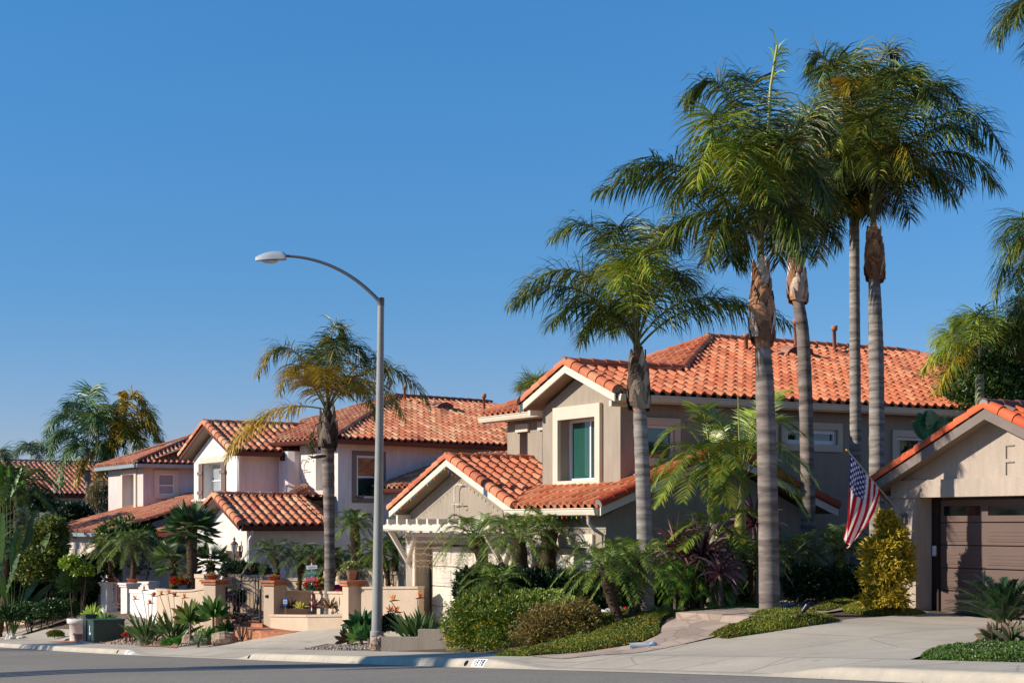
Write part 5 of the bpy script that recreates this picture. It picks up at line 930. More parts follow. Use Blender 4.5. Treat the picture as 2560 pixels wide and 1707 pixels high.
def clumps(mb, blobs, n, size, cols, g, asp=.55, shell=.35, up=.3, K=1, seed=0, rough=.25):
    """leaves scattered through ellipsoid volumes, thicker towards the outside, with gaps between clumps"""
    vol = np.array([b[3]*b[4]*b[5] for b in blobs])**(2/3.); pr = vol/vol.sum(); idx = g.choice(len(blobs), n, p=pr); B = np.array(blobs, float)[idx]
    d = norm_(g.normal(size=(n, 3))); d[:, 2] = np.where(d[:, 2] < -.5, -d[:, 2], d[:, 2]); r = g.random(n)**shell
    lump = 1+rough*(np.sin(d[:, 0]*7+B[:, 0]*3)*np.sin(d[:, 1]*8+B[:, 1])*np.sin(d[:, 2]*6+B[:, 2]*2)+.5*np.sin(d[:, 0]*17+1)*np.sin(d[:, 2]*15+B[:, 0]))
    P = B[:, :3]+d*B[:, 3:6]*(r*lump)[:, None]; o = norm_(d+g.normal(size=(n, 3))*.7+np.array([0, 0, up])); s = norm_(np.cross(o, g.normal(size=(n, 3)))); L = size*(.6+.8*g.random(n)); c = np.array(cols)[g.integers(0, len(cols), n)]*(.7+.6*g.random((n, 1)))
    strips(mb, P, o, np.cross(s, o), L, L*asp, np.full(n, .15), c, 2, ([0, .5, 1], [.5, 1, .1]))
def bush(name, label, cat, blobs, n, size, cols, seed=1, m='leaf', asp=.55, flowers=None, group=None, shell=.35, stems=True, up=.3, rough=.25, kind=None):
    g = np.random.default_rng(seed); x, y = blobs[0][0], blobs[0][1]; t = thing(name, label, cat, (x, y, GP(x, y)), group); mb = MB(); clumps(mb, blobs, n, size, cols, g, asp, shell, up, rough=rough); mb.build('foliage', m, t)
    if stems:
        st = MB()
        for i in range(7): b = blobs[g.integers(len(blobs))]; q = np.array(b[:3])+g.normal(size=3)*np.array(b[3:6])*.4; z = GP(b[0], b[1]); st.tube([[b[0]+g.normal()*.08, b[1]+g.normal()*.08, z-.05], [(b[0]+q[0])/2, (b[1]+q[1])/2, (z+q[2])/2+.05], q], [.025, .018, .008], 5, hx('4A3A2C'))
        st.build('stems', 'plain', t)
    if flowers:
        fn, fs, fc = flowers[:3]; zr = flowers[3] if len(flowers) > 3 else (-1, 1); f = MB(); B = np.array(blobs)[g.choice(len(blobs), fn*3)]; d = norm_(g.normal(size=(fn*3, 3))-np.array([.35, .55, 0])); k = (d[:, 2] > zr[0]) & (d[:, 2] < zr[1]); B, d = B[k][:fn], d[k][:fn]; q = B[:, :3]+d*B[:, 3:6]*1.03; nn = len(q)
        for _ in range(3): strips(f, q, norm_(d+g.normal(size=(nn, 3))*.6), g.normal(size=(nn, 3)), np.full(nn, fs), np.full(nn, fs*.8), np.full(nn, .1), np.array(fc)[g.integers(0, len(fc), nn)], 2)
        f.build('flowers', 'leaf_matte', t)['kind'] = 'stuff'
    return t
def BL(x, y, Y, rx, ry, rz):                                  # ellipsoid: photo position of its centre, depth, radii in metres
    p = D2(x, y, Y); return (p[0], p[1], p[2], rx, ry, rz)
# --- pygmy date palms and other small palms
date_palm('feathery pygmy palm with fat boot trunk before the left part of the cream garage door', (1090, 1238), (1112, 1330), .98, 35.6, seed=1, tr=.13, mid=(1108, 1290))
date_palm('pygmy palm in front of the pillar between the two garage doors', (1192, 1240), (1195, 1340), .92, 34.0, seed=2, tr=.12)
date_palm('bushy pygmy palm before the right garage door of the taupe house', (1262, 1222), (1243, 1340), .95, 34.8, seed=3, tr=.13)
date_palm('small trunkless pygmy palm low in the hedge before the garage', (1140, 1345), (1140, 1375), .75, 33.0, seed=4, tr=.05, n=20)
q5 = G(*pp(1436, 1432))
date_palm('left leaning stem and crown of the twin pygmy palms on the green mound', (1392, 1308), (1432, 1433), .86, q5[1], seed=5, tr=.10, mid=(1405, 1375), fat=1.2)
date_palm('upright stem and crown of the twin pygmy palms on the green mound', (1462, 1300), (1446, 1433), .92, q5[1]+.2, seed=6, tr=.12, mid=(1462, 1370), fat=1.2)
for i, (cx_, bx, lab) in enumerate(((1560, 1575, 'left stem of the three stemmed pygmy palm beside the dark red cordyline'), (1590, 1588, 'middle stem of the three stemmed pygmy palm beside the dark red cordyline'), (1620, 1600, 'right stem of the three stemmed pygmy palm beside the dark red cordyline'))):
    date_palm(lab, (cx_, 1335-6*(i == 1)), (bx, 1404), .68, 31.6+.15*i, seed=8+i, tr=.09, n=24, fat=1.1, cols=[hx('4E7A22'), hx('5E8C28'), hx('3E6420'), hx('70983A')])
date_palm('bluish pygmy palm on a thin dark stem left of the tallest queen palm', (1722, 1288), (1720, 1375), .85, 32.3, seed=12, tr=.05, n=28, cols=GF+GP_, fat=1.3)
date_palm('pygmy palm behind the tallest queen palm trunk, right side', (1812, 1285), (1815, 1390), .85, 33.2, seed=13, tr=.08, cols=GF+GP_)
date_palm('pygmy palm under the flag left of the golden shrub', (1926, 1268), (1930, 1390), .85, 33.4, seed=14, tr=.08, cols=GF+GP_)
date_palm('taller pygmy palm rising behind the large tan pot', (815, 1208), (812, 1330), .72, 46.0, seed=15, tr=.10, cols=GP_, n=26)
date_palm('pygmy palm behind the bowl on the plaque pilaster', (624, 1275), (640, 1345), .78, 47.5, seed=16, tr=.08, cols=GF, mid=(636, 1310))
date_palm('pygmy palm behind the courtyard wall, left of the signpost', (690, 1285), (678, 1360), .80, 47.4, seed=17, tr=.08, cols=GF, mid=(690, 1325))
date_palm('pygmy palm behind the signpost', (735, 1288), (722, 1360), .78, 47.2, seed=18, tr=.08, cols=GF+GP_)
date_palm('pygmy palm right of the signpost with a curved dark stem', (768, 1288), (745, 1362), .72, 47.0, seed=19, tr=.08, cols=GF, mid=(764, 1330))
date_palm('pygmy palm left of the street lamp pole behind the wall', (868, 1272), (896, 1345), .70, 45.0, seed=20, tr=.08, cols=GP_, mid=(888, 1310))
date_palm('pygmy palm just right of the street lamp pole behind the wall', (908, 1262), (902, 1345), .74, 45.6, seed=21, tr=.07, cols=GF+GP_)
date_palm('large pygmy palm standing in the bowl on the pale gate pilaster', (305, 1252), (305, 1325), 1.15, 63.7, seed=22, tr=.11, cols=GF+GP_, parent_z=D2(305, 1325, 63.7)[2], lw=.03, n=34, ll=.3)
date_palm('second pygmy palm drooping over the small side gate', (248, 1262), (255, 1330), 1.05, 66.2, seed=23, tr=.1, cols=GF+GY[:2]+GP_, parent_z=D2(255, 1330, 66.2)[2], lw=.03, n=30, ll=.3)
date_palm('grey green pygmy palm with a rough brown stem at the left edge', (22, 1272), (-4, 1400), 1.25, 68, seed=24, tr=.16, cols=[hx('5C7458'), hx('6E8668'), hx('4A6444')], lw=.035, n=30, ll=.32)
# --- fan palms
def fan_palm(label, crown, base, R_, Y, n=24, trk=.16, seed=1, cols=None, low=-.7, blades_=20, group='fan palms by the side gate'):
    cols = cols or [hx('36502A'), hx('44622F'), hx('52703A'), hx('2C4222')]; g = np.random.default_rng(seed); b = place_root(base[0], base[1], Y); t = thing('fan_palm', label, 'palm', b, group); c = D2(*crown, b[1]); m = MB(); Q = trunk(m, [b-UP*.1, (b+c)/2, c], [trk*.9, trk, trk*1.1, trk*1.2], 12, .15, hx('4A382A'))
    k = 260; i = g.integers(0, len(Q), k); a = g.random(k)*6.28; d = np.stack([np.cos(a), np.sin(a), np.full(k, 1.2)], 1); strips(m, Q[i]+d*[1, 1, 0]*trk*.9, d, np.stack([-np.sin(a), np.cos(a), 0*a], 1), np.full(k, .16), np.full(k, .05), np.zeros(k), np.array([hx('5E4632'), hx('7C6248'), hx('33261C')])[g.integers(0, 3, k)], 2); m.build('trunk', 'bark_rough', t)
    cr = MB()
    for j in range(n):
        a = j*2.39996+seed; e = 1.35-(1.35-low)*((j+.5)/n); d = np.array([math.cos(a)*math.cos(e), math.sin(a)*math.cos(e), math.sin(e)]); p = c+d*R_*.42; cr.tube([c, p], [.014, .009], 4, hx('6E7A3A')); s = nrm(np.cross(d, UP)+1e-6); u2 = np.cross(s, d)
        th = np.linspace(-1.25, 1.25, blades_); dd = d*np.cos(th)[:, None]+s*np.sin(th)[:, None]+u2*(.12*np.cos(th*2))[:, None]; strips(cr, np.tile(p, (blades_, 1)), dd, np.tile(u2, (blades_, 1)), np.full(blades_, R_*.62)*(.85+.2*g.random(blades_)), np.full(blades_, .055*R_/.9), np.full(blades_, .12), np.array(cols)[g.integers(0, len(cols), blades_)]*(.8+.4*g.random((blades_, 1))), 2, ([0, .5, 1], [.35, 1, .08]))
    cr.build('crown', 'leaf_gloss', t)
fan_palm('fan palm with stiff leaves on a dark trunk before the white entry', (440, 1215), (443, 1400), .98, 50.5, 34, .15, 1)
fan_palm('low fan palm behind the curved planter wall, left', (398, 1290), (400, 1400), .85, 51.5, 20, .12, 2, [hx('5A6E30'), hx('6C7E38'), hx('48602C')])
fan_palm('low fan palm behind the curved planter wall, right', (484, 1295), (484, 1400), .80, 51.8, 18, .12, 3)
# --- king palms, cordylines, sago
def king(label, base, pts, crown, fr, Y, shaft, seed):
    b = at(base[0]/.91875, Y); t = thing('king_palm', label, 'palm', b, 'king palms before the side wall'); m = MB(); trunk(m, [b-UP*.1]+[D2(x, y, Y) for x, y in pts], [.13, .10, .09, .08], 12, .02); m.build('trunk', 'bark_green', t)
    s0, s1 = D2(*shaft[0], Y), D2(*shaft[1], Y); m = MB(); m.tube([s0, s0+(s1-s0)*.25, s0+(s1-s0)*.6, s1, D2(*crown, Y)], [.10, .135, .12, .08, .04], 14, hx('8A8A3C')); m.build('crownshaft', 'gloss', t); c = D2(*crown, Y); cr = MB(); g = np.random.default_rng(seed)
    for f in fr: frond(cr, c, D2(f[0], f[1], Y+f[4]*.5), D2(f[2], f[3], Y+f[4]), n=f[5] if len(f) > 5 else 76, ll=.48, lw=.019, droop=.24, plume=.10, cols=GK, yellow=.12, rc=hx('8A9440'), rr=.016, rise_=.25, g=g, start=.22, sweep=.8)
    cr.build('crown', 'leaf_gloss', t); return t, c
t, c = king('king palm with swollen yellow green crownshaft and a straight spear leaf', (1668, 1392), [(1690, 1330), (1697, 1260)], (1703, 1105), [(1590, 960, 1640, 1190, -.9), (1740, 880, 1860, 1010, .3), (1790, 960, 1880, 1120, -.4), (1780, 1050, 1855, 1185, -.8), (1690, 960, 1610, 1110, .8), (1660, 1000, 1655, 1110, -1.1), (1720, 900, 1750, 960, 1.0), (1760, 900, 1800, 900, 1.2), (1750, 940, 1850, 1100, -1.2), (1650, 900, 1600, 960, .8), (1770, 1000, 1840, 1140, .8), (1740, 900, 1830, 1000, -1.4), (1670, 950, 1690, 1070, -1.6)], 32.2, ((1697, 1262), (1702, 1165)), 41)
m = MB(); m.tube([c, D2(1697, 980, 32.2), D2(1694, 862, 32.2)], [.022, .018, .004], 6, hx('8C8C3E')); m.build('spear_leaf', 'gloss', t)
king('king palm with a thin ringed trunk left of the spear leaf palm', (1628, 1388), [(1638, 1290), (1640, 1190)], (1632, 1085), [(1580, 905, 1500, 1040, .2), (1570, 980, 1497, 1120, -.6), (1560, 1060, 1502, 1165, -.6), (1640, 930, 1690, 1010, .6), (1620, 900, 1600, 940, 1.0), (1680, 1020, 1720, 1130, -.8), (1660, 1060, 1680, 1160, .4), (1540, 960, 1500, 1090, .6), (1560, 1000, 1520, 1150, -1.2), (1650, 980, 1700, 1090, -1.2), (1600, 960, 1560, 1080, -1.4), (1600, 1020, 1570, 1150, -1.5), (1650, 1040, 1660, 1150, -1.3)], 32.6, ((1640, 1190), (1636, 1120)), 42)
king('short king palm sprouting low among the dark cordyline', (1650, 1392), [(1650, 1330), (1648, 1260)], (1648, 1230), [(1600, 1170, 1535, 1240, -.5), (1680, 1150, 1740, 1190, -.4), (1640, 1160, 1600, 1200, .4), (1690, 1190, 1700, 1260, -.8), (1600, 1200, 1570, 1260, -.8)], 31.9, ((1649, 1275), (1648, 1245)), 43)
CD = [hx('5E383C'), hx('4A2A30'), hx('785054'), hx('94706E'), hx('38222A')]
for (x, y, Y, L, n, lab, sd) in ((1655, 1315, 31.2, .6, 44, 'low dark red cordyline right of the big one', 7), (1612, 1282, 31.6, .92, 84, 'large dark red cordyline with sword leaves beside the three stemmed palm', 1), (1552, 1262, 31.8, .75, 60, 'dark red cordyline against the shaded wall, leftmost', 2), (1732, 1205, 33.5, .75, 60, 'upright dark cordyline behind the crownshaft palm', 3), (1690, 1275, 32.6, .7, 60, 'dark cordyline around the foot of the yellow crownshaft', 4)):
    p = D2(x, y, Y); zb = GP(p[0], p[1]); t = thing('cordyline', lab, 'plant', (p[0], p[1], zb), 'dark red cordylines'); m = MB(); m.tube([[p[0], p[1], zb-.1], p], [.05, .04], 8, hx('5A4A40')); m.build('stem', 'plain', t); m = MB(); blades(m, p, n, L, .06, 1.5, -.6, .45, CD, np.random.default_rng(sd), ([0, .3, .7, 1], [.6, 1, .7, .05]), 5); m.build('leaves', 'leaf_gloss', t)
sg = at(*(2306/.91875,), 23.6); t = thing('sago_palm', 'dark green sago palm in the bed at the right edge', 'palm', sg, None); m = MB(); m.tube([sg-UP*.1, sg+UP*.08, sg+UP*.2], [.13, .16, .13], 12, hx('6A5240')); m.build('trunk', 'bark_rough', t); cr = MB(); g = np.random.default_rng(6)
for j in range(44):
    a = j*2.39996; e = 1.35-1.15*((j+.5)/44); d = np.array([math.cos(a), math.sin(a), 0]); L = .92*(.9+.2*g.random()); c = sg+UP*.2; P1_ = c+d*L*.5*math.cos(e)+UP*L*(.30+.35*math.sin(e)); P2_ = c+d*L*(.25+.80*math.cos(e))+UP*L*(.12+.72*math.sin(e)-.10*math.cos(e))
    frond(cr, c, P1_, P2_, n=64, ll=.15, lw=.014, droop=.05, plume=.05, cols=[hx('1F3A1E'), hx('28481F'), hx('2E5228'), hx('1A3018')], yellow=.0, rc=hx('4E6A2A'), rr=.009, rise_=.45, g=g, start=.08, sweep=.9)
cr.build('crown', 'leaf_gloss', t)
# --- strelitzia and agaves
SL = [hx('47602F'), hx('3A5228'), hx('5A7440'), hx('6E8048')]
def strelitzia(label, x, y, Y=None, L=.95, n=46, fl=(), seed=1):
    b = place_root(x, y, Y); t = thing('bird_of_paradise', label, 'flowering plant', b, 'bird of paradise plants'); g = np.random.default_rng(seed); m = MB()
    for k in range(4): blades(m, b+np.array([g.normal()*.13, g.normal()*.13, 0]), n//4, L, .075, 1.45, .75, .16, SL, g, ([0, .35, .5, .75, 1], [.16, .2, .9, 1, .05]), 6)
    m.build('leaves', 'leaf_gloss', t)
    for fx, fy in fl:
        f = MB(); p = D2(fx, fy, b[1]-.15); f.tube([b, (b+p)/2+np.array([.02, 0, .05]), p-np.array([.06, 0, .03])], [.012, .01, .009], 5, hx('5E6A44')); f.tube([p-np.array([.10, 0, .02]), p, p+np.array([.14, 0, -.0])][::-1], [.004, .02, .012], 6, hx('5A4A50'))
        k = 8; strips(f, np.tile(p-np.array([.02, 0, 0]), (k, 1)), norm_(np.array([0, 0, 1.0])+g.normal(size=(k, 3))*.5), g.normal(size=(k, 3)), np.full(k, .15), np.full(k, .045), np.zeros(k), np.array([hx('E8781C'), hx('D8641A'), hx('F09A30')])[g.integers(0, 3, k)], 2); f.build('flower', 'leaf_matte', t)
strelitzia('bird of paradise plant with orange flowers beside the green transformer', 338, 1462, 48.6, 1.0, 70, [(312, 1375), (345, 1385), (332, 1355), (355, 1368)], 1)
strelitzia('bird of paradise plant with orange flowers left of the big agaves', 395, 1455, 47.8, 1.0, 70, [(372, 1365), (390, 1362), (404, 1368), (425, 1372)], 2)
strelitzia('bird of paradise plant with orange flowers behind the stepped low wall', 952, 1452, 35.9, .86, 90, [(905, 1378), (898, 1402), (965, 1372), (912, 1405)], 3)
AG = [hx('587E38'), hx('6A9044'), hx('446A2E'), hx('8CA458'), hx('335428')]
AP = ([0, .25, .55, .85, 1], [.35, .7, 1, .6, .03])
def agave(label, x, y, Y=None, L=.5, w=.15, n=26, stem=0, cols=AG, seed=1, tip=None, heads=1, spread=.2, e1=.0, name='agave', dz=0): b = place_root(x, y, Y)+UP*dz; return rosette(name, label, 'succulent', b, n, L, w, 1.45, e1, .12, cols, seed, 'leaf', stem, 'agaves and succulents', AP, tip, 5, heads, spread)
agave('large agave on a thick stem, left one of the pair by the iron gate', 437, 1462, 46.2, .66, .17, 30, .62, seed=1, cols=AG+[hx('7C8A3C'), hx('5C7A30')], tip=hx('8A6A30'))
agave('large agave on a thick stem, right one of the pair by the iron gate', 490, 1462, 45.6, .62, .16, 32, .70, seed=2)
agave('bright green agave low between the two boulders', 474, 1452, 45.0, .42, .12, 26, .14, seed=3)
agave('green agave just left of the iron gate foot', 517, 1452, 45.8, .42, .12, 24, .12, seed=4, cols=[hx('2F5A2E'), hx('3C6E34')])
agave('small grey agave at the front edge of the gravel bed', 455, 1486, None, .32, .08, 18, .05, [hx('7C8468'), hx('8C907A'), hx('646E56')], 5)
agave('yellow green agave behind the round planter', 210, 1405, 60.5, .62, .13, 28, .35, [hx('8FA83C'), hx('A4B84A'), hx('76923A')], 6)
agave('green agave in front of the pale gate pilaster', 240, 1412, 58, .5, .11, 24, .25, seed=7)
agave('dark leaved agave clump left of the street lamp, tall one', 830, 1462, 38.6, .52, .15, 30, .32, [hx('2A4E2C'), hx('22421F'), hx('35603A')], 8)
agave('bright green agave at the foot of the street lamp', 828, 1480, 37.9, .42, .12, 30, .10, seed=9, cols=AG)
agave('dark red leaning agave rosette left of the street lamp', 800, 1478, 38.2, .40, .10, 24, .06, [hx('4A3428'), hx('5C3E2E'), hx('3A4A2C')], 10)
agave('small blue green agave right of the street lamp base', 848, 1468, 37.6, .38, .11, 24, .15, [hx('3C6A34'), hx('2E5A2C')], 11)
agave('purple edged agave group under the sago palm', 2322, 1500, 21.9, .30, .085, 24, .05, [hx('54683C'), hx('6A7A4A'), hx('7A6A54'), hx('44582E')], 12, hx('9A7A68'), heads=6, spread=.26)
for (x, y, Y, L, w, n, cl, lab, sd, dz) in ((668, 1400, 45.3, .30, .05, 26, [hx('6E4A3E'), hx('86604E'), hx('54342C')], 'brown bromeliad at the left end of the planter', 1, .6), (692, 1400, 44.5, .24, .05, 24, [hx('C0B63C'), hx('A8AA40'), hx('D8CC7A')], 'yellow bromeliad in the planter', 2, .6), (722, 1400, 43.9, .30, .05, 26, [hx('7A4A46'), hx('9A6A60'), hx('5A3A34')], 'reddish bromeliad under the signpost', 3, .6), (758, 1400, 43.5, .36, .07, 20, [hx('6A5A3C'), hx('7C6A4A'), hx('8C5A4A')], 'tall brown green bromeliad at the right of the planter', 4, .6), (465, 1448, 46.4, .26, .05, 40, [hx('3A1C24'), hx('54262E'), hx('2A141A')], 'dark maroon succulent between the agaves and boulders', 5, .1), (443, 1460, 46.8, .24, .04, 34, [hx('4A1E28'), hx('6A2C34')], 'maroon spiky rosette left of the dark succulent', 6, .0)):
    b = at(x/.91875, Y)+UP*0; b[2] = D2(x, y, Y)[2] if dz > .5 else b[2]; rosette('bromeliad', lab, 'plant', b, n, L, w, 1.4, .1, .2, cl, sd, 'leaf', 0, 'small rosette plants', None)
for (x, y, Y, h, cl, lab, sd, fc) in ((555, 1482, 44.0, .62, [hx('1C1418'), hx('281C20')], 'tall near black aeonium before the brick steps', 1, None), (302, 1478, 50.8, .42, [hx('8C9438'), hx('B0A83C'), hx('6E7430')], 'yellow green aeonium beside the transformer', 2, None), (328, 1482, 49.6, .40, [hx('B02A22'), hx('8C2420'), hx('C85A30')], 'red orange succulent in the gravel bed', 3, None), (290, 1482, 51.6, .20, [hx('B01C1C'), hx('8C1A1A'), hx('D03424')], 'low scarlet succulent next to the transformer', 4, None), (352, 1476, 49.4, .34, [hx('9A6A34'), hx('B0883C'), hx('6E6A34')], 'orange brown stemmed succulent in the gravel bed', 5, None)):
    b = at(x/.91875, Y); rosette('aeonium', lab, 'succulent', b, 16, .13, .05, 1.3, .0, .05, cl, sd, 'leaf', h, 'stemmed succulents', AP, None, 3, 7, .20)
# --- shrubs
YF = [hx('E8B818'), hx('F0C828'), hx('DCA010')]
G1 = [hx('5E7426'), hx('48601C'), hx('788C30'), hx('8A8830')]; G2 = [hx('84963C'), hx('9CAA4C'), hx('667A2C'), hx('B4BA64')]; G3 = [hx('807034'), hx('94783E'), hx('6A6228'), hx('A88A50'), hx('5A5826')]; G4 = [hx('26401C'), hx('1E3418'), hx('34502A'), hx('2C4A20')]
bush('flowering_shrub', 'rounded green shrub with yellow flowers at the pavement edge', 'shrub', [BL(1085, 1440, 32.3, .62, .75, .52), BL(1120, 1405, 32.6, .75, .8, .42), BL(1165, 1440, 31.9, .65, .7, .55), BL(1090, 1472, 32.0, .55, .55, .30), BL(1160, 1475, 31.4, .6, .5, .26)], 36000, .065, G1, 1, asp=.30, flowers=(210, .032, YF, (-.75, .35)))
bush('flowering_shrub', 'brownish clipped shrub with bare twigs and few yellow flowers', 'shrub', [BL(1265, 1450, 30.3, .72, .7, .50), BL(1320, 1440, 30.2, .62, .7, .50), BL(1240, 1470, 30.1, .5, .5, .30), BL(1300, 1480, 29.9, .7, .5, .22), BL(1350, 1462, 30.0, .5, .5, .34)], 26000, .06, G3, 2, asp=.30, flowers=(50, .034, YF, (-.8, .2)))
bush('shrub', 'pale green small leaved shrub above the yellow flowering one', 'shrub', [BL(1235, 1385, 32.6, .72, .55, .26), BL(1170, 1388, 33.0, .6, .5, .24), BL(1290, 1400, 32.2, .5, .5, .24)], 16000, .06, G2, 3, asp=.45)
bush('hedge', 'dark hedge with reddish tips left in front of the cream garage', 'hedge', [BL(1088, 1360, 34.2, .42, .5, .50), BL(1150, 1350, 34.0, .55, .5, .45)], 15000, .08, G4+[hx('4A3A20')], 4, asp=.5, rough=.3)
bush('hedge', 'long dark clipped hedge in front of the taupe side wall', 'hedge', [BL(1230, 1360, 33.6, .6, .5, .48), BL(1300, 1362, 33.4, .6, .5, .48), BL(1370, 1366, 33.0, .6, .5, .46), BL(1440, 1368, 32.8, .6, .5, .44), BL(1520, 1365, 33.0, .6, .45, .40), BL(1640, 1365, 33.6, .8, .4, .36)], 40000, .08, [hx('1E321A'), hx('182A14'), hx('263C20')], 5, asp=.5, rough=.1)
bush('shrub', 'dark glossy shrub with pink buds beneath the flag', 'shrub', [BL(1850, 1345, 32.4, .42, .5, .40), BL(1900, 1350, 32.6, .5, .5, .38), BL(1950, 1345, 32.8, .4, .5, .40)], 18000, .08, [hx('26401E'), hx('324E28'), hx('1C3018')], 6, 'leaf_gloss', asp=.5, flowers=(50, .035, [hx('C89080'), hx('B87A6A')]))
YG = [hx('A8942A'), hx('B89C2A'), hx('8A8628'), hx('C8A838'), hx('9A8420')]
bush('golden_shrub', 'tall golden yellow shrub at the corner of the beige garage', 'shrub', [BL(2032, 1375, 30.2, .42, .4, .26), BL(2030, 1320, 30.2, .42, .42, .34), BL(2024, 1270, 30.2, .36, .36, .30), BL(2050, 1235, 30.3, .28, .3, .26), BL(2035, 1200, 30.3, .18, .2, .20), BL(2066, 1300, 30.3, .26, .3, .5)], 24000, .085, YG, 7, 'leaf_matte', asp=.28, shell=.5, rough=.4)
bush('bougainvillea', 'dark bush with magenta flowers behind the gate pilaster', 'shrub', [BL(545, 1308, 49.6, .5, .4, .24), BL(590, 1310, 49.4, .4, .4, .20)], 9000, .07, G4, 8, flowers=(60, .05, [hx('9A3A7A'), hx('B04A8C')]))
bush('bougainvillea', 'purple flowering plant seen through the iron gate', 'shrub', [BL(545, 1372, 49.0, .26, .2, .26)], 3500, .06, G4, 9, flowers=(60, .05, [hx('8C4A9A'), hx('A060AA')]))
bush('hedge', 'small dark hedge behind the tan pot, beyond the terrace wall', 'hedge', [BL(830, 1294, 50.5, .9, .4, .25)], 8000, .08, G4, 10)
bush('geranium', 'red geraniums in the curved planter', 'flowering plant', [BL(420, 1336, 50.6, .38, .25, .16)], 3500, .06, G1, 11, flowers=(70, .07, [hx('C8141C'), hx('B01018')], (-.2, 1)), stems=False)
bush('geranium', 'red geraniums behind the signpost', 'flowering plant', [BL(728, 1345, 45.6, .34, .25, .20)], 3000, .06, G1+G2, 12, flowers=(30, .07, [hx('C8141C')], (-.2, 1)), stems=False)
bush('fine_shrub', 'bright green feathery low shrub at the front of the gravel bed', 'shrub', [BL(388, 1478, 46.9, .22, .2, .13), BL(414, 1474, 46.7, .2, .2, .14)], 5200, .07, [hx('4E8A2C'), hx('3E7424'), hx('62A038')], 13, asp=.12, stems=False)
bush('dark_shrub', 'round near black shrub right of the street lamp pole', 'shrub', [BL(897, 1436, 36.8, .26, .28, .24)], 5000, .06, [hx('1C2A1C'), hx('16241A'), hx('2A3A2A')], 14, stems=False)
bush('pink_flower_clump', 'small clump of dark pink flowers on the far driveway edge', 'flowering plant', [BL(128, 1456, 60.3, .28, .2, .12)], 2600, .07, G1, 15, flowers=(14, .07, [hx('B04A5C')], (.3, 1)), stems=False)
bush('rounded_tree', 'rounded olive green tree left of the lilac garage', 'tree', [BL(105, 1255, 68, .85, 1.0, .9), BL(122, 1228, 68, .6, .9, .7), BL(90, 1310, 67, .9, .9, .9), BL(128, 1290, 67.5, .5, .8, .9)], 22000, .13, [hx('5C6A28'), hx('6E7C30'), hx('485820'), hx('8C8A38')], 16, asp=.5)
bush('citrus_tree', 'citrus tree with small orange fruits behind the side gate', 'tree', [BL(262, 1240, 69, .75, .9, .8), BL(290, 1235, 69, 1.0, 1.0, .8), BL(250, 1290, 68.5, .6, .7, .8), BL(330, 1250, 69, .9, .9, .8), BL(290, 1300, 69, 1.2, .8, .8)], 22000, .12, [hx('3E5A22'), hx('4C6A28'), hx('2E4A1C'), hx('5E7A34')], 17, asp=.5, flowers=(40, .10, [hx('D8902C')]))
bush('dark_tree', 'broad very dark tree between the far house and lilac roof', 'tree', [BL(150, 1200, 87, 1.6, 1.3, 1.1), BL(105, 1205, 87, 1.7, 1.3, 1.2), BL(50, 1190, 80, 1.8, 1.5, 1.5), BL(20, 1240, 77, 2.0, 1.5, 2.0), BL(182, 1195, 87, .8, .9, .8)], 42000, .16, [hx('22381C'), hx('1A2C16'), hx('2E4824'), hx('3A5028')], 18, asp=.5)
bush('understory_shrubs', 'dark mixed shrubs on the slope above the low walls at far left', 'shrub', [BL(40, 1365, 70, 1.6, .8, .9), BL(110, 1370, 69, 1.2, .8, .9), BL(180, 1370, 68, 1.0, .7, .8), BL(205, 1330, 68, .5, .7, 1.0)], 30000, .12, [hx('2A4420'), hx('1E3418'), hx('3C5A2A')], 19)
bush('dark_shrub', 'deep green leafy mass at the left edge behind the paddle leaves', 'shrub', [BL(15, 1300, 71, 1.2, .8, 1.1), BL(60, 1320, 70.5, 1.0, .8, 1.0), BL(20, 1360, 69.5, 1.3, .8, .8)], 26000, .15, [hx('2A3E1C'), hx('1E3016'), hx('3C5426')], 51)
bush('dense_tree', 'tall dark tree just outside the left of the view', 'tree', [BL(-140, 1180, 84, 2.2, 2, 2.4), BL(-200, 1240, 84, 2.4, 2, 2.4), BL(-100, 1280, 82, 2.0, 1.6, 2.0)], 16000, .22, [hx('2A4420'), hx('3C5A2A'), hx('1E3418')], 52, asp=.5)
bush('ground_shrubs', 'low green shrubs along the far driveway edge', 'shrub', [BL(20, 1415, 66.5, 1.0, .5, .38), BL(70, 1410, 66.5, .9, .5, .42), BL(118, 1402, 66, .7, .5, .42), BL(155, 1400, 66, .6, .4, .35)], 20000, .10, [hx('38542A'), hx('2C4622'), hx('56703A')], 20)
bush('leafy_shrub', 'yellow green shrub with bare stems before the lilac garage', 'shrub', [BL(165, 1295, 65.5, .45, .4, .3), BL(190, 1312, 65.5, .4, .4, .3)], 3500, .14, [hx('8CA034'), hx('A4B444'), hx('74902C')], 21, shell=.6)
bush('grass_tuft', 'dark fountain grass mound left of the side gate', 'grass plant', [BL(172, 1345, 66, .55, .5, .42)], 5000, .35, [hx('2E4A20'), hx('3E5A28')], 22, asp=.06, up=1.2)
bush('dry_vine', 'pale dry hanging foliage beside the lilac house upper floor', 'shrub', [BL(230, 1150, 89, .7, .6, 1.1)], 6000, .3, [hx('8C7C54'), hx('A08C64'), hx('6E6A44')], 23, asp=.08, up=-1.4)
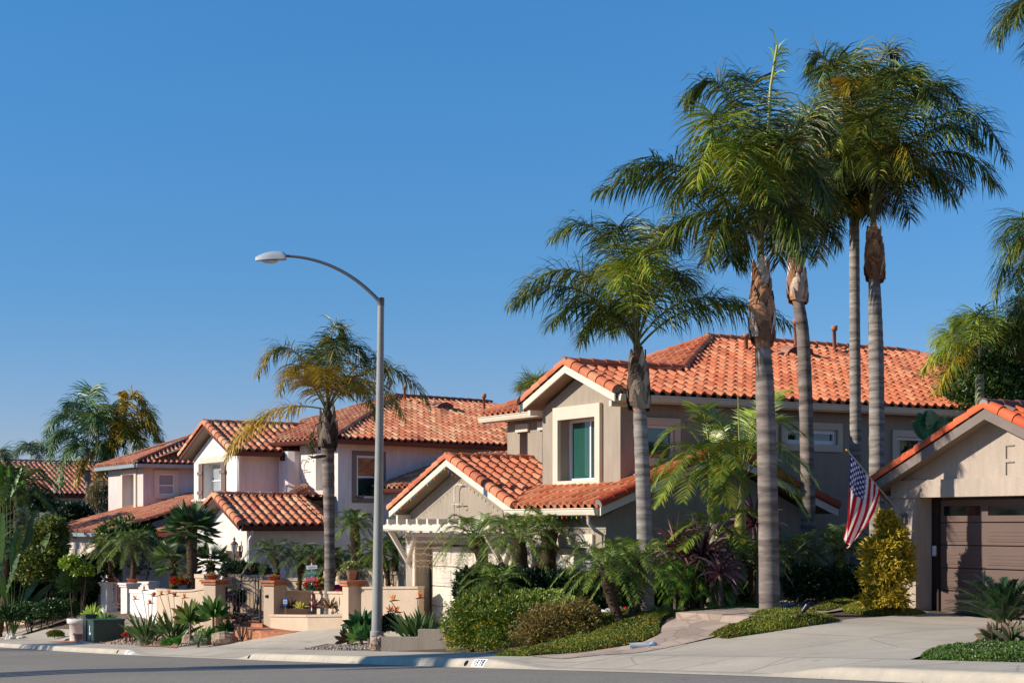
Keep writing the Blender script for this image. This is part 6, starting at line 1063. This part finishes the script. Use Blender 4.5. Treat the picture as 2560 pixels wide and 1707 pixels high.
bush('dense_tree', 'dense dark green tree behind the beige garage roof', 'tree', [BL(2230, 860, 40, .8, .9, .9), BL(2290, 815, 40, .9, 1, .9), BL(2340, 860, 40, 1.0, 1., 1.2), BL(2200, 930, 39.5, .55, .8, .6), BL(2260, 920, 39.5, .9, .8, .7), BL(2380, 780, 40, .9, 1, .9), BL(2352, 920, 39.8, .8, .9, .8), BL(2300, 880, 39.6, .8, .9, .8)], 46000, .10, [hx('3A5626'), hx('4C682E'), hx('2A4219'), hx('66803C')], 24, asp=.3, rough=.6, shell=.55)
# giant strelitzia leaves behind the garage roof, paddle plants at the far left
def paddles(name, label, base, items, Y, cols, seed, group=None, w=.30):
    b = at(base/.91875, Y); t = thing(name, label, 'plant', b, group); g = np.random.default_rng(seed)
    for k, (x0, y0, x1, y1, ln) in enumerate(items):
        m = MB(); p0, p1 = D2(x0, y0, Y+g.normal()*.15), D2(x1, y1, Y-.2+g.normal()*.2); m.tube([b+(p0-b)*.0, p0], [.03, .02], 6, hx('6A7A3A')); d = nrm(p1-p0); L = np.linalg.norm(p1-p0); s = nrm(np.cross(d, np.array([g.normal()*.5, -1, .2]))); u = np.cross(s, d); n = 16; V = []; cc = np.array(cols[k % len(cols)])
        C = []
        for i in range(n+1):
            f = i/n; hw = w*ln*math.sin(math.pi*min(1, f*.93+.05))**.6; c_ = p0+d*L*f-UP*(.10*L*f*f)
            for q in (-1, -.5, 0, .5, 1): V.append(c_+s*hw*q+u*(abs(q)*.10*hw-.03*math.sin(i*2.5)*abs(q))); C.append(cc*(1.25 if q == 0 else .85+.3*((i+int(q*2)) % 2)))
        m.add(V, [[5*i+j, 5*i+j+1, 5*i+6+j, 5*i+5+j] for i in range(n) for j in range(4)], C, True); m.build('leaf', 'leaf_gloss', t)
paddles('giant_bird_of_paradise', 'big paddle shaped leaves showing above the beige garage roof', 2140, [(2125, 1010, 2098, 960, .45), (2135, 1010, 2110, 940, .5), (2145, 1012, 2128, 935, .7), (2150, 1010, 2135, 935, .7), (2165, 1010, 2170, 952, .5), (2180, 1000, 2190, 952, .35), (2110, 1045, 2085, 1028, .3)], 35.5, [hx('5E8A5C'), hx('4C7A44'), hx('3E6A3A'), hx('6C9468')], 1)
PL = [hx('3E5A22'), hx('4C6A28'), hx('2C4419'), hx('66782E'), hx('36501F')]
paddles('banana_like_plant', 'broad paddle leaves of a giant bird of paradise at the left edge', 30, [(-5, 1330, 6, 1160, .9), (25, 1300, 40, 1200, .6), (55, 1300, 75, 1170, .7), (60, 1330, 115, 1210, .8), (70, 1350, 110, 1280, .7), (40, 1400, 100, 1300, .7), (20, 1390, -10, 1290, .8), (60, 1400, 120, 1330, .6), (35, 1290, 50, 1210, .4), (15, 1360, 45, 1260, .7)], 67, PL, 2, w=.24)
paddles('broadleaf_clump', 'bright green upright leaves of a palm seedling clump at the left edge', 20, [(5, 1130, 2, 1050, .5), (15, 1140, 20, 1060, .5), (25, 1140, 50, 1065, .5), (10, 1150, 60, 1090, .5), (0, 1150, -20, 1080, .6)], 73, [hx('4C7A24'), hx('5E8A2C')], 3, w=.2)
date_palm('dark green palm with arching fronds at the left edge, beneath the far roof', (42, 1125), (40, 1250), 1.9, 74, seed=33, tr=.15, cols=[hx('2C4A20'), hx('38582A'), hx('4A6A30'), hx('6A7A34')], lw=.055, n=34, ll=.5, name='palm_tree', group=None)
date_palm('grey green palm low at the left edge beside the paddle leaves', (75, 1215), (70, 1300), 1.5, 70, seed=34, tr=.12, cols=[hx('5A6A4A'), hx('7A8468'), hx('3E5234')], lw=.04, n=20, ll=.4, name='palm_tree', group=None)
# --- moss-like ground cover, mounds of small leaves
def cover(name, label, poly, n, cols, seed, size=.045, hgt=.10, fl=0, k='stuff', base=True):
    g = np.random.default_rng(seed); Pq = np.array(poly, float); lo, hi = Pq.min(0), Pq.max(0)
    def inside(P):
        c = np.zeros(len(P), bool)
        for i in range(len(Pq)):
            a, b = Pq[i], Pq[i-1]; h = ((a[1] > P[:, 1]) != (b[1] > P[:, 1])) & (P[:, 0] < (b[0]-a[0])*(P[:, 1]-a[1])/(b[1]-a[1]+1e-12)+a[0]); c ^= h
        return c
    pts = lo+(hi-lo)*g.random((n*3, 2)); pts = pts[inside(pts)][:n]; u, v = pts.T
    ed = np.full(len(pts), 9.)
    for i in range(len(Pq)):
        a, b = Pq[i-1], Pq[i]; d = b-a; t = np.clip(((pts-a)@d)/(d@d+1e-12), 0, 1); ed = np.minimum(ed, np.linalg.norm(pts-(a+t[:, None]*d), axis=1))
    lump = .55+.45*np.sin(u*9+2*np.sin(v*6))*np.sin(v*8+1.5*np.sin(u*5)); z = gz(u, v)+hgt*np.minimum(1, ed/.25)**.5*(.6+.5*lump)*g.random(len(u))**.3
    XY = F.o+u[:, None]*F.t+v[:, None]*F.b; P = np.column_stack([XY, z]); d = norm_(g.normal(size=(len(u), 3))*.8+np.array([0, 0, .7])); nn = len(u)
    c = np.array(cols)[np.clip(((np.sin(u*2.3+1)*np.sin(v*3.1)+1)/2*len(cols)+g.normal(size=nn)*.9).astype(int), 0, len(cols)-1)]*(.75+.5*g.random((nn, 1)))
    m = MB(); strips(m, P, d, g.normal(size=(nn, 3)), np.full(nn, size), np.full(nn, size*.55), np.full(nn, .2), c, 2, ([0, .5, 1], [.5, 1, .2]))
    if fl: i = g.integers(0, nn, fl); strips(m, P[i]+UP*.03, d[i], g.normal(size=(fl, 3)), np.full(fl, .03), np.full(fl, .03), np.zeros(fl), hx('D8C8D8'), 1)
    o = m.build(name, 'leaf_matte', None, loc=(*XY[0], float(z[0]))); tag(o, label, 'ground cover', None, k); return o
MG = [hx('8C8C34'), hx('6E7A2A'), hx('566A26'), hx('A08A34'), hx('485C20')]
cover('ground_cover', 'mossy yellow green ground cover on the mound round the tallest palm', [(3.70, 3.75), (4.2, 3.70), (4.35, 4.3), (4.45, 5.0), (4.4, 5.7), (4.1, 6.3), (3.2, 6.6), (2.6, 6.5), (2.5, 5.9), (2.9, 5.2), (3.5, 4.6)], 60000, MG, 1, hgt=.14)
cover('ground_cover', 'ground cover under the twin pygmy palms and behind the brown shrub', [(2.2, .95), (2.35, 1.6), (2.55, 2.2), (2.85, 2.9), (2.65, 3.4), (2.1, 3.8), (1.5, 4.3), (.9, 5.2), (-.2, 5.2), (-.6, 4.0), (.2, 2.6), (.9, 1.5), (1.2, .9)], 90000, MG, 2, hgt=.12)
cover('ground_cover', 'thin green strip of ground cover behind the flagstone step', [(1.3, 5.0), (1.5, 4.8), (1.7, 5.6), (1.3, 6.9), (.6, 7.6), (-.2, 7.4), (.2, 6.4)], 36000, [hx('5A7028'), hx('6A7E30'), hx('465A20')], 3, hgt=.09)
cover('ground_cover', 'flowering ground cover in the bed under the sago palm', [(11.25, 1.6), (10.6, 1.95), (10.1, 2.5), (9.95, 3.2), (10.1, 4.2), (12.5, 4.4), (14.5, 3.2), (14.5, 1.6)], 90000, [hx('5A7430'), hx('4A6424'), hx('6C843E'), hx('3E541F')], 4, .04, .12, 260)
cover('ground_cover', 'yellow green ground cover strip at the foot of the golden shrub', [(2.3, 8.0), (2.7, 7.7), (3.2, 7.9), (3.6, 8.5), (3.4, 9.1), (2.4, 9.2), (1.6, 9.3), (1.8, 8.7)], 30000, MG[:2]+[MG[3]], 5, hgt=.09)
cover('ground_cover', 'dry grass strip along the path behind the solar light', [(2.3, 7.2), (2.5, 7.4), (1.9, 8.6), (1.2, 9.4), (.9, 9.0), (1.6, 8.0)], 14000, MG, 6, hgt=.07)
# ---------------------------------------------------------------- street lamp, boxes, pots, signs and small things
b = G(*pp(866, 1486)); bY = b[1]; lamp = thing('street_lamp', 'tall grey street lamp with a curved arm reaching left', 'street lamp', b)
m = MB(); top = D2(875, 690, bY); m.tube([b+UP*.0, b+UP*.36], [.17, .155], 24); m.tube([b+UP*.36, b+UP*.39], [.155, .135], 24, cap=True); m.tube([b+UP*.39, b+(top-b)*.5, top], [.128, .100, .072], 24); m.build('pole', 'galvanised', lamp)
m = MB(); m.tube([top-UP*.12, top+UP*.05, top+UP*.05, top+UP*.07], [.078, .078, .085, .04], 20); m.build('collar', 'arm_metal', lamp)
m = MB(); hd = D2(655, 588, bY); A = bez(top+np.array([-.04, 0, -.02]), D2(780, 592, bY), hd, 26); m.tube(A, np.linspace(.045, .030, 26), 10, cap=True); m.build('arm', 'arm_metal', lamp)
hp = D2(620, 597, bY); m = MB(); n = 14; V = []; x0, x1 = D2(587, 597, bY)[0], D2(656, 590, bY)[0]
for i in range(n+1):
    f = i/n; x = x0+(x1-x0)*f; hh = (.20*math.sin(math.pi*min(1, .12+f*.60))**.8)*(1 if f < .96 else .8); w_ = .15*math.sin(math.pi*min(.5, .08+f*.75))**.7; zc_ = hp[2]-.035+.03*f; 
    for a in np.linspace(0, math.pi, 9): V.append([x, bY-w_*math.cos(a), zc_+.015+hh*math.sin(a)])
m.add(V, [[9*i+j, 9*i+j+1, 9*i+10+j, 9*i+9+j] for i in range(n) for j in range(8)], smooth=True); m.add([V[9*i+j] for i in range(n+1) for j in (0, 8)], [[2*i, 2*i+2, 2*i+3, 2*i+1] for i in range(n)]); m.poly(V[-9:]); m.poly(V[:9][::-1])
m.tube([[x1-.10, bY, hp[2]+.07], [x1-.02, bY, hp[2]+.08], [x1+.02, bY, hp[2]+.05]], [.06, .07, .04], 10); h = m.build('lamp_head', 'lamp_head', lamp)
m = MB(); m.lathe([(x0+x1)/2+.02, bY, hp[2]+.075], [(.0, .075), (.022, .075), (.022, .0)], 12, hx('4A4A4A')); m.build('photocell', 'plain', h)
m = MB(); cx0 = (x0+x1)/2-.01; V = []; 
for i in range(9):
    for j in range(9): a, r_ = i/8*math.pi, j/8*math.pi; V.append([cx0-.19*math.cos(r_), bY-.11*math.cos(a)*math.sin(r_), hp[2]-.02-.07*math.sin(a)*math.sin(r_)])
m.add(V, [[9*i+j, 9*i+j+1, 9*i+10+j, 9*i+9+j] for i in range(8) for j in range(8)], smooth=True); m.build('lens', 'lens', h)
m = MB(); hf = Frame(b[0]-.1, b[1]-.16, 20); m.box(hf, 0, .13, -.01, .0, b[2]+.04, b[2]+.28); m.build('access_panel', 'arm_metal', lamp)
def rock(x, y, Y, r, seed, lab, mt='rock'): 
    p = place_root(x, y, Y); m = MB(); m.ball(p+UP*r[2]*.5, r, k=9, nz=.42, seed=seed); tag(m.build('rock', mt, None, loc=p), lab, 'rock', 'garden rocks')
rock(866, 1492, 35.4, (.16, .14, .2), 1, 'pinkish rock leaning on the street lamp base')
rock(515, 1478, 44.3, (.36, .28, .24), 2, 'largest tan boulder at the right end of the gravel bed'); rock(477, 1475, 45.3, (.30, .25, .22), 3, 'tan boulder left of the largest one'); rock(437, 1472, 46.6, (.26, .22, .18), 4, 'grey boulder behind the grey agave'); rock(410, 1458, 48.0, (.22, .2, .14), 5, 'flat reddish rock behind the feathery shrub')
rock(25, 1440, 64.5, (.22, .2, .16), 6, 'rounded white stone at the far driveway edge, larger', 'rock_white'); rock(48, 1438, 64.3, (.18, .18, .10), 7, 'rounded grey stone at the far driveway edge, smaller', 'rock_white')
g = np.random.default_rng(9)
def pebbles(name, lab, uv_poly, n, size, cols, seed):
    g = np.random.default_rng(seed); m = MB(); lo = np.min(uv_poly, 0); hi = np.max(uv_poly, 0); V = np.array([[1, 0, 0], [-1, 0, 0], [0, 1, 0], [0, -1, 0], [0, 0, 1], [0, 0, -.6]]); Fc = np.array([[0, 2, 4], [2, 1, 4], [1, 3, 4], [3, 0, 4]])
    for i in range(n): u, v = lo+(hi-lo)*g.random(2); s_ = size*(.5+g.random()); R3 = g.random(3)*.6+.6; p = F.P(u, v, float(gz(u, v))+s_*.3); m.add(p+V*R3*s_, Fc, np.array(cols[g.integers(len(cols))])*(.7+.5*g.random()))
    o = m.build(name, 'plain', None, loc=F.P(*lo, float(gz(*lo)))); tag(o, lab, 'stones', None, 'stuff')
pebbles('white_pebbles', 'white pebbles round the king palm trunks', [(-1.2, 6.9), (1.0, 8.9)], 1500, .035, [hx('D8D2C8'), hx('B8B0A4'), hx('E4E0D8')], 1)
pebbles('bark_mulch', 'brown bark mulch in the bed behind the path', [(-1.5, 7.5), (1.6, 11.2)], 2600, .035, [hx('6E5644'), hx('8C735C'), hx('4A382C')], 2)
pebbles('gravel', 'mixed gravel in the planting bed near the transformer', [(-29.8, 1.62), (-18.6, 3.2)], 4200, .045, [hx('8C7A6A'), hx('A89684'), hx('6A5A50'), hx('BCA890'), hx('9A6A58')], 3)
pebbles('gravel', 'grey gravel around the base of the street lamp', [(-9.4, 1.62), (-6.6, 3.0)], 1500, .03, [hx('8C7E70'), hx('A89C8C'), hx('6A6058')], 4)
# transformer and pedestal
tf = Frame(*at(199/.91875, 53.6)[:2], 60); zt = GP(*tf.o); T = thing('transformer_box', 'large dark green electrical transformer box on a concrete pad', 'utility box', tf.P(0, 0, zt)); m = MB(); m.box(tf, -.1, .95, -.1, 1.2, zt-.2, zt+.07); m.build('pad', 'concrete', T)
m = MB(); m.box(tf, .0, .80, .05, 1.05, zt+.07, zt+.78); m.slab([tf.P(-.02, .0, zt+.78), tf.P(.82, .0, zt+.78), tf.P(.82, 1.07, zt+.78), tf.P(-.02, 1.07, zt+.78)], (0, 0, .05)); m.build('body', 'box_green', T)
m = MB(); m.box(tf, .03, .77, .02, .049, zt+.10, zt+.78); o = m.build('door', 'box_green', T); m = MB(); m.box(tf, .34, .44, .0, .019, zt+.12, zt+.3); m.build('latch', 'box_green', o); m = MB(); m.box(tf, .30, .36, .008, .019, zt+.42, zt+.62); m.box(tf, .28, .46, .006, .019, zt+.32, zt+.40); m.build('warning_label', 'vinyl_white', o)
pf_ = Frame(*at(190/.91875, 54.4)[:2], 60); zt = GP(*pf_.o); T = thing('cable_pedestal', 'narrow grey green cable pedestal left of the transformer', 'utility box', pf_.P(0, 0, zt)); m = MB(); m.box(pf_, 0, .42, 0, .35, zt-.1, zt+.92); m.build('body', 'box_green', T); m = MB(); m.box(pf_, -.03, .45, -.03, .38, zt+.92, zt+.99); m.build('lid', 'box_green', T)
# pots
def bowl(lab, x, ytop, Y, r, h, mt='terracotta', prof=None, plant=None, seed=1, zb=None, group='terracotta bowls on the pilasters'):
    p = D2(x, ytop, Y); p[2] -= h; 
    if zb is not None: p[2] = zb
    t = thing('plant_pot', lab, 'plant pot', p, group); m = MB(); m.lathe(p, prof or [(0, 0), (r*.45, 0), (r*.8, h*.45), (r*.96, h*.85), (r, h*.86), (r, h), (r*.9, h), (r*.86, h*.8), (0, h*.75)], 22); m.build('bowl' if prof is None else 'pot', mt, t)
    if plant:
        g = np.random.default_rng(seed); m = MB(); n, L, w, cols, e1 = plant; blades(m, p+UP*h*.8, n, L, w, 1.5, e1, .3, cols, g, None, 3); m.build('plant', 'leaf', t)
SC_ = [hx('B09A6A'), hx('8C8A4A'), hx('6A6A3A')]
bowl('terracotta bowl with dry succulents on the plaque pilaster', 629, 1318, 45.3, .21, .13, plant=(40, .08, .03, [hx('C8A050'), hx('A88A40')], .2), zb=pA2[1]+.003)
bowl('terracotta bowl with dry succulents on the pilaster left of the iron gate', 487, 1318, 47.7, .21, .13, plant=(40, .14, .03, SC_, .2), seed=2, zb=pA1[1]+.003)
bowl('terracotta bowl holding a palm on the pilaster right of the side gate', 305, 1325, 63.75, .26, .16, zb=pB2[1]+.003); bowl('terracotta bowl holding a palm on the pilaster left of the side gate', 254, 1325, 66.2, .26, .16, seed=3, zb=pB1[1]+.003)
bowl('large tan flower pot overflowing with pale succulents', 808, 1303, 42.1, .16, .30, 'pot_tan', [(0, 0), (.10, 0), (.145, .22), (.16, .23), (.165, .30), (.145, .30), (.13, .25), (0, .24)], zb=pA3[1]+.003, group=None)
bush('trailing_succulent', 'pale yellow green succulent spilling over the large tan pot', 'succulent', [BL(806, 1302, 42.1, .24, .2, .13)], 2600, .05, [hx('9AA060'), hx('B4B478'), hx('7C8448')], 31, stems=False, asp=.6)
rp = at(183/.91875, 57.2); t = thing('round_planter', 'round white stucco planter behind the utility boxes', 'planter', rp); m = MB(); m.lathe(rp, [(.34, -.3), (.36, .58), (.44, .60), (.45, .76), (.36, .77), (.33, .68), (0, .66)], 28); m.build('planter', 'white_stucco', t); m = MB(); blades(m, rp+UP*.66, 26, .22, .05, 1.4, .2, .3, [hx('7A7260'), hx('8C8A60')], np.random.default_rng(3)); m.build('plant', 'leaf', t)
sp = at(197/.91875, 55.6); t = thing('plant_pot', 'small pale peach pot in front of the round planter', 'plant pot', sp+np.array([-.25, 0, 0])); m = MB(); m.lathe(sp+np.array([-.25, 0, 0]), [(.12, 0), (.15, .22), (.19, .23), (.19, .30), (.14, .30), (0, .26)], 18); m.build('pot', 'pot_tan', t)
tp = at(436/.91875, 47.2); t = thing('plant_pot', 'small terracotta pot half buried beside the feathery shrub', 'plant pot', tp); m = MB(); m.lathe(tp, [(.11, -.05), (.14, .12), (.17, .13), (.17, .18), (.12, .18), (0, .15)], 18); m.build('pot', 'terracotta', t)
# christmas signpost with three boards
def text_on(name, s, p, w, h, mt, par, ang=0, yaw=0):
    c = bpy.data.curves.new(name, 'FONT'); c.body = s; c.align_x = 'CENTER'; c.align_y = 'CENTER'; c.size = h; c.extrude = .001; o = bpy.data.objects.new(name, c); COL.objects.link(o); dg = bpy.context.evaluated_depsgraph_get(); me = bpy.data.meshes.new_from_object(o.evaluated_get(dg)); bpy.data.objects.remove(o)
    xs = [v.co.x for v in me.vertices]; k = w/(max(xs)-min(xs)) if xs else 1; root = par
    while root.parent is not None: root = root.parent
    ca, sa, cy_, sy = math.cos(ang), math.sin(ang), math.cos(yaw), math.sin(yaw)
    for v in me.vertices:
        x, z = v.co.x*k, v.co.y; x, z = x*ca-z*sa, x*sa+z*ca; v.co = Vector((p[0]+x*cy_-root.location.x, p[1]+x*sy-root.location.y-v.co.z, p[2]+z-root.location.z))
    me.materials.append(MATS[mt]); o = bpy.data.objects.new(name, me); COL.objects.link(o); o.parent = par; return o
sY = 43.0; s0 = D2(716, 1402, sY); s1 = D2(716, 1286, sY); t = thing('christmas_signpost', 'striped pole carrying white, green and red christmas boards above a small wreath', 'signpost', s0); m = MB(); nst = 16
for i in range(nst): a, c = s0+(s1-s0)*i/nst, s0+(s1-s0)*(i+1)/nst; m.tube([a, c], .016, 8, hx('C8242A') if i % 2 else hx('E8E4E4'), cap=False)
m.build('pole', 'plain', t); m = MB(); m.ball(s1, .03, hx('C8242A'), 6); m.build('finial', 'plain', t)
mat('paint_white', hx('E6E4E4'), .6); mat('paint_green', hx('3E8C78'), .6); mat('paint_red', hx('D84A5A'), .6); mat('ink', hx('8C94A0'), .8); mat('ink_pale', hx('C8D8C4'), .8); mat('ink_pink', hx('F0B0B4'), .8)
for (x, y, w, h, mt, ik, tx) in ((716, 1302, .28, .10, 'paint_white', 'ink', 'SLEIGH'), (716, 1316, .33, .10, 'paint_green', 'ink_pale', 'NORTH POLE'), (715, 1330, .29, .105, 'paint_red', 'ink_pink', 'REINDEER')):
    p = D2(x, y, sY-.03); m = MB(); a = .06; pts = []
    for q, e in ((-1, -1), (1, 1)):
        zz = np.linspace(-h/2, h/2, 7) if q > 0 else np.linspace(h/2, -h/2, 7)
        for i, z in enumerate(zz): pts.append([q*w/2+(.012 if i % 2 else 0)*q, z])
    m.slab([np.array([p[0]+X*math.cos(a)-Z*math.sin(a), p[1], p[2]+X*math.sin(a)+Z*math.cos(a)]) for X, Z in pts], (0, .015, 0)); o = m.build('board', mt, t); text_on('lettering', tx, p+np.array([0, -.004, 0]), w*.72, h*.62, ik, o, a)
wr = bush('wreath', 'small blue green wreath hanging on the signpost', 'wreath', [BL(716, 1352, sY-.05, .07, .04, .10)], 700, .045, [hx('4A6A64'), hx('5C7E74'), hx('2E4A44')], 40, stems=False, asp=.25)
sY2 = 44.4; p = D2(655, 1381, sY2); t = thing('security_sign', 'small blue and white shield shaped sign in the planter', 'sign', p-UP*.2); m = MB(); w, h = .11, .24
for (z0, z1, mt) in ((.06, .12, hx('2A62B0')), (-.06, .06, hx('DCE4EC')),): m.slab([p+np.array([-w/2, 0, z0]), p+np.array([w/2, 0, z0]), p+np.array([w/2, 0, z1]), p+np.array([-w/2, 0, z1])], (0, .01, 0), mt)
m.slab([p+np.array([-w/2, 0, -.06]), p+np.array([-w/2, 0, -.10]), p+np.array([0, 0, -.14]), p+np.array([w/2, 0, -.10]), p+np.array([w/2, 0, -.06])], (0, .01, 0), hx('2A62B0')); m.build('shield', 'plain', t); m = MB(); m.tube([p+np.array([0, .01, -.12]), p+np.array([0, .01, -.4])], .006, 5, hx('8A8A8A')); m.build('stake', 'plain', t)
m = MB(); 
for z in (.015, -.015): m.box(Frame(p[0], p[1], 0), -.035, .035, -.003, -.001, p[2]+z-.004, p[2]+z+.004, hx('3A5A8A'))
m.build('print', 'plain', t)
# magenta dome behind the wall
q = D2(775, 1352, 45.0); m = MB(); m.lathe(q-UP*.3, [(.36, .0), (.36, .2), (.30, .32), (.18, .40), (.0, .43)], 20, hx('A01C3C')); tag(m.build('fabric_dome', 'plain', None, loc=q-UP*.3), 'dark pink fabric dome top behind the courtyard wall', 'decoration')
# solar spotlight, newspaper, deflated inflatable
p = at(1843/.91875, 28.1); p2 = p+UP*.10; t = thing('solar_spotlight', 'black solar spotlight on a stake in the moss by the driveway', 'garden light', p); m = MB(); m.tube([p, p2+UP*.12], .012, 6, hx('15151A')); m.build('stake', 'plain', t); m = MB(); a = p2+np.array([.0, 0, .12]); m.tube([a, a+np.array([.09, 0, .11])], [.035, .055], 12, hx('1C1C20')); m.build('spot_head', 'gloss', t); m = MB(); a = p2+np.array([-.10, -.02, .02]); m.slab([a+np.array([-.05, -.05, -.06]), a+np.array([.05, -.05, .05]), a+np.array([.05, .07, .05]), a+np.array([-.05, .07, -.06])], (-.012, 0, .012), hx('1E2438')); m.build('solar_panel', 'gloss', t)
p = G(*pp(1468, 1488)); m = MB(); m.tube([p+np.array([-.16, 0, .05]), p+np.array([.0, 0, .055]), p+np.array([.18, 0, .05])], [.045, .05, .045], 10, [hx('9AB0C0'), hx('C8C4C0'), hx('A8B4BC')]); m.tube([p+np.array([.17, 0, .06]), p+np.array([.24, -.02, .09]), p+np.array([.30, .02, .07])], [.03, .045, .02], 8, hx('A8BCCC')); tag(m.build('newspaper', 'gloss', None, loc=p), 'rolled newspaper in a plastic bag on the flagstone path', 'newspaper')
t0 = at(1392/.91875, 31.8); t = thing('deflated_inflatable', 'deflated red and white lawn decoration lying behind the twin palms', 'decoration', t0); g = np.random.default_rng(2); m = MB()
for i in range(16): x = 1335+i*7.5; q = at(x/.91875, 31.7+g.random()*.5); m.ball(q+UP*.07, (.10+.05*g.random(), .13, .05+.06*g.random()), [hx('C81C20'), hx('C81C20'), hx('D8D4D0'), hx('C8242A'), hx('2E8A5A')][g.integers(5)], 7, nz=.9, seed=i)
m.build('fabric', 'gloss', t)
# stone step edge on the path
e = thing('stone_step', 'pinkish stone step crossing the path', 'step', F.P(2.9, 4.2, float(gz(2.9, 4.2)))); m = MB(); 
for k, (a, c_) in enumerate((((2.0, 4.25), (3.0, 4.55)), ((3.0, 4.55), (3.5, 4.75)))):
    z = float(gz(*a)); d = [F.P(a[0], a[1], z-.1), F.P(c_[0], c_[1], z-.1), F.P(c_[0], c_[1], z+.13), F.P(a[0], a[1], z+.13)]; m.slab(d, np.array([*F.b*1.5, .05]))
m.build('step', 'flagstone', e)

sl = MB(); P_ = [at(680/.91875*.91875, 45.3), at(769, 43.3), at(868, 42.5), at(856, 43.6), at(786, 46.2), at(700, 46.0)]; zs = zpx(1545, 44.2); sl.poly([np.array([q[0], q[1], zs]) for q in P_]); struct('planter_soil', sl, 'soil')
# ---------------------------------------------------------------- light, sky, camera
W = bpy.data.worlds.new('World'); SC.world = W; W.use_nodes = True; n = W.node_tree.nodes; l = W.node_tree.links
SA, SE = rad(191.7), rad(26.3); sv = Vector((math.cos(SA)*math.cos(SE), math.sin(SA)*math.cos(SE), math.sin(SE)))
sk = n.new('ShaderNodeTexSky'); sk.sky_type = 'NISHITA'; sk.sun_disc = False; sk.sun_elevation = SE; sk.sun_rotation = math.atan2(sv.x, sv.y); sk.altitude = 100; sk.air_density = 1.0; sk.dust_density = .0; sk.ozone_density = 3.0
hs = n.new('ShaderNodeHueSaturation'); hs.inputs['Saturation'].default_value = 1.12; hs.inputs['Value'].default_value = 1.0
l.new(sk.outputs[0], hs.inputs['Color']); tcw = n.new('ShaderNodeTexCoord'); sx = n.new('ShaderNodeSeparateXYZ'); l.new(tcw.outputs['Generated'], sx.inputs[0])
cr = n.new('ShaderNodeValToRGB'); e = cr.color_ramp.elements; e[0].position = .06; e[0].color = (.60, .67, .98, 1); e[1].position = .32; e[1].color = (.56, 1.05, 1.30, 1); q = e.new(.14); q.color = (.50, .76, 1.02, 1); l.new(sx.outputs['Z'], cr.inputs[0])
mu = n.new('ShaderNodeVectorMath'); mu.operation = 'MULTIPLY'; l.new(hs.outputs[0], mu.inputs[0]); l.new(cr.outputs[0], mu.inputs[1]); l.new(mu.outputs[0], n['Background'].inputs[0]); n['Background'].inputs[1].default_value = .102
s = bpy.data.lights.new('sun', 'SUN'); s.energy = 5.0; s.angle = rad(.5); s.color = (1, .92, .80); so = bpy.data.objects.new('sun', s); COL.objects.link(so); so.rotation_euler = sv.to_track_quat('Z', 'Y').to_euler(); so.location = (-20, -10, 30)
c = bpy.data.cameras.new('camera'); co = bpy.data.objects.new('camera', c); COL.objects.link(co); SC.camera = co; co.rotation_euler = (rad(90), 0, 0)
c.sensor_width = 36; c.lens = 36*FP/2560; c.shift_y = (HZ-853.5)/2560; c.clip_end = 3000; c.clip_start = .1
SC.view_settings.view_transform = 'Standard'; SC.view_settings.look = 'None'; SC.view_settings.exposure = .22; SC.view_settings.gamma = 1
SC.cycles.max_bounces = 6; SC.cycles.transparent_max_bounces = 8; SC.cycles.caustics_reflective = False; SC.cycles.caustics_refractive = False
